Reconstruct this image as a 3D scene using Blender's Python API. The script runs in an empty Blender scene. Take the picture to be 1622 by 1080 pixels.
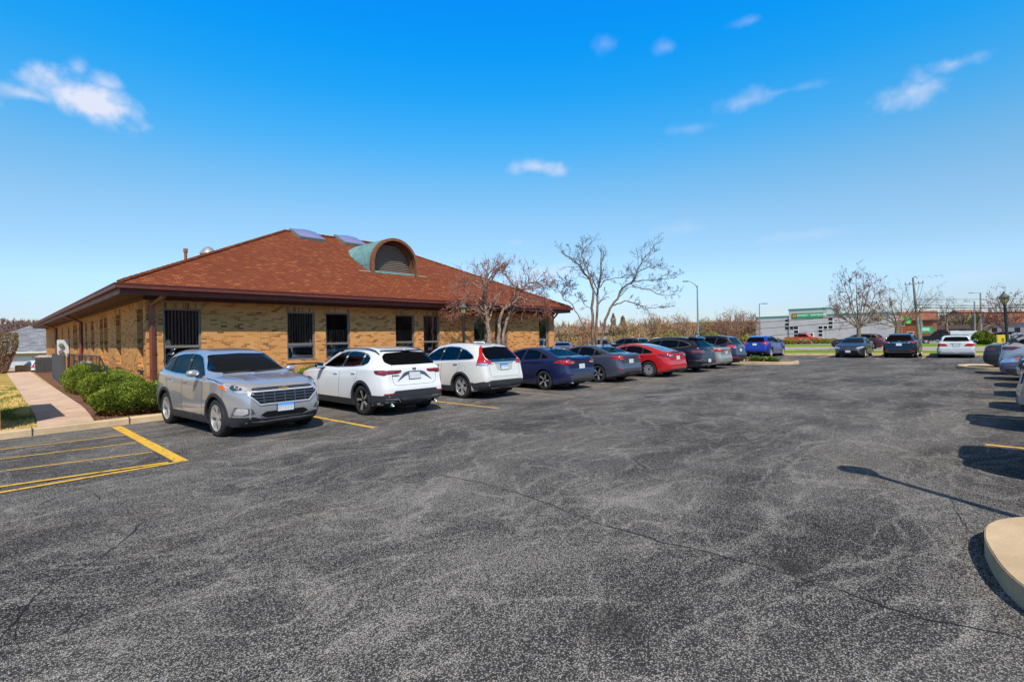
import bpy, bmesh, math, random
from math import sin, cos, pi, radians, sqrt, atan2
from mathutils import Vector, Matrix, geometry
from mathutils.bvhtree import BVHTree
from mathutils.noise import noise as mnoise

scene = bpy.context.scene
COL = scene.collection
# ------------------------------------------------------------------ camera
cam_d = bpy.data.cameras.new('camera')
cam = bpy.data.objects.new('camera', cam_d)
COL.objects.link(cam)
CAMH = 1.75
_rows = [(0.68874564, 0.01459593, -0.72485613), (-0.72479706, -0.00997029, -0.68889028), (-0.01728203, 0.99984376, 0.00371209)]
M4 = Matrix(_rows).to_4x4()
M4.translation = (0, 0, CAMH)
cam.matrix_world = M4
cam_d.sensor_width = 36.0
cam_d.lens = 794.58 / 1622 * 36
cam_d.clip_end = 3000
cam_d.clip_start = 0.05
scene.camera = cam
# ------------------------------------------------------------------ world, sun, exposure
SUN_EL = radians(50)
SUN_AZ = Vector((-0.58, -0.815))          # horizontal direction towards the sun
scene.view_settings.view_transform = 'Standard'
scene.view_settings.look = 'None'
scene.view_settings.exposure = 0.0
scene.view_settings.gamma = 1.0
world = bpy.data.worlds.new("World")
scene.world = world
world.use_nodes = True
wn, wl = world.node_tree.nodes, world.node_tree.links
wn.clear()
wo = wn.new('ShaderNodeOutputWorld')
bg = wn.new('ShaderNodeBackground')
bg.inputs['Strength'].default_value = 0.11
sky = wn.new('ShaderNodeTexSky')
sky.sky_type = 'NISHITA'
sky.sun_disc = False
sky.sun_elevation = SUN_EL
sky.sun_rotation = atan2(SUN_AZ.x, SUN_AZ.y)
sky.air_density = 1.0
sky.dust_density = 0.4
sky.ozone_density = 2.0
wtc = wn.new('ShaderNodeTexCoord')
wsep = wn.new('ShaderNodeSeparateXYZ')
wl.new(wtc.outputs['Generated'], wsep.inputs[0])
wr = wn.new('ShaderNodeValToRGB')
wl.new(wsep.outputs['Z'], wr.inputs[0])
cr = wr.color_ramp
SKYTINT = [(0.0, (.92, 1.0, 1.26)), (0.05, (.94, 1.04, 1.30)), (0.106, (1.12, 1.30, 1.50)), (0.152, (1.12, 1.32, 1.40)), (0.225, (1.11, 1.45, 1.50)), (0.285, (.88, 1.55, 1.67)), (0.357, (.42, 1.63, 2.02)), (0.433, (.124, 1.66, 2.37)), (0.497, (.035, 1.68, 2.69)), (0.56, (.03, 1.62, 3.0)), (0.65, (.7, 1.1, 1.35)), (0.78, (1.6, 1.05, .68)), (1.0, (1.9, 1.05, .55))]  # stops above the frame are warmed to neutralise the blue ambient fill
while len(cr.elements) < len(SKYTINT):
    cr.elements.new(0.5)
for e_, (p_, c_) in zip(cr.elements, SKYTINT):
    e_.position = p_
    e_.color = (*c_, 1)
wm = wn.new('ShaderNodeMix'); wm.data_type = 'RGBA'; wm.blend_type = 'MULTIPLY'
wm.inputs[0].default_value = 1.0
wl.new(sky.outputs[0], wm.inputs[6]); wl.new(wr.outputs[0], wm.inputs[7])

def px_dir(px, py):
    v = Vector((px - 811, -(py - 540), -794.58))
    return (Matrix(_rows) @ v).normalized()
# small clouds, each placed in its own direction of the sky
CLOUDS = [  # direction seen at, half width (rad), half height, density
    ((146, 162), 0.085, 0.040, 1.7), ((112, 152), .06, .028, 1.2), ((190, 172), .045, .022, 1.1), ((168, 132), .03, .018, .8), ((50, 152), 0.06, 0.013, .8), ((18, 143), 0.03, 0.012, .55), ((125, 108), .012, .014, .45),
    ((1447, 145), 0.062, 0.026, .85), ((1460, 128), .03, .02, .5), ((1512, 101), 0.052, 0.016, .72), ((852, 264), 0.07, 0.017, .68), ((885, 270), .03, .014, .5),
    ((1185, 160), 0.07, 0.02, .42), ((1240, 145), .06, .01, .3), ((958, 70), .025, .022, .25), ((1055, 75), .025, .015, .22), ((1188, 33), .035, .012, .28),
    ((868, 432), 0.10, 0.022, .5), ((815, 384), 0.03, 0.01, .3), ((1090, 362), 0.08, 0.02, .22), ((1530, 438), .11, .016, .25), ((1090, 205), .06, .012, .2), ((1280, 372), .12, .012, .18), ((1000, 480), .12, .012, .35)]
wnoise = wn.new('ShaderNodeTexNoise'); wnoise.inputs['Scale'].default_value = 17.0
wnoise.inputs['Detail'].default_value = 6.0; wnoise.inputs['Roughness'].default_value = 0.55
wl.new(wtc.outputs['Generated'], wnoise.inputs['Vector'])
acc = None
def wmath(op, a, b=None, c=None):
    n = wn.new('ShaderNodeMath'); n.operation = op
    for i, x in enumerate((a, b, c)):
        if x is None: continue
        if isinstance(x, (int, float)): n.inputs[i].default_value = x
        else: wl.new(x, n.inputs[i])
    return n.outputs[0]
for (pp, hw, hh, dens) in CLOUDS:
    d = px_dir(*pp)
    r = Vector((d.y, -d.x, 0)).normalized(); u = r.cross(d).normalized()
    def wdot(v):
        n = wn.new('ShaderNodeVectorMath'); n.operation = 'DOT_PRODUCT'
        wl.new(wtc.outputs['Generated'], n.inputs[0]); n.inputs[1].default_value = v
        return n.outputs['Value']
    a = wmath('DIVIDE', wdot(r), hw); b = wmath('DIVIDE', wdot(u), hh)
    dd = wmath('ADD', wmath('MULTIPLY', a, a), wmath('MULTIPLY', b, b))
    dist = wmath('SQRT', dd)
    # 1 at the centre, 0 outside, broken up by noise; only on the forward side
    v = wmath('SUBTRACT', 1.0, dist)
    v = wmath('ADD', v, wmath('MULTIPLY', wmath('SUBTRACT', wnoise.outputs[0], 0.5), 2.5))
    front = wmath('GREATER_THAN', wdot(d), 0.5)
    n = wn.new('ShaderNodeMapRange'); n.interpolation_type = 'SMOOTHSTEP'
    wl.new(v, n.inputs[0]); n.inputs[1].default_value = 0.0; n.inputs[2].default_value = 1.5; n.inputs[3].default_value = 0; n.inputs[4].default_value = dens
    k = wmath('MULTIPLY', n.outputs[0], front)
    acc = k if acc is None else wmath('MAXIMUM', acc, k)
acc = wmath('MINIMUM', acc, 0.92)
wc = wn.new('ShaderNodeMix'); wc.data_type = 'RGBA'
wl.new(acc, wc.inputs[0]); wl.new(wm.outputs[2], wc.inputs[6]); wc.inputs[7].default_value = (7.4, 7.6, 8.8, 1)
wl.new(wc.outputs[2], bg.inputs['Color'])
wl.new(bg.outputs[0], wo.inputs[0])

sun_d = bpy.data.lights.new('sun', 'SUN')
sun_d.energy = 5.0
sun_d.angle = radians(0.5)
sun_d.color = (1.0, 0.92, 0.80)
sun = bpy.data.objects.new('sun', sun_d)
COL.objects.link(sun)
sdir = Vector((SUN_AZ.x * cos(SUN_EL), SUN_AZ.y * cos(SUN_EL), sin(SUN_EL)))
sun.rotation_euler = sdir.to_track_quat('Z', 'Y').to_euler()
sun.location = (0, 0, 30)
RND = random.Random(7)

# ------------------------------------------------------------------ object helpers
def link(name, me, mats=None, parent=None, loc=None, rot=None):
    o = bpy.data.objects.new(name, me)
    COL.objects.link(o)
    if parent: o.parent = parent
    if loc: o.location = loc
    if rot: o.rotation_euler = rot
    if mats and me is not None and len(me.materials) == 0:
        for m in (mats if isinstance(mats, (list, tuple)) else [mats]): me.materials.append(m)
    return o
def tag(o, label=None, cat=None, group=None, kind=None):
    if label: o['label'] = label
    if cat: o['category'] = cat
    if group: o['group'] = group
    if kind: o['kind'] = kind
    return o
def thing(name, label, cat, loc=(0, 0, 0), rz=0, group=None):
    o = link(name, None, loc=loc, rot=(0, 0, rz))
    return tag(o, label, cat, group)
def struct(o):
    o['kind'] = 'structure'; return o
class MB:
    def __init__(s): s.v = []; s.f = []; s.m = []
    def add(s, vs, fs, mi=0):
        k = len(s.v); s.v += [tuple(v) for v in vs]; s.f += [tuple(i + k for i in f) for f in fs]; s.m += [mi] * len(fs)
    def box(s, x0, x1, y0, y1, z0, z1, mi=0, mat=None):
        vs = [(x0, y0, z0), (x1, y0, z0), (x1, y1, z0), (x0, y1, z0), (x0, y0, z1), (x1, y0, z1), (x1, y1, z1), (x0, y1, z1)]
        if mat is not None: vs = [tuple(mat @ Vector(v)) for v in vs]
        s.add(vs, [(0, 3, 2, 1), (4, 5, 6, 7), (0, 1, 5, 4), (1, 2, 6, 5), (2, 3, 7, 6), (3, 0, 4, 7)], mi)
    def tube(s, pts, rad, n=8, mi=0, caps=True):
        pts = [Vector(p) for p in pts]
        rads = rad if isinstance(rad, (list, tuple)) else [rad] * len(pts)
        k = len(s.v); prev = None
        for i, p in enumerate(pts):
            d = (pts[min(i + 1, len(pts) - 1)] - pts[max(i - 1, 0)])
            if d.length < 1e-9: d = Vector((0, 0, 1))
            d.normalize()
            if prev is None:
                a = Vector((0, 0, 1)) if abs(d.z) < .9 else Vector((1, 0, 0))
                u = d.cross(a).normalized()
            else:
                u = (prev - d * prev.dot(d))
                u = u.normalized() if u.length > 1e-6 else d.orthogonal().normalized()
            prev = u; w = d.cross(u)
            for j in range(n):
                t = 2 * pi * j / n
                s.v.append(tuple(p + (u * cos(t) + w * sin(t)) * rads[i]))
        for i in range(len(pts) - 1):
            for j in range(n):
                s.f.append((k + i * n + j, k + i * n + (j + 1) % n, k + (i + 1) * n + (j + 1) % n, k + (i + 1) * n + j)); s.m.append(mi)
        if caps:
            s.f.append(tuple(k + j for j in reversed(range(n)))); s.m.append(mi)
            e = k + (len(pts) - 1) * n
            s.f.append(tuple(e + j for j in range(n))); s.m.append(mi)
    def lathe(s, prof, n=32, axis='z', mi=0, c=(0, 0, 0)):
        k = len(s.v)
        for (r, h) in prof:
            for j in range(n):
                t = 2 * pi * j / n
                if axis == 'z': s.v.append((c[0] + r * cos(t), c[1] + r * sin(t), c[2] + h))
                else: s.v.append((c[0] + r * cos(t), c[1] + h, c[2] + r * sin(t)))
        for i in range(len(prof) - 1):
            for j in range(n):
                a, b = k + i * n + j, k + i * n + (j + 1) % n
                f = (a, b, b + n, a + n)
                s.f.append(f if axis == 'z' else f[::-1]); s.m.append(mi)
    def prism(s, poly, z0, z1, mi=0, mat=None):
        n = len(poly)
        vs = [(p[0], p[1], z0) for p in poly] + [(p[0], p[1], z1) for p in poly]
        if mat is not None: vs = [tuple(mat @ Vector(v)) for v in vs]
        s.add(vs, [tuple(reversed(range(n))), tuple(range(n, 2 * n))] + [(i, (i + 1) % n, n + (i + 1) % n, n + i) for i in range(n)], mi)
    def mesh(s, name, mats=None, smooth=False, sharp=None, bevel=0):
        me = bpy.data.meshes.new(name)
        me.from_pydata(s.v, [], s.f)
        if mats:
            for m in (mats if isinstance(mats, (list, tuple)) else [mats]): me.materials.append(m)
            if isinstance(mats, (list, tuple)) and len(mats) > 1:
                me.polygons.foreach_set('material_index', s.m)
        if bevel:
            bm = bmesh.new(); bm.from_mesh(me)
            ed = [e for e in bm.edges if len(e.link_faces) == 2 and e.calc_face_angle(0) > radians(30)]
            bmesh.ops.bevel(bm, geom=ed, offset=bevel, segments=2, affect='EDGES', clamp_overlap=True)
            bm.to_mesh(me); bm.free()
        if smooth:
            me.shade_smooth()
            if sharp: me.set_sharp_from_angle(angle=radians(sharp))
        me.update()
        return me
    def obj(s, name, mats, parent=None, loc=None, rot=None, smooth=False, sharp=None, bevel=0):
        return link(name, s.mesh(name, mats, smooth, sharp, bevel), None, parent, loc, rot)
def copy_tree(o, parent=None):
    c = o.copy(); COL.objects.link(c)
    if parent: c.parent = parent
    for ch in [x for x in bpy.data.objects if x.parent == o]: copy_tree(ch, c)
    return c

# ------------------------------------------------------------------ materials
class NT:
    def __init__(s, name):
        s.mat = bpy.data.materials.new(name); s.mat.use_nodes = True
        s.n = s.mat.node_tree.nodes; s.l = s.mat.node_tree.links
        s.b = s.n['Principled BSDF']
    def node(s, t, **kw):
        n = s.n.new(t)
        for k, v in kw.items(): setattr(n, k, v)
        return n
    def val(s, x, sock):
        if isinstance(x, bpy.types.NodeSocket): s.l.new(x, sock)
        else:
            if isinstance(x, (tuple, list)) and len(x) == 3 and sock.type == 'RGBA': x = (*x, 1)
            sock.default_value = x
    def math(s, op, a, b=None, c=None):
        n = s.node('ShaderNodeMath', operation=op)
        for i, x in enumerate((a, b, c)):
            if x is not None: s.val(x, n.inputs[i])
        return n.outputs[0]
    def coord(s, which='Object'):
        return s.node('ShaderNodeTexCoord').outputs[which]
    def mapping(s, v, scale=(1, 1, 1), rot=(0, 0, 0), loc=(0, 0, 0)):
        n = s.node('ShaderNodeMapping'); s.val(v, n.inputs[0])
        n.inputs['Scale'].default_value = scale; n.inputs['Rotation'].default_value = rot; n.inputs['Location'].default_value = loc
        return n.outputs[0]
    def noise(s, v, scale, detail=3, rough=.5, dist=0, out=0):
        n = s.node('ShaderNodeTexNoise'); s.val(v, n.inputs['Vector'])
        n.inputs['Scale'].default_value = scale; n.inputs['Detail'].default_value = detail
        n.inputs['Roughness'].default_value = rough; n.inputs['Distortion'].default_value = dist
        return n.outputs[out]
    def ramp(s, f, stops, interp='LINEAR'):
        n = s.node('ShaderNodeValToRGB'); s.val(f, n.inputs[0])
        n.color_ramp.interpolation = interp
        while len(n.color_ramp.elements) < len(stops): n.color_ramp.elements.new(.5)
        for e, (p, c) in zip(n.color_ramp.elements, stops):
            e.position = p; e.color = (*c, 1) if len(c) == 3 else c
        return n.outputs[0]
    def step(s, v, a, b, c=0., d=1.):
        n = s.node('ShaderNodeMapRange', interpolation_type='SMOOTHSTEP')
        s.val(v, n.inputs[0]); s.val(a, n.inputs[1]); s.val(b, n.inputs[2]); s.val(c, n.inputs[3]); s.val(d, n.inputs[4])
        return n.outputs[0]
    def mix(s, f, a, b, mode='MIX'):
        n = s.node('ShaderNodeMix', data_type='RGBA', blend_type=mode)
        s.val(f, n.inputs[0]); s.val(a, n.inputs[6]); s.val(b, n.inputs[7])
        return n.outputs[2]
    def set(s, **kw):
        for k, v in kw.items():
            s.val(v, s.b.inputs[k.replace('_', ' ')])
    def bump(s, h, strength=.5, dist=.01):
        n = s.node('ShaderNodeBump'); s.val(h, n.inputs['Height'])
        n.inputs['Strength'].default_value = strength; n.inputs['Distance'].default_value = dist
        s.l.new(n.outputs[0], s.b.inputs['Normal'])
_mc = {}
def plain(name, col, rough=.5, metal=0, coat=0, spec=.5, var=.08, emit=None):
    """a simple painted / moulded material with slight procedural variation"""
    if name in _mc: return _mc[name]
    t = NT(name)
    if var:
        nz = t.noise(t.coord(), 3.0, 4, .6)
        lo = tuple(c * (1 - var) for c in col); hi = tuple(min(1, c * (1 + var)) for c in col)
        t.set(Base_Color=t.ramp(nz, [(.3, lo), (.7, hi)]))
        t.set(Roughness=t.step(t.noise(t.coord(), 11, 3), .3, .7, rough * .85, min(1, rough * 1.15)))
    else:
        t.set(Base_Color=(*col, 1), Roughness=rough)
    t.set(Metallic=metal, Coat_Weight=coat, Specular_IOR_Level=spec)
    t.b.inputs['Coat Roughness'].default_value = .03
    if emit: t.set(Emission_Color=(*emit[:3], 1), Emission_Strength=emit[3])
    _mc[name] = t.mat
    return t.mat
def paint(name, col, metal=.0, rough=.35, coat=1.0):
    if name in _mc: return _mc[name]
    t = NT(name)
    fl = t.noise(t.coord(), 900, 1)
    base = t.mix(.35 if metal else .0, (*col, 1), t.ramp(fl, [(.35, tuple(c * .7 for c in col)), (.65, tuple(min(1, c * 1.3) for c in col))]))
    # road dust low on the body
    sp = t.node('ShaderNodeSeparateXYZ'); t.l.new(t.coord(), sp.inputs[0])
    dn = t.math('MULTIPLY', t.step(sp.outputs['Z'], .75, .15), t.noise(t.coord(), 6, 4))
    base = t.mix(t.math('MULTIPLY', dn, .12), base, (.16, .14, .12, 1))
    t.set(Base_Color=base, Metallic=metal, Roughness=rough, Coat_Weight=coat)
    t.b.inputs['Coat Roughness'].default_value = .04
    _mc[name] = t.mat
    return t.mat
def glass(name, tint, refl=1.0, dark=0.0):
    if name in _mc: return _mc[name]
    m = bpy.data.materials.new(name); m.use_nodes = True
    n, l = m.node_tree.nodes, m.node_tree.links
    n.clear()
    out = n.new('ShaderNodeOutputMaterial'); tr = n.new('ShaderNodeBsdfTransparent'); gl = n.new('ShaderNodeBsdfGlossy')
    df = n.new('ShaderNodeBsdfDiffuse'); df.inputs[0].default_value = (.012, .013, .016, 1)
    gl.inputs['Roughness'].default_value = .015
    gl.inputs['Color'].default_value = (.9, .95, 1, 1)
    tr.inputs[0].default_value = (*tint, 1)
    fr = n.new('ShaderNodeFresnel'); fr.inputs[0].default_value = 1.52
    mul = n.new('ShaderNodeMath'); mul.operation = 'MULTIPLY_ADD'; mul.inputs[1].default_value = refl; mul.inputs[2].default_value = .02
    mul.use_clamp = True
    l.new(fr.outputs[0], mul.inputs[0])
    a = n.new('ShaderNodeMixShader'); a.inputs[0].default_value = dark
    l.new(tr.outputs[0], a.inputs[1]); l.new(df.outputs[0], a.inputs[2])
    b = n.new('ShaderNodeMixShader')
    l.new(mul.outputs[0], b.inputs[0]); l.new(a.outputs[0], b.inputs[1]); l.new(gl.outputs[0], b.inputs[2])
    l.new(b.outputs[0], out.inputs[0])
    _mc[name] = m
    return m

def mat_asphalt():
    t = NT('asphalt')
    c = t.coord()
    warp = t.node('ShaderNodeVectorMath', operation='MULTIPLY_ADD')
    wv = t.noise(c, .5, 3, .5, 0, 1)
    t.l.new(wv, warp.inputs[0]); warp.inputs[1].default_value = (1.6, 1.6, 0); t.l.new(c, warp.inputs[2])
    cw = warp.outputs[0]
    def ridge(sc, rot, loc, scale, width, det=2.5):
        n = t.noise(t.mapping(cw, sc, (0, 0, radians(rot)), loc), scale, det, .45, .25)
        return t.step(t.math('ABSOLUTE', t.math('SUBTRACT', n, .5)), width, 0)
    patchy = t.step(t.noise(t.mapping(c, (.7, 1, 1), loc=(5, 20, 0)), .45, 3, .5), .36, .62)
    r1 = ridge((.30, 1.0, 1), -8, (0, 0, 0), .95, .022)
    r2 = ridge((.45, 1.0, 1), 24, (13, 5, 0), .80, .018)
    r3 = ridge((.5, 1.3, 1), 4, (31, 7, 0), 1.7, .026)
    r4 = ridge((.9, .8, 1), -50, (3, 41, 0), .55, .012)
    soft = ridge((.35, 1.0, 1), -5, (9, 2, 0), .7, .085)
    streak = t.math('MAXIMUM', t.math('MAXIMUM', r1, t.math('MULTIPLY', r2, .9)), t.math('MAXIMUM', t.math('MULTIPLY', r3, .65), t.math('MULTIPLY', r4, .8)))
    streak = t.math('MULTIPLY', streak, t.step(t.noise(c, 2.2, 4, .65), .30, .62, .25, 1.0))
    big = t.noise(t.mapping(cw, (.6, 1, 1), loc=(3, 9, 0)), .5, 5, .62)
    wear = t.math('ADD', t.math('MULTIPLY', streak, .44), t.math('MULTIPLY', soft, t.math('MULTIPLY', patchy, .42)))
    wear = t.math('ADD', wear, t.math('MULTIPLY', t.step(big, .38, .62), .55))
    wear = t.math('ADD', wear, t.math('MULTIPLY', t.math('SUBTRACT', t.noise(c, 7, 4, .7), .5), .35))
    v = t.node('ShaderNodeTexVoronoi'); t.l.new(c, v.inputs['Vector']); v.inputs['Scale'].default_value = 118
    v2 = t.noise(c, 150, 3, .7)
    sp = t.node('ShaderNodeSeparateColor'); t.l.new(v.outputs['Color'], sp.inputs[0])
    cellin = t.step(v.outputs['Distance'], .72, .34)
    grain = t.math('ADD', t.math('MULTIPLY', sp.outputs[0], .50), t.math('MULTIPLY', v2, .6))
    thr = t.math('SUBTRACT', .65, t.math('MULTIPLY', wear, .27))
    g = t.math('MULTIPLY', t.step(t.math('SUBTRACT', grain, thr), -.10, .12), cellin)
    grit = t.step(t.noise(c, 210, 2, .6), .35, .68, .6, 1.35)
    dark = t.mix(t.step(big, .32, .62), (.024, .0225, .0245, 1), (.052, .048, .047, 1))
    dark = t.mix(t.math('MULTIPLY', streak, .30), dark, (.17, .16, .145, 1))
    dark = t.mix(1.0, dark, t.ramp(grit, [(0, (.6, .6, .6)), (1, (1, 1, 1))]), 'MULTIPLY')
    tan = t.step(t.noise(t.mapping(c, loc=(40, 2, 0)), .5, 4, .6), .56, .72)
    light = t.mix(tan, (.45, .425, .385, 1), (.38, .31, .23, 1))
    light = t.mix(sp.outputs[1], light, (.23, .215, .195, 1))
    light = t.mix(t.math('MULTIPLY', streak, .4), light, (.52, .49, .43, 1))
    colr = t.mix(g, dark, light)
    oil = t.node('ShaderNodeTexVoronoi'); t.l.new(t.mapping(c, (.62, .62, 1), loc=(.3, .1, 0)), oil.inputs['Vector']); oil.inputs['Scale'].default_value = 1.0
    os_ = t.node('ShaderNodeSeparateColor'); t.l.new(oil.outputs['Color'], os_.inputs[0])
    spot = t.math('MULTIPLY', t.step(t.math('ADD', oil.outputs['Distance'], t.math('MULTIPLY', t.noise(c, 6, 3), .12)), .24, .10), t.math('GREATER_THAN', os_.outputs[0], .80))
    colr = t.mix(t.math('MULTIPLY', spot, .55), colr, (.022, .02, .02, 1))
    t.set(Base_Color=colr, Roughness=.92, Specular_IOR_Level=.08)
    t.bump(t.math('ADD', g, t.math('MULTIPLY', grit, .7)), .45, .005)
    return t.mat
ASPHALT = mat_asphalt()

def mat_ground():
    t = NT('dry_grass')
    c = t.coord()
    n = t.noise(c, .5, 6, .65); n2 = t.noise(c, 14, 4, .7)
    a = t.ramp(n, [(.35, (.62, .40, .12)), (.55, (.52, .36, .11)), (.66, (.17, .21, .02))])
    a = t.mix(t.math('MULTIPLY', n2, .7), a, (.26, .18, .05, 1))
    t.set(Base_Color=a, Roughness=.95, Specular_IOR_Level=.1)
    t.bump(t.noise(c, 40, 4, .7), .8, .03)
    return t.mat
DRY = mat_ground()
def mat_green():
    t = NT('green_grass')
    c = t.coord()
    n = t.noise(c, .25, 5, .6); n2 = t.noise(c, 9, 4, .7)
    a = t.ramp(n, [(.35, (.20, .30, .015)), (.5, (.13, .26, .015)), (.65, (.32, .32, .03))])
    a = t.mix(t.math('MULTIPLY', n2, .6), a, (.12, .17, .01, 1))
    t.set(Base_Color=a, Roughness=.95, Specular_IOR_Level=.1)
    t.bump(t.noise(c, 30, 4, .7), .8, .03)
    return t.mat
GREEN = mat_green()
def mat_concrete(name='concrete', col=(.63, .45, .33), joints=0):
    t = NT(name)
    c = t.coord()
    n = t.noise(c, 1.6, 6, .65); n2 = t.noise(c, 120, 2, .6); n3 = t.noise(c, 25, 5, .7)
    lo = tuple(x * .72 for x in col); hi = tuple(min(1, x * 1.18) for x in col)
    a = t.ramp(n, [(.3, lo), (.7, hi)])
    a = t.mix(t.step(n2, .5, .75), a, tuple(x * .6 for x in col) + (1,))
    a = t.mix(t.step(n3, .62, .75, 0, .5), a, tuple(x * .45 for x in col) + (1,))
    t.set(Base_Color=a, Roughness=.9, Specular_IOR_Level=.2)
    t.bump(t.math('ADD', n2, n3), .5, .006)
    return t.mat
CONC = mat_concrete()
SATIN = plain('satin_silver_trim', (.55, .55, .56), .35, .35, var=.05)
KERB = mat_concrete('kerb_concrete', (.56, .41, .25))
def mat_brick(name, ramp, mortar, bw=.203, rh=.0677, ms=.010, upright=False, offset=.5, rough=.85, bump=.6, ax=None):
    t = NT(name)
    c = t.coord()
    s = t.node('ShaderNodeSeparateXYZ'); t.l.new(c, s.inputs[0])
    g = t.node('ShaderNodeNewGeometry'); gs = t.node('ShaderNodeSeparateXYZ'); t.l.new(g.outputs['Normal'], gs.inputs[0])
    side = t.math('GREATER_THAN', t.math('ABSOLUTE', gs.outputs[0]), t.math('ABSOLUTE', gs.outputs[1]))
    u = t.math('ADD', t.math('MULTIPLY', s.outputs[0], t.math('SUBTRACT', 1.0, side)), t.math('MULTIPLY', s.outputs[1], side))
    vv = s.outputs[2]
    cb = t.node('ShaderNodeCombineXYZ')
    if upright: t.l.new(vv, cb.inputs[0]); t.l.new(u, cb.inputs[1])
    elif ax == 'roof':
        t.l.new(u, cb.inputs[0]); t.l.new(t.math('MULTIPLY', vv, 2.284), cb.inputs[1])
    else: t.l.new(u, cb.inputs[0]); t.l.new(vv, cb.inputs[1])
    sb = t.node('ShaderNodeSeparateXYZ'); t.l.new(cb.outputs[0], sb.inputs[0])
    vr = t.math('DIVIDE', sb.outputs[1], rh); row = t.math('FLOOR', vr)
    ur = t.math('ADD', t.math('DIVIDE', sb.outputs[0], bw), t.math('MULTIPLY', t.math('FLOORED_MODULO', row, 2.0), offset)); cell = t.math('FLOOR', ur)
    fu = t.math('MULTIPLY', t.math('PINGPONG', ur, .5), 1.0); fv = t.math('PINGPONG', vr, .5)
    edge = t.math('MINIMUM', t.math('MULTIPLY', fu, bw), t.math('MULTIPLY', fv, rh))
    mort = t.step(edge, ms * .30, ms * .62, 1, 0)
    cc = t.node('ShaderNodeCombineXYZ'); t.l.new(cell, cc.inputs[0]); t.l.new(row, cc.inputs[1]); t.l.new(t.math('MULTIPLY', side, 7.0), cc.inputs[2])
    wnz = t.node('ShaderNodeTexWhiteNoise'); t.l.new(cc.outputs[0], wnz.inputs['Vector'])
    col = t.ramp(wnz.outputs['Value'], ramp, 'LINEAR')
    col = t.mix(t.math('MULTIPLY', t.noise(c, 60, 4, .7), .35), col, tuple(x * .55 for x in ramp[1][1]) + (1,))
    big = t.step(t.noise(c, .7, 4, .6), .3, .75, .86, 1.1)
    col = t.mix(1.0, col, t.ramp(big, [(0, (0, 0, 0)), (1, (1, 1, 1))]), 'MULTIPLY')
    col = t.mix(mort, col, (*mortar, 1))
    t.set(Base_Color=col, Roughness=rough, Specular_IOR_Level=.2)
    h = t.math('ADD', t.math('SUBTRACT', 1.0, mort), t.math('MULTIPLY', t.noise(c, 90, 3), .3))
    t.bump(h, bump, .008)
    return t.mat
TANR = [(.0, (.66, .288, .085)), (.40, (.71, .345, .115)), (.68, (.58, .25, .065)), (.84, (.44, .17, .042)), (.94, (.26, .10, .032)), (1.0, (.13, .055, .028))]
BRICK = mat_brick('tan_brick', TANR, (.58, .355, .175))
SOLDIER = mat_brick('soldier_brick', [(0, (.58, .35, .15)), (.55, (.50, .27, .10)), (.8, (.28, .12, .04)), (1, (.15, .07, .03))], (.50, .34, .19), upright=True, offset=0, bw=.205)
SHINGLE = mat_brick('roof_shingle', [(0, (.165, .040, .016)), (.35, (.222, .056, .021)), (.6, (.198, .047, .017)), (.86, (.25, .070, .026)), (1, (.34, .115, .042))], (.10, .027, .013), bw=.20, rh=.125, ms=.016, rough=.92, bump=.9, ax='roof')
REDBRICK = mat_brick('red_brick', [(0, (.36, .10, .035)), (.6, (.30, .08, .03)), (1, (.18, .05, .02))], (.3, .2, .14))
GREYSH = mat_brick('grey_shingle', [(0, (.17, .18, .20)), (.5, (.23, .24, .26)), (1, (.36, .36, .37))], (.11, .11, .12), bw=.6, rh=.22, ms=.03, rough=.9, ax='roof')
REDROOF = mat_brick('rust_shingle', [(0, (.30, .10, .05)), (.5, (.36, .13, .07)), (1, (.45, .2, .11))], (.2, .08, .05), bw=.5, rh=.2, ms=.02, rough=.9, ax='roof')
TRIM = plain('brown_gutter_metal', (.13, .035, .024), .5, 0, 0, .3, var=.15)
SOFFIT = plain('brown_soffit', (.085, .034, .024), .7, var=.12)
BRONZE = plain('bronze_window_frame', (.19, .165, .14), .45, .2, var=.1)
BLIND = plain('blind_slat', (.80, .64, .56), .8, var=.1)
ROOM = plain('dim_room', (.035, .03, .03), .9, var=.2)
BLK = plain('black_plastic', (.018, .018, .02), .5, var=.2)
CLAD = plain('grey_black_cladding', (.028, .03, .036), .55, var=.15)
RUB = plain('tyre_rubber', (.018, .018, .018), .8, var=.25)
CHROME = plain('chrome', (.78, .77, .76), .22, 1, var=.03)
SILV = plain('alloy_silver', (.66, .65, .64), .32, .7, var=.05)
DARKAL = plain('alloy_dark', (.06, .06, .065), .3, .8, var=.1)
WELL = plain('wheel_well_black', (.008, .008, .008), .9, var=0)
REDL = plain('red_lens', (.42, .008, .012), .12, 0, 1, var=.2)
DREDL = plain('dark_red_lens', (.13, .004, .012), .1, 0, 1, var=.3)
CLEARL = plain('clear_lens', (.55, .56, .6), .1, .5, 1, var=.3)
HEADL = plain('headlight_lens', (.50, .50, .50), .12, .4, 1, var=.45)
AMBER = plain('amber_lens', (.75, .16, .01), .2, 0, 1, var=.1)
SEAT = plain('car_seat', (.05, .05, .055), .8, var=.15)
SEATT = plain('tan_car_seat', (.32, .27, .2), .8, var=.15)
GWIN = glass('clear_window_glass', (.70, .80, .76), 1.25)
GSIDE = glass('side_window_glass', (.20, .27, .24), .38)
GPRIV = glass('privacy_glass', (.035, .037, .045), .5)
GBLD = glass('building_glass', (.86, .80, .80), 1.3)
YEL = None
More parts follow.
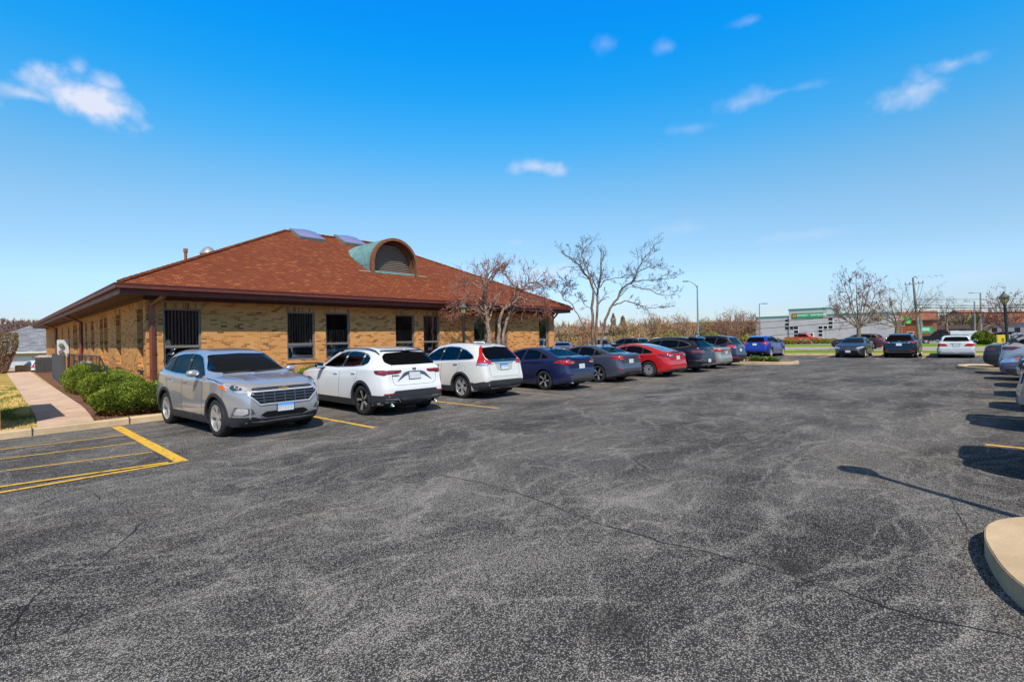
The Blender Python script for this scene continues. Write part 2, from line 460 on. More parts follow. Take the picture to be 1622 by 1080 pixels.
def mat_line():
    t = NT('yellow_line_paint')
    c = t.coord()
    w = t.noise(c, 9, 6, .75)
    col = t.mix(t.step(t.noise(c, 55, 3, .6), .38, .70), (.80, .46, .02, 1), (.55, .33, .05, 1))
    col = t.mix(t.step(w, .50, .66), col, (.16, .12, .07, 1))
    t.set(Base_Color=col, Roughness=.75)
    t.bump(t.noise(c, 90, 2), .3, .003)
    return t.mat
YEL = mat_line()
def mat_linefaded():
    t = NT('faded_line_paint')
    c = t.coord()
    w = t.noise(c, 7, 6, .75)
    col = t.mix(t.step(w, .40, .72), (.50, .33, .13, 1), (.10, .09, .075, 1))
    t.set(Base_Color=col, Roughness=.85)
    return t.mat
YELF = mat_linefaded()
def mat_bark(name, a, b, sc=9):
    t = NT(name)
    c = t.coord()
    n = t.noise(t.mapping(c, (1, 1, .35)), sc, 6, .7)
    t.set(Base_Color=t.ramp(n, [(.36, b), (.6, a)]), Roughness=.9, Specular_IOR_Level=.15)
    t.bump(t.noise(t.mapping(c, (1, 1, .3)), sc * 4, 4, .7), .8, .01)
    return t.mat
BARK = mat_bark('grey_brown_bark', (.25, .185, .13), (.09, .06, .045))
BIRCH = mat_bark('flaking_bark', (.42, .30, .22), (.10, .055, .04), 14)
TWIG = plain('twig', (.085, .058, .045), .9, var=.3)
RTWIG = plain('reddish_twig', (.20, .075, .05), .9, var=.3)
GTWIG = plain('pale_twig', (.24, .17, .11), .9, var=.3)
BUD = plain('red_bud', (.34, .10, .09), .8, var=.3)
def mat_leaf(name, a, b, sc=6):
    t = NT(name)
    c = t.coord()
    n = t.noise(c, sc, 4, .7)
    t.set(Base_Color=t.ramp(n, [(.35, a), (.65, b)]), Roughness=.75, Specular_IOR_Level=.2)
    return t.mat
YEW = mat_leaf('yew_green', (.055, .085, .008), (.135, .175, .015), 4)
YEWB = mat_leaf('yew_brown', (.22, .075, .02), (.13, .10, .02), 5)
DRYLEAF = mat_leaf('dry_leaf', (.38, .23, .10), (.24, .14, .07), 1.5)
ORANGEB = mat_leaf('orange_brown_leaf', (.40, .18, .07), (.28, .13, .06), 1.2)
OLIVE = mat_leaf('olive_leaf', (.24, .22, .025), (.17, .15, .02), 1.5)
HEDGEB = mat_leaf('hedge_leaf', (.14, .12, .05), (.24, .15, .08), 3)
MULCH = plain('mulch', (.15, .065, .03), .95, var=.5)
print('materials ok')
#@@PART2
# ================================================================== GROUND
def gz(x, y):
    if y > 51 and x < 30:
        t = min(1, (y - 51) / 9) * min(1, max(0, (30 - x) / 8))
        return -.03 - 1.0 * t * t * (3 - 2 * t)
    return -.03
def sheet(name, xs, ys, zf, mat):
    m = MB()
    vs = [(x, y, zf(x, y)) for y in ys for x in xs]
    n = len(xs)
    m.add(vs, [(j * n + i, j * n + i + 1, (j + 1) * n + i + 1, (j + 1) * n + i) for j in range(len(ys) - 1) for i in range(n - 1)])
    return struct(m.obj(name, mat, smooth=True))
sheet('ground', [-900, -200, -60] + list(range(-40, 60, 4)) + [80, 120, 200, 900], [-900, -200, -60, -20, 20, 48] + [50 + i for i in range(0, 14)] + [70, 90, 120, 200, 900], gz, DRY)
def flat(name, poly, z, mat, thick=.0):
    m = MB()
    if thick: m.prism(poly, z - thick, z)
    else: m.add([(p[0], p[1], z) for p in poly], [tuple(range(len(poly)))])
    return struct(m.obj(name, mat))
flat('parking_lot', [(-40, -40), (60, -40), (56.4, -37), (48.8, 0), (45.9, 14), (44.5, 22), (44.5, 48), (24, 48), (24, 20), (30.9, 20), (31.3, 14.25), (23, 14.2), (2.82, 14.0), (1.38, 13.8), (.18, 13.66), (-8, 13.3), (-40, 13)], 0, ASPHALT)
# lawn, planting bed, side path
LX = [(-40, 13.2), (-8, 13.5), (.18, 13.86), (1.38, 13.98), (2.82, 14.18), (23, 14.38), (31.3, 14.4), (30.9, 19.9), (24, 19.9), (24, 50.5), (-40, 50.5)]
flat('lawn', LX, .10, DRY, .12)
flat('planting_bed', [(1.62, 14.05), (2.82, 14.2), (23, 14.4), (30.8, 14.45), (30.4, 18.4), (3.36, 18.4), (3.36, 50), (2.3, 50), (1.95, 27), (1.84, 18)], .12, MULCH, .03)
m = MB()
WL = [(.72, 13.95), (.80, 16), (.84, 18.75), (.88, 27.3), (.93, 38.2), (1.0, 50.4)]
WR = [(1.62, 14.05), (1.74, 16), (1.82, 18), (1.87, 24), (1.92, 32), (2.16, 50.4)]
def edge_at(E, y):
    for (a, b) in zip(E[:-1], E[1:]):
        if y <= b[1]: return a[0] + (b[0] - a[0]) * (y - a[1]) / (b[1] - a[1])
    return E[-1][0]
ys = [13.98, 15.4, 16.9, 18.4, 19.9, 21.4, 22.9, 24.6, 26.4, 28.2, 30, 32, 34, 36, 38, 40, 42, 44, 46, 48, 50.4]
for a, b in zip(ys[:-1], ys[1:]):
    b2 = b - .028
    m.prism([(edge_at(WL, a), a), (edge_at(WR, a), a), (edge_at(WR, b2), b2), (edge_at(WL, b2), b2)], .0, .14)
struct(m.obj('sidewalk', CONC, bevel=.006))
flat('sidewalk_joint_bed', [(.86, 14), (1.6, 14.1), (1.85, 24), (2.0, 50), (1.05, 50)], .132, MULCH)
def kerb(name, pts, w=.19, h=.15, mat=KERB, close=False, cap=None):
    m = MB()
    n = len(pts)
    P = [Vector((p[0], p[1], 0)) for p in pts]
    prof = [(0, -.02), (.012, h - .03), (.045, h), (w - .01, h), (w, h - .01), (w, -.02)]
    vs = []
    for i, p in enumerate(P):
        a = P[(i - 1) % n] if (close or i > 0) else p; b = P[(i + 1) % n] if (close or i < n - 1) else p
        d = (b - a).normalized(); nn = Vector((-d.y, d.x, 0))
        for (o, z) in prof:
            jit = mnoise(Vector((p.x * 3, p.y * 3, z * 9))) * .006
            q = p + nn * (o + jit); vs.append((q.x, q.y, z + jit))
    k = len(prof); fs = []
    for i in range(n if close else n - 1):
        for j in range(k - 1):
            a = i * k + j; b = ((i + 1) % n) * k + j
            fs.append((a, b, b + 1, a + 1))
    m.add(vs, fs)
    return struct(m.obj(name, mat, smooth=True, sharp=35))
def dens(pts, d=.5):
    out = []
    for a, b in zip(pts[:-1], pts[1:]):
        n = max(1, int(math.dist(a, b) / d))
        out += [(a[0] + (b[0] - a[0]) * i / n, a[1] + (b[1] - a[1]) * i / n) for i in range(n)]
    return out + [pts[-1]]
kerb('kerb', dens([(-40, 13), (-8, 13.3), (.18, 13.66), (1.38, 13.8), (2.82, 14.0), (23, 14.2), (31.3, 14.25)], .4))
kerb('kerb', dens([(44.5, 48), (44.5, 22), (45.9, 14), (48.8, 0), (56.4, -37)][::-1], 1.0)[::-1], .25, .16)
J = MB()
for x in (-4.4, -1.6, .62, 2.2, 5.1, 8.2, 11.2, 14.2, 17.3, 20.3, 23.3, 26.3, 29.3):
    for a_, b_ in zip([(-40, 13), (-8, 13.3), (.18, 13.66), (1.38, 13.8), (2.82, 14.0), (23, 14.2)], [(-8, 13.3), (.18, 13.66), (1.38, 13.8), (2.82, 14.0), (23, 14.2), (31.3, 14.25)]):
        if a_[0] <= x < b_[0]: yk = a_[1] + (b_[1] - a_[1]) * (x - a_[0]) / (b_[0] - a_[0])
    J.box(x, x + .012, yk - .012, yk + .2, -.01, .162)
struct(J.obj('kerb_joints', plain('joint_dark', (.05, .04, .03), .95)))
# grass strips, pavement and road beyond the lot
flat('grass_verge', [(44.7, 48), (44.7, 22), (46.1, 14), (49.0, 0), (56.6, -37), (58, -90), (59, 90), (50, 90)], .08, GREEN, .1)
flat('roadside_kerb', [(59, -90), (59.6, -90), (59.6, 90), (59, 90)], .10, CONC, .1)
ROAD = plain('road_surface', (.30, .29, .28), .9, var=.15)
flat('road', [(59.6, -150), (71, -150), (71, 150), (59.6, 150)], .02, ROAD)
flat('far_kerb', [(71, -150), (72, -150), (72, 150), (71, 150)], .10, CONC, .1)
flat('far_grass', [(72, -150), (90, -150), (90, 150), (72, 150)], .06, GREEN)
flat('far_lot', [(90, -150), (230, -150), (230, 150), (90, 150)], .03, ROAD)
flat('lane_line', [(65.1, -100), (65.3, -100), (65.3, 100), (65.1, 100)], .03, YELF)
# planted island by the last parked car, and the raised concrete island at right
def ring(cx, cy, rx, ry, n=40, rot=0):
    return [(cx + rx * cos(2 * pi * i / n) * cos(rot) - ry * sin(2 * pi * i / n) * sin(rot), cy + rx * cos(2 * pi * i / n) * sin(rot) + ry * sin(2 * pi * i / n) * cos(rot)) for i in range(n)]
isl = [(31.7, 8.75), (32.6, 8.15), (33.8, 8.2), (34.4, 8.9), (34.5, 11), (34.4, 14), (34, 19), (32.2, 19), (31.6, 14), (31.6, 11)]
def smoothloop(P, n=3):
    for _ in range(n):
        Q = []
        for i in range(len(P)):
            a, b = P[i], P[(i + 1) % len(P)]
            Q += [(a[0] * .75 + b[0] * .25, a[1] * .75 + b[1] * .25), (a[0] * .25 + b[0] * .75, a[1] * .25 + b[1] * .75)]
        P = Q
    return P
isl = smoothloop(isl, 2)
kerb('island_kerb', isl, .2, .15, close=True)
flat('island_bed', isl, .11, MULCH)
def pad(name, poly, h, mat):
    m = MB(); m.prism(poly, -.02, h)
    return struct(m.obj(name, mat, bevel=.007))
RI = [(3.9, -.46), (4.36, -.19), (4.64, -.07), (5.0, .0), (5.4, .05), (5.8, .02), (6.12, -.16), (6.4, -.5), (6.5, -1.0), (6.4, -6), (3.6, -6), (3.3, -1.2)]
pad('island_pad', smoothloop(RI, 2), .15, KERB)
kerb('island_kerb', smoothloop([(30.6, .1), (31.5, .75), (32.5, .9), (33.4, .8), (33.6, .2), (33.4, -5), (30.6, -5)], 2), .25, .13, close=True)
flat('island_bed', smoothloop([(30.6, .1), (31.5, .75), (32.5, .9), (33.4, .8), (33.6, .2), (33.4, -5), (30.6, -5)], 2), .10, KERB)
# painted lines (one sheet 4 mm above the asphalt)
m = MB(); mf = MB()
def stripe(M, x0, y0, x1, y1, w=.1, z=.004):
    d = Vector((x1 - x0, y1 - y0, 0)).normalized(); n = Vector((-d.y, d.x, 0)) * w / 2
    N = max(1, int(math.dist((x0, y0), (x1, y1)) / .35)); L = []; R = []
    for i in range(N + 1):
        t = i / N; jx = RND.uniform(-.004, .004)
        c = Vector((x0 + (x1 - x0) * t, y0 + (y1 - y0) * t, z))
        L.append(c + n * (1 + jx * 10)); R.append(c - n * (1 + jx * 10))
    vs = L + R
    M.add(vs, [(i, i + N + 1, i + N + 2, i + 1) for i in range(N)])
stripe(m, 5.43, 9.05, 5.28, 13.9)
stripe(m, 8.96, 9.05, 8.86, 14.1, .09)
for x in (12.1, 15.38, 18.4, 21.45, 24.55, 27.6, 30.7): stripe(mf, x, 9.05, x - .08, 14.1, .09)
# hatched no parking zone at left
stripe(m, 1.95, 13.75, 2.02, 8.78, .17)
stripe(m, -6, 8.35, 1.93, 8.78, .085, .008)
stripe(m, -6, 9.55, 1.86, 8.86, .085, .012)
stripe(m, -6, 12.55, 1.87, 12.3, .055); stripe(m, -6, 11.75, 1.87, 11.18, .055); stripe(m, -6, 10.9, 1.88, 9.97, .055)
# stalls at right
stripe(m, 10.6, .05, 10.6, -5, .1)
for x in (14.03, 17.4, 20.75, 23.75, 26.85, 29.95): stripe(mf, x, .3, x, -5, .1)
for x0, y0 in ((41.2, 11.2), (41.6, 9), (42.1, 5.6), (42.6, 3.2), (43.1, -.6), (40.9, 15)): stripe(mf, x0, y0, x0 + 5, y0 + .15, .12)
struct(m.obj('stall_markings', YEL)); struct(mf.obj('stall_markings_faded', YELF))
# cracks and sealed seams in the asphalt
CRK = plain('crack_dark', (.008, .008, .009), .95, var=0)
mc = MB()
def crack(pts, w=.010, rough=.035):
    pts = dens(pts, .07)
    L = []; R = []
    for i, p in enumerate(pts):
        a = pts[max(0, i - 1)]; b = pts[min(len(pts) - 1, i + 1)]
        d = Vector((b[0] - a[0], b[1] - a[1], 0)).normalized(); n = Vector((-d.y, d.x, 0))
        o = mnoise(Vector((p[0] * 2.2, p[1] * 2.2, 3))) * rough * 1.6 + mnoise(Vector((p[0] * 9, p[1] * 9, 7))) * rough * .6
        ww = w * (.35 + .9 * abs(mnoise(Vector((p[0] * 5, p[1] * 5, 11)))) * 2) * .5
        c = Vector((p[0], p[1], .003)) + n * o
        L.append(c + n * ww); R.append(c - n * ww)
    N = len(pts)
    mc.add(L + R, [(i, i + N, i + N + 1, i + 1) for i in range(N - 1)])
def unp(px, py):
    v = Matrix(_rows) @ Vector((px - 811, -(py - 540), -794.58)); t = -CAMH / v.z
    return (v.x * t, v.y * t)
for P, w in (([(168, 772), (215, 820), (245, 850), (290, 905), (320, 940)], .006), ([(700, 752), (760, 765), (850, 790), (900, 812), (960, 832), (1060, 862), (1200, 893), (1330, 935), (1480, 985), (1620, 1010)], .017),
          ([(0, 1005), (55, 960), (80, 930), (140, 890), (190, 855), (235, 825), (290, 808)], .013), ([(100, 1000), (180, 930), (235, 890)], .007),
          ([(60, 800), (120, 775), (150, 782), (155, 795)], .009), ([(0, 950), (30, 990), (70, 1060)], .006),
          ([(1500, 790), (1530, 830), (1560, 880)], .009), ([(75, 765), (90, 745), (96, 730)], .006)):
    crack([unp(*p) for p in P], w, .05)
struct(mc.obj('asphalt_cracks', CRK))

# ================================================================== MAIN BUILDING
BX0, BX1, BY0, BY1, WT = 3.36, 22.95, 18.4, 53.6, 3.26
FW = [(3.80, 4.83, 1.08), (7.56, 8.60, 1.12), (9.02, 10.03, 1.12), (12.14, 13.13, 1.12), (13.60, 14.52, 1.12), (16.65, 17.58, 1.05), (18.10, 19.05, 1.05), (21.60, 22.49, 1.0)]
LW = [(18.78, 19.66), (22.42, 23.34), (25.2, 26.05), (26.25, 27.1), (28.78, 29.65), (30.9, 31.5), (32.25, 33.0), (34.6, 35.4), (35.5, 36.3), (37.95, 38.8), (41.4, 42.2)]
HD = 2.89
bld = thing('brick_office', 'long single storey tan brick office with brown hipped roof and dark windows', 'building', (BX0, BY0, 0))
def wallgrid(m, a0, a1, z0, z1, ops, P, reveal):
    A = sorted({a0, a1} | {o[0] for o in ops} | {o[1] for o in ops}); Z = sorted({z0, z1} | {o[2] for o in ops} | {o[3] for o in ops})
    for i in range(len(A) - 1):
        for j in range(len(Z) - 1):
            ca, cz = (A[i] + A[i + 1]) / 2, (Z[j] + Z[j + 1]) / 2
            if any(o[0] < ca < o[1] and o[2] < cz < o[3] for o in ops): continue
            m.add([P(A[i], 0, Z[j]), P(A[i + 1], 0, Z[j]), P(A[i + 1], 0, Z[j + 1]), P(A[i], 0, Z[j + 1])], [(0, 1, 2, 3)])
    for (a, b, c, d) in ops:
        for q in (((a, c), (b, c)), ((b, c), (b, d)), ((b, d), (a, d)), ((a, d), (a, c))):
            (x0, z0_), (x1, z1_) = q
            m.add([P(x0, 0, z0_), P(x0, reveal, z0_), P(x1, reveal, z1_), P(x1, 0, z1_)], [(0, 1, 2, 3)])
W = MB()
wallgrid(W, BX0, BX1, -.1, WT, [(a, b, c, HD) for a, b, c in FW], lambda a, d, z: (a - BX0, d, z), .17)
wallgrid(W, BY0, BY1, -.1, WT, [(a, b, 1.1, HD) for a, b in LW], lambda a, d, z: (d, a - BY0, z), .26)
w1, d1 = BX1 - BX0, BY1 - BY0
W.add([(w1, 0, -.1), (w1, d1, -.1), (w1, d1, WT), (w1, 0, WT)], [(0, 1, 2, 3)])
W.add([(w1, d1, -.1), (0, d1, -.1), (0, d1, WT), (w1, d1, WT)], [(0, 1, 2, 3)])
W.obj('wall', BRICK, bld)
# dark rooms behind the windows
I = MB()
I.add([(1.9, 1.9, .6), (w1 - .2, 1.9, .6), (w1 - .2, 1.9, 3.2), (1.9, 1.9, 3.2)], [(0, 1, 2, 3)])
I.add([(1.9, 1.9, .6), (1.9, d1 - .3, .6), (1.9, d1 - .3, 3.2), (1.9, 1.9, 3.2)], [(0, 1, 2, 3)])
I.add([(.3, .3, .6), (w1 - .2, .3, .6), (w1 - .2, 1.9, .6), (1.9, 1.9, .6), (1.9, d1 - .3, .6), (.3, d1 - .3, .6)], [(0, 1, 2, 3, 4, 5)])
I.obj('room', ROOM, bld)
def building_window(P, a, b, z0, z1, rv, split, seed, wide=.055):
    """frame with mullion, two panes, vertical blinds; P maps (along, depth, up) to building space"""
    r = random.Random(seed)
    fm = MB()
    def bx(M, a0, a1, d0, d1_, zz0, zz1):
        vs = [P(x, y, z) for z in (zz0, zz1) for y in (d0, d1_) for x in (a0, a1)]
        M.add(vs, [(0, 1, 3, 2), (4, 6, 7, 5), (0, 4, 5, 1), (2, 3, 7, 6), (0, 2, 6, 4), (1, 5, 7, 3)])
    d0, d1_ = rv - .11, rv - .02
    e = .003
    bx(fm, a + e, a + wide, d0, d1_, z0 + e, z1 - e); bx(fm, b - wide, b - e, d0, d1_, z0 + e, z1 - e)
    bx(fm, a + wide, b - wide, d0, d1_, z1 - wide, z1 - e); bx(fm, a + wide, b - wide, d0, d1_, z0 + e, z0 + wide)
    if split: bx(fm, a + wide, b - wide, d0 - .012, d1_, split - .04, split + .04)
    f = fm.obj('window', BRONZE, bld)
    g = MB(); dg = rv - .055
    for (q0, q1) in (((z0 + wide, split - .04), (split + .04, z1 - wide)) if split else ((z0 + wide, z1 - wide),)):
        bx(g, a + wide, b - wide, dg, dg + .008, q0, q1)
    g.obj('pane', GBLD, f)
    bl = MB(); n = max(3, int((b - a) / .095))
    drop = r.choice([1, 1, .45])
    pc = Vector(P((a + b) / 2, rv, 1.8)); wp = Vector((pc.x + BX0, pc.y + BY0)); vw_ = Vector((Vector(P(1, 0, 0)) - Vector(P(0, 0, 0))).xy); vd_ = Vector((Vector(P(0, 1, 0)) - Vector(P(0, 0, 0))).xy)
    slat = atan2(wp.dot(vd_), wp.dot(vw_)) + radians(34)
    for i in range(n):
        c = a + .09 + (b - a - .18) * i / (n - 1)
        t = slat + radians(r.uniform(-4, 6)); w = .040
        top = z1 - .06; bot = (split or z0) + .06
        if drop < 1: top = bot + (z1 - bot) * .42 + .01 * r.random()
        vs = []
        for zz in (bot, top):
            for s in (-1, 1): vs.append(P(c + s * w * cos(t), rv + .055 + s * w * sin(t), zz))
        bl.add(vs, [(0, 1, 3, 2)])
    bl.obj('blind', BLIND, f)
    return f
PF = lambda a, d, z: (a - BX0, d, z)
PL = lambda a, d, z: (d, a - BY0, z)
for i, (a, b, c) in enumerate(FW):
    building_window(PF, a, b, c, HD, .17, 1.70, i + 3)
    s = MB(); s.box(a - BX0 - .06, b - BX0 + .06, -.035, .05, c - .115, c - .004); s.obj('window_sill', BRICK, bld, bevel=.004)
    s = MB(); s.box(a - BX0 - .08, b - BX0 + .08, -.003, .02, HD + .004, HD + .205); s.obj('lintel', SOLDIER, bld)
for i, (a, b) in enumerate(LW):
    building_window(PL, a, b, 1.1, HD, .26, 1.72, i + 40)
    s = MB(); s.box(-.03, .05, a - BY0 - .06, b - BY0 + .06, .985, 1.096); s.obj('window_sill', BRICK, bld, bevel=.004)
    s = MB(); s.box(-.003, .02, a - BY0 - .08, b - BY0 + .08, HD + .004, HD + .205); s.obj('lintel', SOLDIER, bld)
for y in (18.9, 22.9, 26.8):
    s = MB(); s.box(-.006, .04, y - BY0, y - BY0 + .45, .86, .93); s.obj('wall_vent', BLK, bld)
# roof: truncated hip
EX0, EX1, EY0, EY1, EZ, AZ, AI = 2.62 - BX0, 23.62 - BX0, 17.66 - BY0, 54.3 - BY0, 3.53, 7.36, 7.86
R = MB()
A = [(EX0, EY0, EZ), (EX1, EY0, EZ), (EX1, EY1, EZ), (EX0, EY1, EZ)]
B = [(EX0 + AI, EY0 + AI, AZ), (EX1 - AI, EY0 + AI, AZ), (EX1 - AI, EY1 - AI, AZ), (EX0 + AI, EY1 - AI, AZ)]
R.add(A + B, [(0, 1, 5, 4), (1, 2, 6, 5), (2, 3, 7, 6), (3, 0, 4, 7), (4, 5, 6, 7)])
C4 = [(x, y, z - .05) for x, y, z in A]
R.add(A + C4, [(1, 0, 4, 5), (2, 1, 5, 6), (3, 2, 6, 7), (0, 3, 7, 4)])
roof = R.obj('roof', SHINGLE, bld)
hc = MB()
for a, b in ((0, 4), (1, 5), (4, 5), (4, 7), (5, 6), (3, 7), (2, 6)):
    pa, pb = Vector((A + B)[a]), Vector((A + B)[b])
    n = max(2, int((pb - pa).length / .25))
    for i in range(n):
        p = pa.lerp(pb, i / n); q = pa.lerp(pb, (i + 1.12) / n); up = Vector((0, 0, .035))
        hc.tube([p + up * .45, q + up * .9], .065, 5)
hc.obj('ridge_cap', SHINGLE, roof)
G = MB()   # fascia, gutter with lip, soffit
def ringbox(M, o0, o1, z0, z1, mi=0):
    x0, x1, y0, y1 = EX0, EX1, EY0, EY1
    M.box(x0 - o1, x1 + o1, y0 - o1, y0 - o0, z0, z1, mi); M.box(x0 - o1, x1 + o1, y1 + o0, y1 + o1, z0, z1, mi)
    M.box(x0 - o1, x0 - o0, y0 - o0, y1 + o0, z0, z1, mi); M.box(x1 + o0, x1 + o1, y0 - o0, y1 + o0, z0, z1, mi)
ringbox(G, -.05, -.02, 3.22, 3.475)
G.obj('fascia', TRIM, bld)
G = MB(); ringbox(G, -.018, .075, 3.375, 3.40); ringbox(G, .077, .095, 3.378, 3.515); ringbox(G, .097, .112, 3.49, 3.52)
G.obj('gutter', TRIM, bld)
G = MB(); G.box(EX0 + .05, EX1 - .05, EY0 + .05, EY1 - .05, 3.235, 3.26); G.obj('soffit', SOFFIT, bld)
G = MB(); G.box(-.06, w1 + .06, -.035, -.004, 3.13, 3.23); G.box(-.04, -.004, 0, d1, 3.13, 3.23); G.obj('frieze_board', SOFFIT, bld)
def downpipe(pts, w=.085, dd=.075):
    D = MB()
    D.tube([Vector(p) - Vector((BX0, BY0, 0)) for p in pts], w * .62, 4)
    for z in (1.0, 2.4):
        p = Vector(pts[-1]) - Vector((BX0, BY0, 0)); D.box(p.x - .06, p.x + .06, p.y - .055, p.y + .055, z, z + .03)
    return D.obj('downpipe', plain('red_brown_downpipe', (.20, .055, .035), .35, 0, .2, var=.15), bld, smooth=False)
downpipe([(3.72, 17.74, 3.38), (3.70, 17.78, 3.2), (3.50, 18.33, 2.95), (3.50, 18.33, .2)], .12)
for y in (32.3, 44.7): downpipe([(2.67, y, 3.38), (2.7, y, 3.22), (3.28, y, 2.95), (3.28, y, .2)], .11)
downpipe([(23.5, 18.55, 3.38), (23.46, 18.55, 3.2), (23.03, 18.55, 2.85), (23.03, 18.55, .2)], .11)
# roof pipe, mushroom vent
v = MB(); v.tube([(6 - BX0, 24.9 - BY0, 4.9), (6 - BX0, 24.9 - BY0, 5.7)], .06, 12); v.tube([(6 - BX0, 24.9 - BY0, 5.7), (6 - BX0, 24.9 - BY0, 5.86)], .085, 12)
v.obj('roof_pipe', plain('rusty_pipe', (.25, .09, .04), .7), roof, smooth=True, sharp=40)
v = MB(); v.lathe([(.22, -.7), (.22, .12), (.38, .14), (.40, .2), (.34, .3), (.2, .48), (.05, .56), (0, .57)], 24, c=(8 - BX0, 29 - BY0, 6.2))
v.obj('roof_vent', plain('galvanised', (.55, .57, .6), .35, .7), roof, smooth=True, sharp=40)
# skylights on the front slope
al = math.atan(.487)
for (xc, yc, nm) in ((11.40, 25.05, 0), (13.80, 25.10, 1)):
    fm = MB(); fw, fh = .66, .70
    Mx = Matrix.Translation((xc - BX0, yc - BY0, EZ + .487 * (yc - 17.66))) @ Matrix.Rotation(al, 4, 'X')
    for (x0, x1, y0, y1) in ((-fw, fw, -fh, -fh + .09), (-fw, fw, fh - .09, fh), (-fw, -fw + .09, -fh + .09, fh - .09), (fw - .09, fw, -fh + .09, fh - .09)):
        fm.box(x0, x1, y0, y1, -.05, .15, 0, Mx)
    fr = fm.mesh('skylight', plain('skylight_frame', (.20, .25, .23), .5, .2), bevel=.01)
    sk = link('skylight', fr, parent=bld)
    dm = MB(); N = 14; vs = []
    for j in range(N + 1):
        for i in range(N + 1):
            x = -fw + .05 + (2 * fw - .1) * i / N; y = -fh + .05 + (2 * fh - .1) * j / N
            h = .155 + .15 * (1 - (2 * i / N - 1) ** 2) ** .8 * (1 - (2 * j / N - 1) ** 2) ** .8
            vs.append(tuple(Mx @ Vector((x, y, h))))
    dm.add(vs, [(j * (N + 1) + i, j * (N + 1) + i + 1, (j + 1) * (N + 1) + i + 1, (j + 1) * (N + 1) + i) for j in range(N) for i in range(N)])
    dm.obj('skylight_dome', plain('blue_violet_acrylic', (.22, .22, .42), .08, 0, 1, 1, var=.1), sk, smooth=True)
# barrel dormer with louvred vent
dx, fy, zb, r0, zs = 13.52, 20.55, 4.94, 1.25, 5.35
COPPER = None
t = NT('copper_patina'); c = t.coord()
t.set(Base_Color=t.ramp(t.noise(t.mapping(c, (1, 4, 1)), 3, 5, .7), [(.3, (.10, .20, .19)), (.6, (.17, .32, .30)), (.75, (.12, .16, .13))]), Roughness=.6)
COPPER = t.mat
yint = lambda z: 17.66 + (z - 3.53) / .487 - fy
def arc(r, n=28, low=None):
    P = [(-r, low if low is not None else zb), ]
    P += [(-r * cos(pi * i / n), zs + r * sin(pi * i / n)) for i in range(n + 1)]
    P += [(r, low if low is not None else zb)]
    return P
S = MB(); P = arc(r0, 28, 4.9); n = len(P)
vs = [(x, 0, z) for x, z in P] + [(x, max(.02, yint(z) + .05), z) for x, z in P]
S.add(vs, [(i, i + 1, n + i + 1, n + i) for i in range(n - 1)])
for k in range(1, 9):
    y = .33 * k
    ps = [(x, y, z) for x, z in arc(r0 + .012, 28, 4.9) if yint(z) > y - .02]
    L_ = [p for p in ps if p[0] <= .01]; R_ = [p for p in ps if p[0] >= -.01]
    for q in (L_, R_):
        if len(q) > 1: S.tube(q, .03, 5)
dor = S.obj('barrel_dormer', COPPER, bld, (dx - BX0, fy - BY0, 0), smooth=True, sharp=50)
wood = NT('weathered_wood'); c = wood.coord()
wood.set(Base_Color=wood.ramp(wood.noise(wood.mapping(c, (2, 6, .6)), 6, 5, .7), [(.3, (.13, .05, .022)), (.6, (.22, .085, .035)), (.8, (.36, .21, .12))]), Roughness=.8)
T = MB(); Pi, Po = arc(r0 - .10, 28, 4.80), arc(r0 + .025, 28, 4.80); n = len(Pi)
vs = [(x, -.2, z) for x, z in Pi] + [(x, -.2, z) for x, z in Po] + [(x, .03, z) for x, z in Pi] + [(x, .03, z) for x, z in Po]
f = []
for i in range(n - 1):
    f += [(i, i + 1, n + i + 1, n + i), (n + i, n + i + 1, 3 * n + i + 1, 3 * n + i), (2 * n + i + 1, 2 * n + i, 3 * n + i, 3 * n + i + 1), (i + 1, i, 2 * n + i, 2 * n + i + 1)]
T.add(vs, f); T.obj('arch_trim', wood.mat, dor)
T = MB(); P = arc(r0 - .14, 20, 5.0)
T.add([(x, .03, z) for x, z in P] + [(x, .5, z) for x, z in P], [(i + 1, i, len(P) + i, len(P) + i + 1) for i in range(len(P) - 1)])
T.add([(x, .5, z) for x, z in P], [tuple(range(len(P)))])
T.obj('reveal', plain('dark_wood', (.16, .07, .035), .8), dor)
T = MB(); z = 5.05
while z < zs + r0 - .2:
    hw = r0 - .15 if z < zs else sqrt(max(0, (r0 - .15) ** 2 - (z - zs) ** 2))
    mx = Matrix.Translation((0, .42, z)) @ Matrix.Rotation(radians(-38), 4, 'X')
    T.box(-hw, hw, -.055, .055, -.009, .009, 0, mx); z += .085
T.obj('louver', plain('louver_grey', (.30, .25, .21), .7), dor)
T = MB(); T.box(-r0 + .1, r0 - .1, -.05, .4, 4.93, 5.03); T.obj('dormer_sill', COPPER, dor)
al2 = al
for sx in (-1, 1):
    T = MB(); mx = Matrix.Translation((sx * (r0 + .3), -.05, 4.93)) @ Matrix.Rotation(al2, 4, 'X'); T.box(-.3, .3, -.06, .06, -.01, .03, 0, mx)
    T.obj('flashing', plain('lead_flashing', (.30, .22, .15), .7), dor)

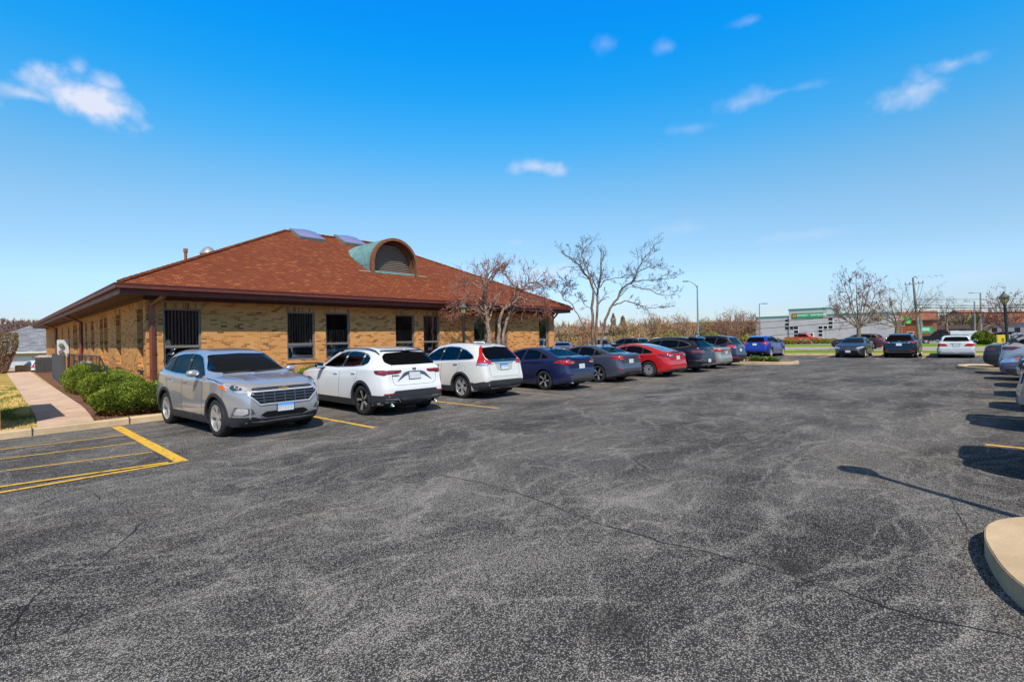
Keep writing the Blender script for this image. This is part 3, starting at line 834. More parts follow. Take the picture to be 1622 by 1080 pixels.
# ---- things by the left wall
def railing():
    t = thing('stair_railing', 'black metal railing with pickets along the left brick wall behind the bushes', 'railing', (2.5, 20.3, .1))
    P = MB(); P.tube([(0, -1.7, .75), (0, -1.0, 1.0), (0, 0, 1.33), (0, 9, 1.33)], .022, 6); P.tube([(0, 0, .2), (0, 9, .2)], .015, 5)
    P.obj('top_rail', BLK, t)
    for i in range(28):
        P = MB(); P.tube([(0, i * .33, 0 if i % 5 == 0 else .2), (0, i * .33, 1.33)], .018 if i % 5 == 0 else .009, 5); P.obj('picket', BLK, t)
    for y, z in ((-1.7, .75), (-.85, 1.05)):
        P = MB(); P.tube([(0, y, 0), (0, y, z)], .015, 5); P.obj('picket', BLK, t)
railing()
t = thing('screen_fence', 'dark grey board screen standing between the bushes and the air conditioner', 'fence', (2.55, 37, .1), radians(-90.0 - 2))
P = MB()
for i in range(9):
    P.box(i * 1.0 + .01, i * 1.0 + .985, -.02, .02, .05, 1.28)
P.obj('board', plain('dark_fence_board', (.055, .055, .06), .7, var=.2), t)
P = MB()
for i in (0, 3, 6, 9): P.box(i * 1.0 - .045, i * 1.0 + .045, .025, .11, 0, 1.3)
P.obj('fence_post', plain('dark_fence_board', (.055, .055, .06)), t)
def condenser(x, y, w, h, label, rz=0):
    t = thing('air_conditioner', label, 'air conditioner', (x, y, .14), rz)
    P = MB(); P.box(-w / 2, w / 2, -w / 2, w / 2, .0, h); P.obj('cabinet', plain('condenser_grey', (.16, .16, .15), .5, .3), t, bevel=.02)
    P = MB()
    for k in range(26):
        z = .06 + (h - .16) * k / 25
        P.box(-w / 2 - .012, w / 2 + .012, -w / 2 - .012, -w / 2 + .0, z, z + .012); P.box(-w / 2 - .012, -w / 2 + .0, -w / 2, w / 2, z, z + .012)
    for k in range(6):
        a = -w / 2 + w * k / 5; P.box(a - .012, a + .012, -w / 2 - .02, -w / 2 - .013, 0, h); P.box(-w / 2 - .02, -w / 2 - .013, a - .012, a + .012, 0, h)
    P.obj('louvre_grille', plain('condenser_fins', (.09, .09, .09), .5, .3), t)
    P = MB(); P.box(-w / 2 - .03, w / 2 + .03, -w / 2 - .03, w / 2 + .03, h, h + .06); P.lathe([(w * .42, h + .06), (w * .42, h + .12), (w * .3, h + .13), (0, h + .14)], 24)
    P.obj('top_cover', plain('condenser_top', (.5, .5, .48), .5, .2), t, smooth=True, sharp=40)
condenser(2.78, 45.0, .95, .95, 'grey louvred air conditioner on the ground beside the sidewalk')
t = thing('meter_cabinet', 'white electrical meter cabinet on the left brick wall', 'cabinet', (3.08, 38.0, 1.2))
P = MB(); P.box(-.24, .25, 0, .35, 0, .95); P.obj('cabinet_body', plain('white_enamel', (.6, .62, .62), .4), t, bevel=.015)
P = MB()
for z in (.28, .66): P.lathe([(.11, 0), (.11, -.12), (.09, -.15), (0, -.155)], 16, 'y', c=(-.1, 0, z))
P.obj('meter_dial', plain('meter_glass', (.2, .22, .2), .15), t, smooth=True, sharp=40)
t = thing('heat_pump', 'small white slatted heat pump unit behind the railing', 'air conditioner', (2.75, 25.9, .12))
P = MB(); P.box(-.18, .18, -.4, .4, .25, 1.05); P.box(-.15, .15, -.3, -.2, 0, .25); P.box(-.15, .15, .2, .3, 0, .25)
P.obj('casing', plain('white_enamel', (.6, .62, .62)), t, bevel=.02)
P = MB()
for k in range(9): P.box(-.19, -.181, -.33, .33, .32 + .075 * k, .35 + .075 * k); P.box(-.14, .14, -.41, -.401, .32 + .075 * k, .35 + .075 * k)
P.obj('grille', plain('grille_grey', (.2, .21, .22), .5), t)
# stand-in block added out of frame, sized so its shadow falls on the sidewalk
t = thing('shadow_block', 'unseen brick block added left of the sidewalk to cast its shadow', 'sign', (-.1, 14.2, .1))
P = MB(); P.box(-.3, .3, 0, 3.7, 0, 2.1); P.obj('block_body', BRICK, t)
P = MB(); P.box(-.34, .34, -.06, 3.76, 2.102, 2.2); P.obj('coping', CONC, t, bevel=.01)
print('building ok')
#@@PART3
# ================================================================== CARS
def pchip(P):
    xs = [p[0] for p in P]; ys = [p[1] for p in P]; n = len(P)
    h = [xs[i + 1] - xs[i] for i in range(n - 1)]; d = [(ys[i + 1] - ys[i]) / h[i] for i in range(n - 1)]
    m = [d[0]] + [0 if d[i - 1] * d[i] <= 0 else (h[i - 1] + h[i]) * 3 / ((2 * h[i] + h[i - 1]) / d[i - 1] + (h[i] + 2 * h[i - 1]) / d[i]) for i in range(1, n - 1)] + [d[-1]]
    def f(x):
        x = min(max(x, xs[0]), xs[-1])
        i = 0
        while i < n - 2 and x > xs[i + 1]: i += 1
        t = (x - xs[i]) / h[i]
        return (2 * t ** 3 - 3 * t ** 2 + 1) * ys[i] + (t ** 3 - 2 * t ** 2 + t) * h[i] * m[i] + (-2 * t ** 3 + 3 * t ** 2) * ys[i + 1] + (t ** 3 - t ** 2) * h[i] * m[i + 1]
    return f
def catmull(P, sub):
    out = []
    n = len(P)
    for i in range(n - 1):
        p0 = P[max(0, i - 1)]; p1 = P[i]; p2 = P[i + 1]; p3 = P[min(n - 1, i + 2)]
        def tg(a, b, c):   # limited tangents
            l1 = math.dist(a, b) + 1e-6; l2 = math.dist(b, c) + 1e-6
            return [((b[k] - a[k]) / l1 * l2 + (c[k] - b[k]) / l2 * l1) / (l1 + l2) for k in (0, 1)]
        L = math.dist(p1, p2)
        m1 = tg(p0, p1, p2) if i > 0 else [(p2[k] - p1[k]) / (L + 1e-9) for k in (0, 1)]
        m2 = tg(p1, p2, p3) if i < n - 2 else [(p2[k] - p1[k]) / (L + 1e-9) for k in (0, 1)]
        for j in range(sub):
            t = j / sub
            out.append([(2 * t ** 3 - 3 * t ** 2 + 1) * p1[k] + (t ** 3 - 2 * t ** 2 + t) * L * m1[k] + (-2 * t ** 3 + 3 * t ** 2) * p2[k] + (t ** 3 - t ** 2) * L * m2[k] for k in (0, 1)])
    out.append(list(P[-1]))
    return out
class Car:
    def __init__(s, spec):
        s.sp = spec; s.L, s.W = spec['L'], spec['W']
        s.top, s.belt = pchip(spec['top']), pchip(spec['belt'])
        s.bot = pchip(spec.get('bot', [(0, .27), (.25, .2), (.8, .19), (s.L - .9, .19), (s.L - .3, .24), (s.L, .34)]))
        s.ff, s.rf = pchip(spec['front']), pchip(spec['rear'])
        s.tum = spec.get('tum', .42); s.plf = spec.get('plf', .26); s.plr = spec.get('plr', .16)
        s.fa, s.ra = spec.get('fa', .8), spec.get('ra', 1.25)
        s.flare = spec.get('flare', .018); s.wx = (spec['ax1'], spec['ax2']); s.R = spec['R']
    def ring(s, x, inset=0, zfloor=None):
        L, W = s.L, s.W
        a, b = 1.0, .75
        w = W / 2
        if x < a: w *= 1 - s.plf * (1 - x / a) ** 2.4
        if L - x < b: w *= 1 - s.plr * (1 - (L - x) / b) ** 2.4
        for c in s.wx: w += s.flare * math.exp(-((x - c) / .42) ** 2)
        w -= inset
        zt = s.top(x) - inset; zs = min(s.belt(x), zt - .02 - inset); zb = s.bot(x)
        if zfloor is not None: zb = zfloor; zs = max(zs, zb + .05); zt = max(zt, zs + .02)
        h = max(0, zt - zs)
        rr = min(.085, h * .5)
        k = min(1, h / .35)
        wr = .955 * w - .035 - .05 * k - s.tum * max(0, h - rr)
        lo = zs - zb
        K = [(0, zb), (.8 * w, zb), (.955 * w, zb + .03), (.985 * w, zb + .12 * lo + .03), (1.0 * w, zb + .42 * lo), (.993 * w, zb + .66 * lo), (.972 * w, zb + .9 * lo), (.955 * w, zs), (.955 * w - .03, zs + .012 * k + min(.012, h * .2)),
             (wr, zt - rr), (wr - .05 - .02 * k, zt - rr * .32), (wr * .55, zt - .004), (0, zt)]
        if zfloor is not None: K[2] = (.955 * w, zb + .01); K[3] = (.985 * w, zb + .02)
        return catmull(K, 3)
    def pt(s, x, y, z):
        L = s.L; dx = 0
        if x < s.fa: dx += s.ff(z) * (1 - x / s.fa) ** 1.25
        if L - x < s.ra: dx -= s.rf(z) * (1 - (L - x) / s.ra) ** 1.25
        return (L / 2 - (x + dx), y, z)
    def loft(s, xs, inset=0, zfloor=None, roundend=True):
        rows = []
        for x in xs:
            r = s.ring(x, inset, zfloor)
            e = min(x, s.L - x)
            if roundend and e < .13:
                q = 1 - e / .13; k = 1 - .10 * q ** 2.2
                zc = (r[0][1] + r[-1][1]) / 2
                r = [(y * (1 - .05 * q ** 2.2), zc + (z - zc) * k) for y, z in r]
            full = [(y, z) for y, z in r] + [(-y, z) for y, z in r[-2:0:-1]]
            rows.append([s.pt(x, y, z) for y, z in full])
        n = len(rows[0]); v = [p for r in rows for p in r]; f = []
        for i in range(len(rows) - 1):
            for j in range(n):
                f.append((i * n + j, (i + 1) * n + j, (i + 1) * n + (j + 1) % n, i * n + (j + 1) % n))
        # end caps as strips between the two halves
        h = n // 2
        for base, flip in ((0, False), ((len(rows) - 1) * n, True)):
            for j in range(h):
                a, b = base + j, base + j + 1
                c, d = base + (n - j) % n, base + (n - j - 1) % n
                q = [a, b, d, c]
                q = [q[i] for i in range(4) if q[i] not in q[:i]]
                if len(q) > 2: f.append(tuple(q[::-1]) if flip else tuple(q))
        return v, f
def mkmesh(v, f, recalc=True):
    me = bpy.data.meshes.new('m'); me.from_pydata(v, [], f)
    if recalc:
        bm = bmesh.new(); bm.from_mesh(me); bmesh.ops.remove_doubles(bm, verts=bm.verts, dist=1e-5); bmesh.ops.recalc_face_normals(bm, faces=bm.faces); bm.to_mesh(me); bm.free()
    return me
def boolean(me, cutters):
    o = bpy.data.objects.new('tmp', me); COL.objects.link(o); tmp = []
    for c in cutters:
        cm = mkmesh(*c); co = bpy.data.objects.new('cut', cm); COL.objects.link(co); tmp.append(co)
        md = o.modifiers.new('b', 'BOOLEAN'); md.operation = 'DIFFERENCE'; md.solver = 'EXACT'; md.object = co
    bpy.context.view_layer.update()
    r = bpy.data.meshes.new_from_object(o.evaluated_get(bpy.context.evaluated_depsgraph_get()))
    for t in tmp + [o]: bpy.data.objects.remove(t)
    return r
def clip(poly, a, b, c):
    """keep a*x+b*y<=c"""
    out = []; n = len(poly)
    for i in range(n):
        p, q = poly[i], poly[(i + 1) % n]; dp, dq = a * p[0] + b * p[1] - c, a * q[0] + b * q[1] - c
        if dp <= 0: out.append(p)
        if (dp < 0 < dq) or (dq < 0 < dp):
            t = dp / (dp - dq); out.append((p[0] + (q[0] - p[0]) * t, p[1] + (q[1] - p[1]) * t))
    return out
def rounded(poly, r=.04, n=3):
    out = []; N = len(poly)
    for i in range(N):
        p0, p, p2 = (Vector(poly[(i - 1) % N]), Vector(poly[i]), Vector(poly[(i + 1) % N]))
        d1, d2 = p0 - p, p2 - p
        k = min(r, d1.length * .45, d2.length * .45)
        if k < 1e-4: out.append(tuple(p)); continue
        a, b = p + d1.normalized() * k, p + d2.normalized() * k
        for j in range(n + 1):
            t = j / n; out.append(tuple(a * (1 - t) ** 2 + p * 2 * t * (1 - t) + b * t * t))
    return out
def inside(p, poly):
    c = False; n = len(poly); j = n - 1
    for i in range(n):
        if (poly[i][1] > p[1]) != (poly[j][1] > p[1]) and p[0] < (poly[j][0] - poly[i][0]) * (p[1] - poly[i][1]) / (poly[j][1] - poly[i][1]) + poly[i][0]: c = not c
        j = i
    return c
def offs(poly, d):
    """offset polygon outward by d (simple mitre)"""
    N = len(poly); ar = sum(poly[i][0] * poly[(i + 1) % N][1] - poly[(i + 1) % N][0] * poly[i][1] for i in range(N))
    sg = 1 if ar > 0 else -1; out = []
    for i in range(N):
        a, p, b = Vector(poly[i - 1]), Vector(poly[i]), Vector(poly[(i + 1) % N])
        e1, e2 = (p - a), (b - p)
        if e1.length < 1e-7 or e2.length < 1e-7: out.append(tuple(p)); continue
        e1.normalize(); e2.normalize()
        n1, n2 = Vector((e1.y, -e1.x)) * sg, Vector((e2.y, -e2.x)) * sg
        m = n1 + n2
        if m.length < .3: m = n1
        m = m.normalized(); k = 1 / max(.5, m.dot(n1)); out.append(tuple(p + m * d * k))
    return out
class Panels:
    """pieces laid on the body surface: 2D outline -> projected, thickened mesh"""
    def __init__(s, car, me):
        s.car = car; s.bvh = BVHTree.FromPolygons([v.co for v in me.vertices], [tuple(p.vertices) for p in me.polygons])
    def project(s, view, a, b):
        L = s.car.L
        if view == 'L': o, d = Vector((L / 2 - a, 3, b)), Vector((0, -1, 0))
        elif view == 'R': o, d = Vector((L / 2 - a, -3, b)), Vector((0, 1, 0))
        elif view == 'F': o, d = Vector((L / 2 + 2, a, b)), Vector((-1, 0, 0))
        elif view == 'B': o, d = Vector((-L / 2 - 2, a, b)), Vector((1, 0, 0))
        elif view in 'PQ':
            k = 1 if view == 'P' else -1; q = .70711; W_ = s.car.W / 2
            o = Vector((-L / 2 + a * q - 2 * q, k * (W_ + a * q + 2 * q), b)); d = Vector((q, -k * q, 0))
        else: o, d = Vector((L / 2 - a, b, 4)), Vector((0, 0, -1))
        r = s.bvh.ray_cast(o, d)
        if r[0] is None:
            q = o.copy()
            if view in 'LR': q.y = math.copysign(s.car.W / 2, o.y)
            elif view == 'F': q.x = L / 2 - .25
            elif view == 'B': q.x = -L / 2 + .25
            elif view in 'PQ': q = o + d * 2.1
            else: q.z = 1.4
            r = s.bvh.find_nearest(q)
        n = r[1]
        if n.dot(d) > 0: n = -n
        return r[0], n
    def patch(s, M, view, poly, off=.004, thick=.006, grid=.05, mi=0, maxe=.26):
        B = []
        N = len(poly)
        for i in range(N):
            p, q = poly[i], poly[(i + 1) % N]; k = max(1, int(math.dist(p, q) / grid))
            B += [(p[0] + (q[0] - p[0]) * j / k, p[1] + (q[1] - p[1]) * j / k) for j in range(k)]
        x0, x1 = min(p[0] for p in B), max(p[0] for p in B); y0, y1 = min(p[1] for p in B), max(p[1] for p in B)
        I = []
        nx, ny = int((x1 - x0) / grid) + 1, int((y1 - y0) / grid) + 1
        if nx * ny < 4000:
            for i in range(nx):
                for j in range(ny):
                    p = (x0 + grid * (i + .5), y0 + grid * (j + .5))
                    if inside(p, B) and min(math.dist(p, q) for q in B) > grid * .45: I.append(p)
        pts = [Vector(p) for p in B + I]
        r = geometry.delaunay_2d_cdt(pts, [], [list(range(len(B)))], 1, 1e-6)
        vs, fs = r[0], r[2]
        ar = 0
        out, inn = [], []
        for v in vs:
            p, n = s.project(view, v.x, v.y)
            if view in 'LR': n = Vector((n.x * .3, n.y, n.z)).normalized()
            out.append(p + n * off); inn.append(p + n * (off - thick))
        k = len(out)
        fs = [f for f in fs if max((out[f[i]] - out[f[i - 1]]).length for i in range(len(f))) < maxe]
        ed = {}
        for f in fs:
            for i in range(len(f)):
                e = (f[i], f[(i + 1) % len(f)]); ed[e] = 1
        F = [tuple(f) for f in fs] + [tuple(x + k for x in reversed(f)) for f in fs]
        for (a, b) in ed:
            if (b, a) not in ed: F.append((b, a, a + k, b + k))
        M.add(out + inn, F, mi)
    def line(s, M, view, pts, w=.008, off=.0015, thick=.004, mi=0, grid=.06, closed=False):
        if closed: pts = list(pts) + [pts[0]]
        pts = dens(pts, grid); n = len(pts); vs = []
        for i, p in enumerate(pts):
            a, b = Vector(pts[max(0, i - 1)]), Vector(pts[min(n - 1, i + 1)])
            if closed and i in (0, n - 1): a, b = Vector(pts[-2]), Vector(pts[1])
            d = (b - a).normalized(); nn = Vector((-d.y, d.x)) * w / 2
            for q in (Vector(p) + nn, Vector(p) - nn):
                c, m_ = s.project(view, q.x, q.y); vs.append(c + m_ * off)
            for q in (Vector(p) + nn, Vector(p) - nn):
                c, m_ = s.project(view, q.x, q.y); vs.append(c + m_ * (off - thick))
        F = []
        for i in range(n - 1):
            a, b = 4 * i, 4 * i + 4
            F += [(a, a + 1, b + 1, b), (a + 1, a + 3, b + 3, b + 1), (a + 2, a, b, b + 2)]
        M.add(vs, F, mi)
def fixn(me):
    bm = bmesh.new(); bm.from_mesh(me); bmesh.ops.recalc_face_normals(bm, faces=bm.faces); bm.to_mesh(me); bm.free(); return me
def pobj(M, name, mat, parent, smooth=True, sharp=40):
    me = M.mesh(name, mat); fixn(me)
    if smooth: me.shade_smooth(); me.set_sharp_from_angle(angle=radians(sharp))
    return link(name, me, parent=parent)
_wc = {}
def wheel(parent, R, loc, left, style, n=5, w=.225):
    key = (R, style, n)
    if key not in _wc:
        T = MB()
        rr = R * .70 if style != 'small' else R * .62
        T.lathe([(rr, -w / 2), (rr + .02, -w / 2), (R * .93, -w / 2 + .006), (R * .985, -w / 2 + .03), (R, -w * .3), (R, -w * .1), (R - .008, -w * .09), (R - .008, -w * .07), (R, -w * .06), (R, w * .06), (R - .008, w * .07), (R - .008, w * .09), (R, w * .1), (R, w * .3), (R * .985, w / 2 - .03), (R * .93, w / 2 - .006), (rr + .02, w / 2), (rr, w / 2 - .01), (rr - .01, -w / 2), (rr, -w / 2)], 40, 'y')
        tm = fixn(T.mesh('tyre', RUB)); tm.shade_smooth(); tm.set_sharp_from_angle(angle=radians(50))
        D = MB()   # hub disc / brake
        D.lathe([(0, -.03), (rr * .99, -.03), (rr * .99, w * .1), (rr * .97, w * .1), (rr * .96, -.01), (rr * .62, 0), (rr * .6, .02), (0, .02)], 32, 'y')
        dm = fixn(D.mesh('wheel', plain('brake_dark', (.03, .03, .03), .5, .4))); dm.shade_smooth(); dm.set_sharp_from_angle(angle=radians(40))
        S = MB(); f0 = w / 2 - .022
        S.lathe([(rr * 1.0, f0 + .012), (rr * .95, f0 + .012), (rr * .93, f0 - .01), (rr * .9, -.02), (rr * .985, -.02), (rr * 1.0, f0 + .012)], 40, 'y')
        S.lathe([(0, f0 - .006), (rr * .15, f0 - .008), (rr * .21, f0 - .02), (rr * .23, f0 - .06), (0, f0 - .06)], 24, 'y')
        two = style in ('mix', 'turbine_mix')
        for i in range(n):
            base = 2 * pi * i / n + pi / 2
            subs = [(-.16, 1), (.16, 1)] if style in ('twin', 'mix') else [(0, 1)]
            for (da, m_) in subs:
                w0, w1 = (.026, .032) if len(subs) == 2 else (.035, .05)
                tw = .22 if 'turbine' in style else 0
                pts = []
                for (r_, wd, dd, ang) in ((rr * .16, w0 * .9, -.014, 0), (rr * .55, w0, -.006, tw * .5 + da * .7), (rr * .94, w1, .004, tw + da * 1.35)):
                    a_ = base + ang
                    c_ = Vector((r_ * cos(a_), 0, r_ * sin(a_))); t_ = Vector((-sin(a_), 0, cos(a_)))
                    pts.append((c_ + t_ * wd, c_ - t_ * wd, dd))
                vs = []
                for (p, q, dd) in pts: vs += [(p.x, f0 + dd, p.z), (q.x, f0 + dd, q.z), (p.x, f0 + dd - .03, p.z), (q.x, f0 + dd - .03, q.z)]
                fs = []
                for k in (0, 4): fs += [(k, k + 1, k + 5, k + 4), (k + 1, k + 3, k + 7, k + 5), (k + 2, k, k + 4, k + 6)]
                S.add(vs, fs, 1 if (two and da <= 0) else 0)
        main = {'silver': SILV, 'twin': SILV, 'turbine': SILV, 'dark': DARKAL, 'mix': SILV, 'turbine_mix': SILV, 'small': SILV, 'turbine_dark': DARKAL}[style]
        sm = S.mesh('rim', [DARKAL, SILV] if two else [main, DARKAL]); fixn(sm)
        sm.shade_smooth(); sm.set_sharp_from_angle(angle=radians(35))
        _wc[key] = (dm, tm, sm)
    dm, tm, sm = _wc[key]
    o = link('wheel', dm, parent=parent, loc=loc, rot=(0, 0, 0 if left else pi))
    link('tyre', tm, parent=o); link('rim', sm, parent=o)
    o.rotation_euler[1] = RND.uniform(0, 1.2) if left else 0
    return o
def mirrorpoly(p): return [(-a, b) for a, b in p]
FONTS = {}
def text(s, size, mat, parent, loc, rot, name='badge', ext=.004, bold=False, sx=1.0):
    cu = bpy.data.curves.new('txt', 'FONT'); cu.body = s; cu.size = size; cu.extrude = ext; cu.align_x = 'CENTER'; cu.align_y = 'CENTER'
    if bold: cu.offset = size * .02
    o = bpy.data.objects.new('tmp', cu); COL.objects.link(o); bpy.context.view_layer.update()
    me = bpy.data.meshes.new_from_object(o.evaluated_get(bpy.context.evaluated_depsgraph_get())); bpy.data.objects.remove(o)
    me.materials.clear(); me.materials.append(mat)
    r = link(name, me, parent=parent, loc=loc, rot=rot); r.scale = (sx, 1, 1)
    return r
def mat_plate(name, top):
    t = NT(name); c = t.coord()
    sp = t.node('ShaderNodeSeparateXYZ'); t.l.new(c, sp.inputs[0])
    a = t.mix(t.step(sp.outputs[2], .0, .045), (.62, .64, .68, 1), (*top, 1))
    # illegible grey smear where the number is
    n = t.noise(t.mapping(c, (1, 22, 4)), 1.6, 2)
    m_ = t.math('MULTIPLY', t.step(n, .42, .58), t.step(t.math('ABSOLUTE', t.math('ADD', sp.outputs[2], .018)), .045, .02))
    a = t.mix(t.math('MULTIPLY', m_, .45), a, (.30, .28, .34, 1))
    t.set(Base_Color=a, Roughness=.45); return t.mat
PLATE_B = mat_plate('blue_topped_plate', (.10, .35, .72)); PLATE_W = mat_plate('pale_plate', (.55, .58, .62))

def build_car(spec, name, label, cat='car'):
    c = Car(spec); L, W = c.L, c.W; R = c.R
    root = thing(name, label, cat)
    pm = spec['paint']
    nS = spec.get('n', 84)
    xs = [0, .02, .045, .08, .13, .19, .26, .34]
    k = nS
    xs += [.42 + (L - .84) * i / k for i in range(k + 1)] + [L - x for x in xs[::-1]]
    v, f = c.loft(xs)
    raw = mkmesh(v, f); P = Panels(c, raw)
    # ---- cutters
    cuts = []
    A = R + spec.get('gap', .05)
    wv, wf = [], []
    for ax in c.wx:
        for sgn in (1, -1):
            b0 = len(wv); n = 40
            for (y) in (sgn * (W / 2 - .30), sgn * (W / 2 + .2)):
                for i in range(n):
                    t = 2 * pi * i / n; wv.append((L / 2 - ax + A * cos(t), y, R + .0 + A * sin(t)))
            wf += [tuple(b0 + i for i in range(n)), tuple(b0 + n + i for i in reversed(range(n)))] + [(b0 + i, b0 + n + i, b0 + n + (i + 1) % n, b0 + (i + 1) % n) for i in range(n)]
    cuts.append((wv, wf))
    has_in = spec.get('cabin', True)
    s0, s1 = spec['cab']
    zf = spec.get('zfloor', .80)
    dlo = spec['dlo']
    cut_lines = spec['pillars']   # list of (s_at_bottom, s_at_top, gap)
    zlo, zhi = min(p[1] for p in dlo), max(p[1] for p in dlo)
    def pieces():
        out = []; rest = dlo
        for (sb, st, gap) in cut_lines + [None]:
            if (sb, st, gap) if False else False: pass
        return out
    segs = []; rest = list(dlo)
    for pl in cut_lines:
        sb, st, gap = pl
        # line through (sb,zlo),(st,zhi): points with s < line are kept
        dx_, dz_ = st - sb, zhi - zlo
        nrm = math.hypot(dx_, dz_)
        a_, b_ = dz_ / nrm, -dx_ / nrm; c0 = a_ * sb + b_ * zlo
        segs.append(clip(rest, a_, b_, c0 - gap / 2)); rest = clip(rest, -a_, -b_, -(c0 + gap / 2))
    segs.append(rest)
    segs = [rounded(s_, .035) for s_ in segs if len(s_) > 2]
    ws, rg = spec['ws'], spec['rg']     # half polygons of windscreen and rear glass: (y,z) from bottom centre outwards
    wsp = rounded(ws + mirrorpoly(ws)[::-1], .05); rgp = rounded(rg + mirrorpoly(rg)[::-1], .05)
    if has_in:
        n = 26; xs2 = [s0 + (s1 - s0) * i / n for i in range(n + 1)]
        cuts.append(c.loft(xs2, .055, zf, False))
        wv, wf = [], []
        for sg in segs:
            b0 = len(wv); n = len(sg)
            wv += [(L / 2 - a, W / 2 + .3, z) for a, z in sg] + [(L / 2 - a, -W / 2 - .3, z) for a, z in sg]
            wf += [tuple(range(b0, b0 + n)), tuple(reversed(range(b0 + n, b0 + 2 * n)))] + [(b0 + i, b0 + n + i, b0 + n + (i + 1) % n, b0 + (i + 1) % n) for i in range(n)]
        cuts.append((wv, wf))
        for (pl, xa, xb) in ((wsp, L / 2 - spec['wsx'][0], L / 2 - spec['wsx'][1]), (rgp, -L / 2 - .3, -L / 2 + spec['rgx'])):
            n = len(pl); wv = [(xa, y, z) for y, z in pl] + [(xb, y, z) for y, z in pl]
            cuts.append((wv, [tuple(range(n)), tuple(reversed(range(n, 2 * n)))] + [(i, n + i, n + (i + 1) % n, (i + 1) % n) for i in range(n)]))
    raw2 = raw.copy()
    body = boolean(raw2, cuts)
    if len(body.polygons) < 500: print('BOOLEAN TROUBLE', name, len(body.polygons)); body = raw.copy()
    body.name = 'body'; body.materials.clear(); body.materials.append(pm); body.materials.append(WELL)
    body.shade_smooth(); body.set_sharp_from_angle(angle=radians(38))
    mi = []
    for p in body.polygons:
        q = p.center; inn = False
        for ax in c.wx:
            if math.hypot(q.x - (L / 2 - ax), q.z - R) < A + .004 and abs(q.y) < W / 2 - .012 + .0: inn = True
        if has_in and not inn and q.z > zf - .02:
            r = P.bvh.find_nearest(q)
            if r[3] is not None and r[3] > .035 and s0 - .2 < L / 2 - q.x < s1 + .3: inn = True
        mi.append(1 if inn else 0)
    body.polygons.foreach_set('material_index', mi)
    link('body', body, parent=root)
    # ---- glass
    priv = spec.get('priv', 1)
    for i, sg in enumerate(segs):
        gm = GSIDE if i < priv else GPRIV
        for vw in 'LR':
            M = MB(); P.patch(M, vw, offs(sg, .012), -.010, .005, .07, 0, 9); pobj(M, 'side_window', gm, root)
    M = MB(); P.patch(M, 'F', offs(wsp, .012), -.008, .005, .08, 0, 9); pobj(M, 'windshield', GWIN, root)
    M = MB(); P.patch(M, 'B', offs(rgp, .012), -.008, .005, .08, 0, 9); pobj(M, 'rear_window', GPRIV if spec.get('rpriv', 1) else GSIDE, root)
    # window surround
    tm = spec.get('trim', BLK)
    for vw in 'LR':
        M = MB()
        P.line(M, vw, rounded(offs(dlo, .012), .04), spec.get('trimw', .018), .003, .006, closed=True)
        for pl in cut_lines:
            sb, st, gap = pl
            z_a, z_b = zlo, zhi
            q = [(sb - gap / 2, z_a), (sb + gap / 2, z_a), (st + gap / 2, z_b), (st - gap / 2, z_b)]
            q = [p for p in q]
            cl = q
            # keep within the window outline
            for e in range(len(dlo)):
                a, b = dlo[e], dlo[(e + 1) % len(dlo)]
                ar = sum(dlo[i][0] * dlo[(i + 1) % len(dlo)][1] - dlo[(i + 1) % len(dlo)][0] * dlo[i][1] for i in range(len(dlo)))
                sg_ = 1 if ar > 0 else -1
                nx_, ny_ = (b[1] - a[1]) * sg_, -(b[0] - a[0]) * sg_
                cl = clip(cl, nx_, ny_, nx_ * a[0] + ny_ * a[1])
                if len(cl) < 3: break
            if len(cl) > 2: P.patch(M, vw, cl, .002, .008, .08, 1)
        pobj(M, 'window_trim', [tm, BLK], root)
    # cabin
    if has_in:
        sm = spec.get('seat', SEAT); D = MB()
        sw = spec.get('seats', (spec['wsx'][1] + .05, spec['wsx'][1] + 1.0))
        for sx in sw:
            for sy in (-.37, .37):
                D.box(L / 2 - sx - .12, L / 2 - sx + .02, sy - .24, sy + .24, zf + .005, spec.get('seatz', 1.12))
                D.box(L / 2 - sx - .13, L / 2 - sx - .03, sy - .12, sy + .12, spec.get('seatz', 1.12) + .03, spec.get('seatz', 1.12) + .19)
        D.box(L / 2 - sw[1] - .12, L / 2 - sw[1] + .02, -.12, .12, zf + .005, spec.get('seatz', 1.12) - .06)
        D.obj('seats', sm, root, bevel=.03)
        D = MB(); x0 = spec['wsx'][0] + .32
        D.box(L / 2 - x0 - .38, L / 2 - x0, -W / 2 + .18, W / 2 - .18, zf + .005, spec['dash'])
        D.obj('dashboard', plain('dashboard', (.025, .028, .04), .7), root, bevel=.03)
        D = MB(); r_ = .185; pts = [(0, r_ * cos(2 * pi * i / 20), r_ * sin(2 * pi * i / 20)) for i in range(21)]
        D.tube(pts, .015, 6, caps=False); D.tube([(0, -r_, 0), (0, r_, 0)], .015, 5); D.tube([(0, 0, 0), (0, 0, -r_)], .015, 5)
        D.obj('steering_wheel', plain('steering_wheel', spec.get('swc', (.05, .05, .05)), .6), root, (L / 2 - x0 - .42, .37, spec['dash'] + .02), (0, radians(-22), 0))
    # wheels
    for i, ax in enumerate(c.wx):
        for sgn in (1, -1):
            wheel(root, R, (L / 2 - ax, sgn * (W / 2 - .125), R - .004), sgn > 0, spec['rim'][0], spec['rim'][1])
    # underbody
    D = MB(); D.box(-L / 2 + .35, L / 2 - .35, -W / 2 + .32, W / 2 - .32, .17, .3); D.obj('underbody', WELL, root)
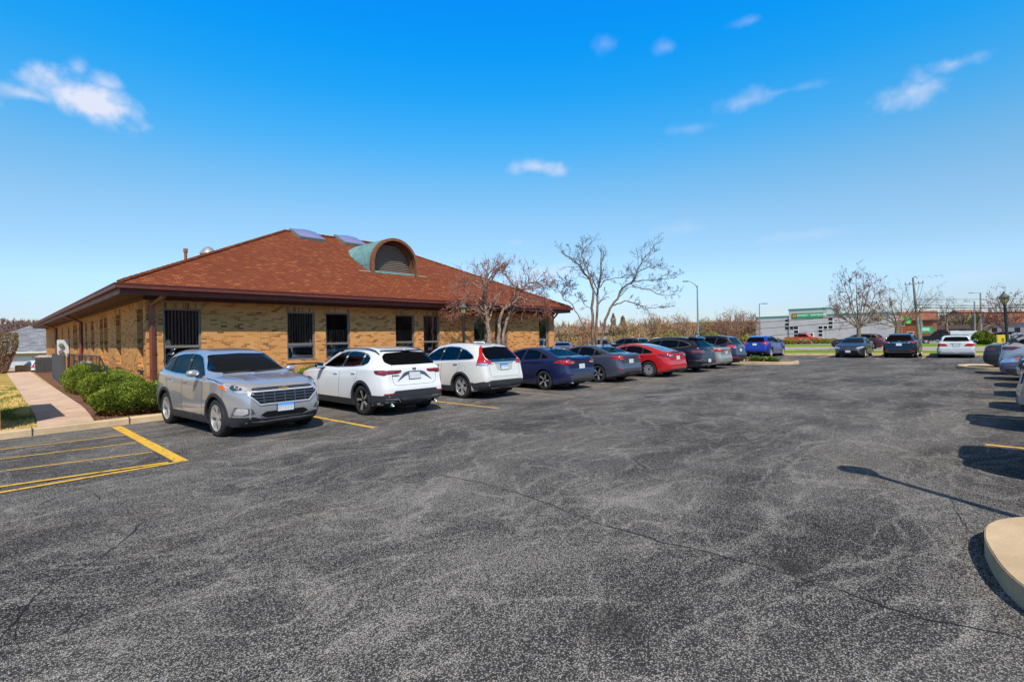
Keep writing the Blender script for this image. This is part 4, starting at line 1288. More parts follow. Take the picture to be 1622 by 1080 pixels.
    # arches and sills
    if spec.get('clad'):
        for vw in 'LR':
            M = MB()
            for ax in c.wx:
                a0 = math.asin(max(-1, min(1, (c.bot(ax) + .03 - R) / (A + .02))))
                o_, i_ = [], []
                for j in range(25):
                    t_ = a0 + (pi - 2 * a0) * j / 24
                    i_.append((ax + (A - .004) * cos(t_), R + (A - .004) * sin(t_))); o_.append((ax + (A + .065) * cos(t_), R + (A + .06) * sin(t_)))
                P.patch(M, vw, i_ + o_[::-1], .010, .02, .05)
            z0 = c.bot(L / 2) + .035; q0, q1 = c.wx[0] + A + .05, c.wx[1] - A - .05
            P.patch(M, vw, [(q0, z0), (q1, z0), (q1, z0 + spec['clad']), (q0, z0 + spec['clad'])], .010, .02, .09)
            pobj(M, 'wheel_arch_cladding', CLAD, root)
    # seams
    M = MB()
    for sm_ in spec.get('seams', []):
        for vw in ('LR' if sm_[0] == 'S' else sm_[0]): P.line(M, vw, sm_[1], sm_[2] if len(sm_) > 2 else .009)
    pobj(M, 'panel_gaps', BLK, root, False)
    # handles, mirrors
    for (sx, sz) in spec['handles']:
        for vw, sgn in (('L', 1), ('R', -1)):
            p, n = P.project(vw, sx, sz); D = MB(); mx = Matrix.Translation(p + n * .012)
            D.box(-.10, .10, -.014, .016, -.014, .014, 0, mx); D.box(-.10, -.07, -.03, .0, -.01, .01, 0, mx) ; D.box(.07, .10, -.03, .0, -.01, .01, 0, mx)
            D.obj('door_handle', spec.get('hmat', pm), root, bevel=.008)
    mx_, mz = spec['mirror']
    for sgn in (1, -1):
        p, n = P.project('L' if sgn > 0 else 'R', mx_, mz - .05)
        D = MB(); c_ = Vector((L / 2 - mx_ - .02, sgn * (abs(p.y) + .15), mz + .03))
        pr = [(0, -.1), (.035, -.085), (.065, -.03), (.07, .04), (.05, .085), (0, .1)]
        N = 12; vs = []; fs = []
        for i in range(7):   # blob loft along y
            t_ = -1 + 2 * i / 6; k_ = (1 - abs(t_) ** 3 * .6)
            for j in range(N):
                a = 2 * pi * j / N
                vs.append((c_.x + .085 * k_ * cos(a) * (1.0 if cos(a) > 0 else .5), c_.y + sgn * t_ * .115, c_.z + .072 * k_ * sin(a)))
        for i in range(6):
            for j in range(N): fs.append((i * N + j, i * N + (j + 1) % N, (i + 1) * N + (j + 1) % N, (i + 1) * N + j))
        fs += [tuple(range(N)), tuple(range(6 * N, 7 * N))]
        D.add(vs, fs); me = fixn(D.mesh('mirror', [spec.get('mmat', pm)])); me.shade_smooth(); mo = link('mirror', me, parent=root)
        D = MB(); D.box(L / 2 - mx_ - .04, L / 2 - mx_ + .03, min(sgn * (abs(p.y) - .02), sgn * (abs(p.y) + .1)), max(sgn * (abs(p.y) - .02), sgn * (abs(p.y) + .1)), mz - .06, mz - .02); D.obj('mirror_arm', BLK, mo)
        D = MB(); D.box(c_.x - .062, c_.x - .05, c_.y - .09, c_.y + .09, c_.z - .055, c_.z + .055); D.obj('mirror_glass', plain('mirror_glass', (.5, .55, .6), .03, 1, var=0), mo, bevel=.004)
    # features
    for ft in spec.get('feat', []):
        nm, mat, items = ft[0], ft[1], ft[2]
        opt = ft[3] if len(ft) > 3 else {}
        sets = [False, True] if opt.get('pair') else [None]
        for s_ in sets:
            M = MB()
            for (vw, poly, *r_) in items:
                off = r_[0] if r_ else .006
                pl = poly
                v_ = vw[0]
                if s_ is True:
                    pl = mirrorpoly(poly) if v_ in 'FB' else poly
                    v_ = {'L': 'R', 'P': 'Q'}.get(v_, v_)
                if opt.get('round', .02): pl = rounded(pl, opt.get('round', .02))
                if vw.endswith('-'): P.line(M, v_, pl, opt.get('w', .02), off, off + .006, closed=opt.get('closed', False))
                else: P.patch(M, v_, pl, off, off + .008, opt.get('grid', .045), r_[1] if len(r_) > 1 else 0)
            if s_ is None and opt.get('both'):
                for (vw, poly, *r_) in items:
                    if vw[0] == 'L': P.patch(M, 'R', rounded(poly, opt.get('round', .02)), r_[0] if r_ else .006, .012, .045)
            pobj(M, nm, mat, root)
    # licence plates
    for (vw, y, z, mat) in spec.get('plates', []):
        p, n = P.project(vw, y, z); ang = 0 if vw == 'F' else pi
        D = MB(); D.box(-.004, .006, -.155, .155, -.078, .078); pl = D.obj('license_plate', mat, root, p + n * .014, (0, 0, ang))
        pl.rotation_euler[1] = -math.atan2(n.z, abs(n.x)) * (1 if vw == 'F' else 1)
        D = MB(); D.box(-.012, -.0045, -.17, .17, -.092, .092); D.obj('plate_frame', spec.get('pframe', BLK), pl)
    # exhausts, rails, fin, badge
    if spec.get('rails'):
        ra, rb = spec['rails']
        for sgn in (1, -1):
            D = MB(); pts = []
            for i in range(13):
                x = ra + (rb - ra) * i / 12; rgm = c.ring(x); yy = rgm[27][0] - .01
                p, n = P.project('T', x, sgn * yy); lift = .045 if 0 < i < 12 else .005
                pts.append((p.x, p.y, p.z + lift))
            D.tube(pts, .016, 6); me = fixn(D.mesh('roof_rail', [spec.get('rmat', BLK)])); me.shade_smooth(); link('roof_rail', me, parent=root)
    if spec.get('fin'):
        p, n = P.project('T', spec['fin'], 0); D = MB()
        D.prism([(.09, 0), (-.06, 0), (-.09, .055), (-.05, .06)], -.012, .012, 0, Matrix.Translation(p) @ Matrix.Rotation(radians(90), 4, 'X')); D.obj('antenna_fin', spec.get('finmat', pm), root, bevel=.006)
    for ex in spec.get('exh', []):
        D = MB(); D.lathe([(.028, 0), (.036, 0), (.038, .14), (.03, .14), (.026, .02), (0, .02)], 16, 'y')
        me = fixn(D.mesh('exhaust', [CHROME])); me.shade_smooth(); link('exhaust', me, parent=root, loc=(-L / 2 + .07 + .12, ex, .27), rot=(0, 0, pi / 2))
    for b in spec.get('badges', []):
        kind, vw, y, z, size = b[:5]
        p, n = P.project(vw, y, z); yaw = pi / 2 if vw == 'F' else -pi / 2
        if kind == 'bowtie':
            D = MB(); s_ = size
            pl = [(-1, -.22), (-.42, -.22), (-.36, -.42), (.36, -.42), (.30, -.22), (1, -.22), (1.06, .22), (.42, .22), (.36, .42), (-.36, .42), (-.30, .22), (-.94, .22)]
            D.prism([(a * s_, q * s_) for a, q in pl], 0, .010); D.prism([(a * s_ * 1.08, q * s_ * 1.15) for a, q in pl], -.006, -.0005, 1)
            me = D.mesh('badge', [plain('gold_badge', (.75, .48, .10), .25, .7), CHROME]); link('badge', me, parent=root, loc=p + n * .016, rot=(radians(90), 0, yaw))
        elif kind == 'ring':
            D = MB(); D.tube([(size * cos(2 * pi * i / 20), size * .8 * sin(2 * pi * i / 20), 0) for i in range(21)], size * .13, 5, caps=False)
            D.tube([(-size * .9, 0, 0), (size * .9, 0, 0)], size * .1, 5); link('badge', D.mesh('badge', [CHROME]), parent=root, loc=p + n * .008, rot=(radians(90), 0, yaw))
        elif kind == 'shields':
            D = MB()
            for i in (-1, 0, 1): D.prism([(i * .035 - .013, .04), (i * .035 + .013, .04), (i * .035 + .013, -.0), (i * .035, -.04), (i * .035 - .013, 0)], 0, .006)
            link('badge', D.mesh('badge', [plain('dark_chrome', (.2, .2, .22), .2, 1)]), parent=root, loc=p + n * .004, rot=(radians(90), 0, yaw))
        else:
            text(kind, size, b[5] if len(b) > 5 else CHROME, root, p + n * .006, (radians(90) - (0), 0, yaw), 'badge', .002, True)
    return root

def place_car(o, x, y, deg, group=None):
    o.location = (x, y, 0); o.rotation_euler = (0, 0, radians(deg))
    if group: o['group'] = group
    return o
#@@SPECS
def scl(P, a, b): return [(x * a, y * b) for x, y in P]
def suv(L, W, H, R, ax1, ax2, pnt, **o):
    a, b, w = L / 4.65, H / 1.66, W / 1.84
    d = dict(L=L, W=W, H=H, R=R, ax1=ax1, ax2=ax2, paint=pnt,
        top=scl([(0, .94), (.12, 1.0), (.45, 1.055), (.95, 1.10), (1.20, 1.125), (1.30, 1.155), (1.42, 1.225), (1.92, 1.50), (2.05, 1.555), (2.3, 1.61), (2.8, 1.655), (3.4, 1.65), (4.0, 1.61), (4.45, 1.56), (4.65, 1.53)], a, b),
        belt=scl([(0, .84), (.3, .955), (1.2, 1.055), (2.5, 1.075), (3.6, 1.13), (4.65, 1.15)], a, b),
        front=[(.2, .16), (.3, .07), (.42, .015), (.55, .0), (.68, .01), (.82, .035), (.93, .09), (1.05, .17), (1.7, .2)],
        rear=scl([(.2, .17), (.32, .05), (.45, .0), (.62, .01), (.8, .05), (1.0, .09), (1.15, .13), (1.3, .24), (1.5, .40), (1.7, .46)], 1, 1),
        cab=(1.50 * a, L - .16), wsx=(1.15 * a, 2.6 * a), rgx=1.05,
        ws=scl([(0, 1.165), (.45, 1.172), (.765, 1.20), (.585, 1.53), (0, 1.55)], w, b),
        rg=scl([(0, 1.17), (.60, 1.17), (.66, 1.22), (.545, 1.50), (0, 1.52)], w, b),
        dlo=scl([(1.62, 1.125), (1.95, 1.33), (2.2, 1.47), (2.45, 1.53), (2.8, 1.55), (3.3, 1.535), (3.8, 1.47), (4.05, 1.37), (4.12, 1.28), (3.9, 1.20), (3.2, 1.15), (2.4, 1.12)], a, b),
        pillars=[(2.62 * a, 2.74 * a, .08), (3.52 * a, 3.62 * a, .07)],
        clad=.15, dash=1.12 * b, seatz=1.18 * b, zfloor=.86 * b,
        seams=[('S', scl([(1.60, 1.09), (1.52, .85), (1.52, .45), (1.58, .34)], a, b)), ('S', scl([(2.66, 1.10), (2.63, .6), (2.63, .34)], a, b)), ('S', scl([(3.56, 1.12), (3.54, .95), (3.30, .62), (3.16, .42), (3.12, .34)], a, b)),
               ('S', scl([(1.62, .335), (3.1, .335)], a, b)), ('S', scl([(1.45, 1.085), (1.0, 1.06), (.5, .99), (.36, .95)], a, b)), ('S', scl([(.62, .90), (.60, .74)], a, b))],
        handles=scl([(2.45, .985), (3.36, 1.02)], a, b), mirror=(1.72 * a, 1.15 * b), rim=('twin', 5), trim=BLK)
    d.update(o); return d
def sedan(L, W, H, R, ax1, ax2, pnt, **o):
    a, b, w = L / 4.64, H / 1.435, W / 1.78
    d = dict(L=L, W=W, H=H, R=R, ax1=ax1, ax2=ax2, paint=pnt,
        top=scl([(0, .74), (.1, .80), (.45, .885), (.9, .95), (1.2, .985), (1.32, 1.02), (1.45, 1.085), (2.0, 1.325), (2.15, 1.365), (2.45, 1.415), (2.8, 1.435), (3.15, 1.415), (3.35, 1.375), (3.55, 1.32), (3.95, 1.165), (4.08, 1.125), (4.25, 1.105), (4.55, 1.095), (4.64, 1.06)], a, b),
        belt=scl([(0, .66), (.3, .80), (1.2, .93), (2.5, .965), (3.6, 1.015), (4.2, 1.03), (4.64, .98)], a, b),
        bot=[(0, .24), (.25, .19), (.8, .17), (L - .9, .17), (L - .3, .22), (L, .30)],
        front=[(.15, .12), (.25, .05), (.4, .0), (.52, .0), (.65, .04), (.75, .09), (.85, .15), (1.5, .2)],
        rear=[(.15, .15), (.27, .05), (.4, .0), (.55, .01), (.7, .045), (.85, .06), (1.0, .04), (1.06, .03), (1.5, .03)], ra=.85,
        cab=(1.50 * a, 3.95 * a), wsx=(1.15 * a, 2.5 * a), rgx=L - 3.25 * a, zfloor=.76 * b,
        ws=scl([(0, 1.025), (.45, 1.032), (.71, 1.06), (.555, 1.33), (0, 1.35)], w, b),
        rg=scl([(0, 1.135), (.56, 1.14), (.60, 1.155), (.51, 1.335), (0, 1.35)], w, b),
        dlo=scl([(1.62, .995), (1.95, 1.16), (2.25, 1.29), (2.5, 1.335), (2.85, 1.35), (3.15, 1.325), (3.45, 1.24), (3.75, 1.11), (3.72, 1.075), (3.3, 1.04), (2.4, 1.005)], a, b),
        pillars=[(2.58 * a, 2.68 * a, .075), (3.42 * a, 3.40 * a, .06)],
        dash=.99 * b, seatz=1.03 * b,
        seams=[('S', scl([(1.60, .96), (1.52, .75), (1.52, .4), (1.58, .28)], a, b)), ('S', scl([(2.62, .98), (2.60, .6), (2.60, .28)], a, b)), ('S', scl([(3.50, 1.03), (3.52, .9), (3.30, .62), (3.16, .42), (3.10, .28)], a, b)), ('S', scl([(1.6, .27), (3.1, .27)], a, b)),
               ('S', scl([(1.40, .965), (1.0, .93), (.5, .86), (.36, .82)], a, b)), ('T', scl([(4.12, .58), (4.5, .60)], a, w)), ('T', scl([(4.12, -.58), (4.5, -.60)], a, w))],
        handles=scl([(2.42, .88), (3.32, .91)], a, b), mirror=(1.72 * a, 1.02 * b), rim=('twin', 5), trim=BLK)
    d.update(o); return d
SILVER = paint('silver_paint', (.43, .425, .445), .45, .26)
WHITE = paint('white_paint', (.74, .74, .73), 0, .3)
PEARL = paint('pearl_paint', (.70, .68, .62), .1, .3)
NAVY = paint('navy_paint', (.014, .018, .075), .35, .3)
GREY = paint('slate_paint', (.085, .095, .135), .5, .3)
RED = paint('red_paint', (.58, .012, .016), .25, .28)
DARKB = paint('blue_black_paint', (.010, .012, .022), .3, .28, .45)
DNAVY = paint('deep_navy_paint', (.018, .024, .060), .4, .3, .45)
BLUE = paint('blue_paint', (.02, .045, .33), .4, .3)
BLACK = paint('black_paint', (.008, .008, .010), .2, .28, .45)
CHAR = paint('charcoal_paint', (.04, .042, .055), .4, .32, .45)
CHAMP = paint('champagne_paint', (.38, .36, .33), .5, .35)
LAV = paint('blue_grey_paint', (.155, .155, .215), .4, .3, .6)
OFFW = paint('old_white_paint', (.66, .67, .66), 0, .35)
BURG = paint('maroon_paint', (.05, .015, .018), .3, .3, .45)
MESHG = plain('grille_mesh', (.012, .012, .013), .4, .3)
GREYTR = plain('grey_trim', (.13, .135, .15), .35, .5)
SMOKE = plain('smoked_glass', (.012, .014, .022), .03, 0, 1, 1, var=0)

# 1 --- silver SUV, nose to camera
c1 = build_car(suv(4.65, 1.84, 1.66, .36, .90, 3.625, SILVER, rim=('twin', 5), priv=1, trim=CHROME, hmat=SILVER, mmat=SILVER, swc=(.35, .22, .22), dash=1.08,
    plates=[('F', 0, .545, PLATE_B)], badges=[('bowtie', 'F', 0, .885, .082), ('EQUINOX', 'L', 0, 0, 0)][:1], fin=4.1, finmat=BLK,
    feat=[('grille', MESHG, [('F', [(-.60, .845), (.60, .845), (.64, .80), (.47, .635), (-.47, .635), (-.64, .80)], .006), ('F', [(-.56, .925), (.56, .925), (.60, .87), (-.60, .87)], .006)], {'grid': .06}),
          ('grille_bar', GREYTR, [('F-', [(-.60, .80), (.60, .80)], .014), ('F-', [(-.58, .745), (.58, .745)], .014), ('F-', [(-.53, .69), (.53, .69)], .014), ('F-', [(-.56, .897), (.56, .897)], .014)] + [('F-', [(x, .65), (x, .83)], .012) for x in (-.4, -.2, 0, .2, .4)], {'w': .012, 'round': 0}),
          ('grille_surround', SATIN, [('F-', [(-.60, .858), (-.655, .80), (-.48, .622), (.48, .622), (.655, .80), (.60, .858)], .018), ('F-', [(-.62, .86), (.62, .86)], .016)], {'w': .026}),
          ('headlight', HEADL, [('F', [(.60, .85), (.62, .925), (.74, .99), (.865, 1.01), (.87, .95), (.80, .85), (.70, .83)], .008), ], {'pair': 1}),
          ('marker_light', AMBER, [('F', [(.868, .985), (.90, .985), (.885, .91), (.855, .885)], .010)], {'pair': 1}),
          ('headlight_core', plain('dark_lamp_core', (.06, .06, .07), .2, .3), [('F', [(.70, .90), (.72, .95), (.80, .975), (.83, .93), (.80, .885)], .013)], {'pair': 1}),
          ('headlight_ring', SATIN, [('F-', [(.72, .94), (.75, .91), (.78, .94), (.75, .97), (.72, .94)], .014), ('F-', [(.63, .86), (.70, .845), (.79, .865)], .014)], {'pair': 1, 'w': .012, 'round': 0}),
          ('lower_cladding', CLAD, [('F', [(-.88, .40), (-.60, .41), (-.42, .35), (.42, .35), (.60, .41), (.88, .40), (.88, .24), (.6, .23), (-.6, .23), (-.88, .24)], .010)], {'grid': .07}),
          ('lower_intake', MESHG, [('F', [(-.46, .43), (-.36, .485), (.36, .485), (.46, .43), (.36, .375), (-.36, .375)], .012)], {'grid': .07}),
          ('intake_trim', CHROME, [('F-', [(-.47, .425), (-.36, .365)], .018), ('F-', [(.47, .425), (.36, .365)], .018)], {'w': .014, 'round': 0}),
          ('fog_light_bezel', GREYTR, [('F', [(.56, .47), (.62, .56), (.80, .585), (.83, .44), (.74, .43)], .006)], {'pair': 1}),
          ('fog_light', HEADL, [('F', [(.68, .56), (.79, .575), (.82, .45), (.74, .44), (.67, .48)], .012)], {'pair': 1}),
          ('fog_light_trim', CHROME, [('F-', [(.80, .59), (.835, .43)], .016)], {'pair': 1, 'w': .016, 'round': 0}),
          ('tail_light', REDL, [('L', [(4.33, 1.13), (4.60, 1.14), (4.60, .98), (4.42, .99)], .006), ('B', [(.5, 1.10), (.80, 1.13), (.80, .99), (.56, .99)], .006)], {'pair': 1}),
          ('hood_crease', SILVER, [('T-', [(.55, .50), (1.15, .62)], .006), ('T-', [(.55, -.50), (1.15, -.62)], .006), ('T-', [(.35, .16), (1.12, .24)], .004), ('T-', [(.35, -.16), (1.12, -.24)], .004)], {'w': .03, 'round': 0}),
          ('wiper', BLK, [('F-', [(-.60, 1.165), (-.05, 1.185)], .02), ('F-', [(.02, 1.165), (.58, 1.19)], .02)], {'w': .018, 'round': 0})]),
    'parked_suv', 'silver compact SUV parked nose out beside the hatched zone')
place_car(c1, 3.78, 12.10, -90 + 4.5)
print('car1')
# 2 --- white SUV, rear view
c2 = build_car(suv(4.64, 1.88, 1.62, .365, .95, 3.73, WHITE, rim=('mix', 5), priv=1, trim=BLK, rails=(2.2, 4.1), fin=4.15, hmat=WHITE, mmat=BLACK, exh=[-.62, .62], plf=.24,
    rear=[(.2, .16), (.3, .05), (.45, .0), (.62, .0), (.8, .045), (.95, .065), (1.1, .085), (1.2, .13), (1.35, .25), (1.5, .38), (1.7, .42)],
    rg=[(0, 1.185), (.62, 1.19), (.70, 1.25), (.66, 1.38), (.57, 1.47), (0, 1.50)],
    dlo=[(1.66, 1.135), (2.0, 1.32), (2.3, 1.45), (2.6, 1.495), (3.0, 1.50), (3.4, 1.475), (3.72, 1.42), (3.86, 1.35), (3.84, 1.25), (3.7, 1.195), (3.2, 1.16), (2.4, 1.13)],
    plates=[('B', 0, .93, PLATE_W)], badges=[('shields', 'B', 0, 1.075, 1), ('ENVISION', 'B', .53, .945, .045, BLK), ('AWD', 'B', -.66, .975, .04, BLK)],
    feat=[('tail_light', DREDL, [('B', [(.36, 1.07), (.37, 1.02), (.46, .995), (.70, .99), (.80, .955), (.88, .99), (.885, 1.075)], .010), ('L', [(4.28, 1.075), (4.52, 1.08), (4.56, .975), (4.42, .97), (4.26, 1.03)], .010)], {'pair': 1}),
          ('tail_light_glow', REDL, [('B', [(.42, 1.045), (.42, 1.025), (.70, 1.02), (.70, 1.045)], .016), ('L', [(4.36, 1.05), (4.50, 1.055), (4.48, 1.01), (4.40, 1.01)], .016)], {'pair': 1, 'round': .005}),  # brighter red lens bar inside the dark lamp, without emission
          ('tailgate_trim', GREYTR, [('B', [(-.50, .80), (-.30, 1.0), (-.19, 1.035), (.19, 1.035), (.30, 1.0), (.50, .80), (.28, .925), (.18, .96), (-.18, .96), (-.28, .925)], .008)], {'grid': .06}),
          ('bumper_cladding', CLAD, [('B', [(-.93, .50), (-.66, .53), (-.58, .60), (.58, .60), (.66, .53), (.93, .50), (.93, .25), (.6, .22), (-.6, .22), (-.93, .25)], .010), ('L', [(4.12, .50), (4.55, .50), (4.62, .28), (4.2, .26)], .010), ('R', [(4.12, .50), (4.55, .50), (4.62, .28), (4.2, .26)], .010)], {'grid': .06}),
          ('bumper_trim', CHROME, [('B-', [(-.80, .42), (-.50, .42), (-.40, .33)], .02), ('B-', [(.80, .42), (.50, .42), (.40, .33)], .02), ('B-', [(-.80, .36), (-.56, .36)], .02), ('B-', [(.80, .36), (.56, .36)], .02)], {'w': .016, 'round': .01}),
          ('skid_plate', GREYTR, [('B', [(-.44, .42), (.44, .42), (.38, .37), (-.38, .37)], .022), ('B', [(-.3, .3), (.3, .3), (.26, .26), (-.26, .26)], .02)], {'grid': .07}),
          ('rear_reflector', REDL, [('B', [(.58, .555), (.82, .55), (.82, .525), (.60, .53)], .018)], {'pair': 1, 'round': .005}),
          ('spoiler', BLACK, [('B', [(-.60, 1.495), (.60, 1.495), (.58, 1.515), (-.58, 1.515)], .02)], {'grid': .07}),
          ('tailgate_seam', plain('gap_grey', (.15, .15, .15), .8), [('B-', [(-.60, 1.19), (-.62, .90), (-.60, .77), (-.52, .72), (.52, .72), (.60, .77), (.62, .90), (.60, 1.19)], .002)], {'w': .009, 'round': .03})]),
    'parked_suv', 'bright white SUV with black roof rails parked nose in beside the silver one')
place_car(c2, 7.10, 12.25, 90)
# 3 --- pearl SUV with tall red tail lamps
c3 = build_car(suv(4.55, 1.83, 1.66, .35, .90, 3.52, PEARL, rim=('twin', 5), trim=CHROME, trimw=.014, seat=SEATT, priv=1, hmat=CHROME, mmat=PEARL,
    dlo=[(1.52, 1.11), (1.9, 1.35), (2.15, 1.47), (2.4, 1.525), (2.75, 1.545), (3.2, 1.52), (3.6, 1.43), (3.9, 1.29), (4.0, 1.20), (3.85, 1.175), (3.3, 1.15), (2.3, 1.115)], pillars=[(2.42, 2.52, .06), (3.3, 3.34, .06)],
    rg=[(0, 1.16), (.60, 1.16), (.66, 1.20), (.585, 1.51), (0, 1.54)], fin=4.0,
    plates=[('B', 0, .93, PLATE_B)], badges=[('H', 'B', 0, 1.135, .11), ('CR-V', 'B', .50, 1.03, .055), ('AWD', 'B', -.52, 1.03, .04)],
    feat=[('tail_light', REDL, [('P', [(-.20, 1.05), (.0, 1.0), (.22, 1.04), (.20, 1.13), (.15, 1.28), (.15, 1.50), (.12, 1.55), (.07, 1.55), (.04, 1.32), (-.04, 1.17), (-.20, 1.12)], .014)], {'pair': 1, 'grid': .035}),
          ('reverse_light', CLEARL, [('B', [(.68, 1.0), (.86, 1.02), (.84, 1.06), (.69, 1.055)], .026)], {'pair': 1, 'round': .005}),
          ('tailgate_trim', CHROME, [('B', [(-.40, 1.065), (.40, 1.065), (.38, 1.035), (-.38, 1.035)], .012)], {'round': .005}),
          ('plate_recess', plain('shaded_pearl', (.45, .44, .40), .5), [('B', [(-.36, 1.02), (.36, 1.02), (.30, .84), (-.30, .84)], .003)], {}),  # darker pearl painted on the flush tailgate as the shade of a recess
          ('rear_window_lower', SMOKE, [('B', [(-.62, 1.165), (.62, 1.165), (.58, 1.08), (-.58, 1.08)], .004)], {}),
          ('bumper_cladding', CLAD, [('B', [(-.92, .50), (-.70, .54), (-.62, .56), (.62, .56), (.70, .54), (.92, .50), (.92, .27), (.6, .24), (-.6, .24), (-.92, .27)], .012), ('L', [(3.98, .46), (4.46, .54), (4.54, .30), (4.1, .27)], .012), ('R', [(3.98, .46), (4.46, .54), (4.54, .30), (4.1, .27)], .012)], {'grid': .06}),
          ('skid_plate', CHROME, [('B-', [(-.6, .36), (-.5, .34), (.5, .34), (.6, .36)], .022)], {'w': .02, 'round': 0}),
          ('tailgate_seam', plain('gap_grey', (.15, .15, .15), .8), [('B-', [(-.62, 1.10), (-.62, .75), (-.56, .66), (.56, .66), (.62, .75), (.62, 1.10)], .002)], {'w': .009, 'round': .03}),
          ('fuel_door', plain('gap_grey', (.15, .15, .15)), [('L-', [(3.55, .98), (3.72, .98), (3.74, .82), (3.57, .82), (3.55, .98)], .002)], {'w': .006, 'round': 0})]),
    'parked_suv', 'pearl white SUV with tall red tail lamps climbing beside its rear window')
place_car(c3, 10.72, 12.72, 90)
print('car3')
# 4 --- navy sedan
c4 = build_car(sedan(4.64, 1.79, 1.44, .335, .93, 3.63, NAVY, rim=('mix', 5), priv=0, trim=BLK, fin=3.25, finmat=BLK, plates=[('B', 0, .80, PLATE_W)], exh=[.52],
    feat=[('tail_light', REDL, [('B', [(.40, .925), (.44, .985), (.62, 1.0), (.84, 1.02), (.88, .93), (.70, .88), (.50, .895)], .010), ('L', [(4.22, .99), (4.5, 1.0), (4.56, .89), (4.38, .885)], .010)], {'pair': 1}),
          ('reverse_light', CLEARL, [('B', [(.42, .93), (.47, .965), (.66, .965), (.60, .90), (.50, .905)], .018)], {'pair': 1}),
          ('rear_diffuser', plain('dark_diffuser', (.05, .05, .055), .5), [('B', [(-.74, .30), (-.60, .50), (-.48, .56), (.48, .56), (.60, .50), (.74, .30), (.6, .22), (-.6, .22)], .012)], {'grid': .06}),
          ('spoiler', NAVY, [('T', [(4.38, -.60), (4.38, .60), (4.58, .56), (4.60, 0), (4.58, -.56)], .028)], {'grid': .07}),
          ('tailgate_seam', BLK, [('B-', [(-.60, 1.04), (-.58, .70), (-.50, .64), (.50, .64), (.58, .70), (.60, 1.04)], .002)], {'w': .009, 'round': .03})]),
    'parked_sedan', 'dark navy sedan with black split spoke wheels next to the pearl white SUV')
place_car(c4, 13.98, 12.30, 90)
# 5 --- slate sedan
c5 = build_car(sedan(4.65, 1.82, 1.45, .34, .92, 3.63, GREY, rim=('mix', 5), priv=1, trim=BLK, plates=[('B', 0, .82, PLATE_W)], fin=3.3, hmat=CHROME,
    feat=[('tail_light', REDL, [('B', [(.42, .95), (.50, 1.0), (.86, 1.02), (.885, .95), (.74, .88), (.58, .90)], .010), ('L', [(4.2, .985), (4.5, 1.0), (4.55, .90), (4.40, .90)], .010)], {'pair': 1}),
          ('reverse_light', CLEARL, [('B', [(.56, .93), (.70, .93), (.70, .895), (.60, .905)], .018)], {'pair': 1, 'round': .005}),
          ('rear_bumper_trim', BLK, [('B', [(-.70, .32), (-.50, .44), (.50, .44), (.70, .32), (.5, .23), (-.5, .23)], .012)], {'grid': .06}),
          ('rear_reflector', REDL, [('B', [(.64, .56), (.82, .575), (.82, .55), (.66, .53)], .012)], {'pair': 1, 'round': .005}),
          ('roof_pillar_trim', BLK, [('L', [(3.60, 1.13), (3.98, 1.11), (3.82, 1.19), (3.62, 1.22)], .006)], {'both': 1}),
          ('tailgate_seam', BLK, [('B-', [(-.58, 1.04), (-.56, .74), (-.48, .68), (.48, .68), (.56, .74), (.58, 1.04)], .002)], {'w': .009, 'round': .03})]),
    'parked_sedan', 'slate grey sedan with black and silver wheels between the navy and the red car')
place_car(c5, 17.42, 12.42, 90)
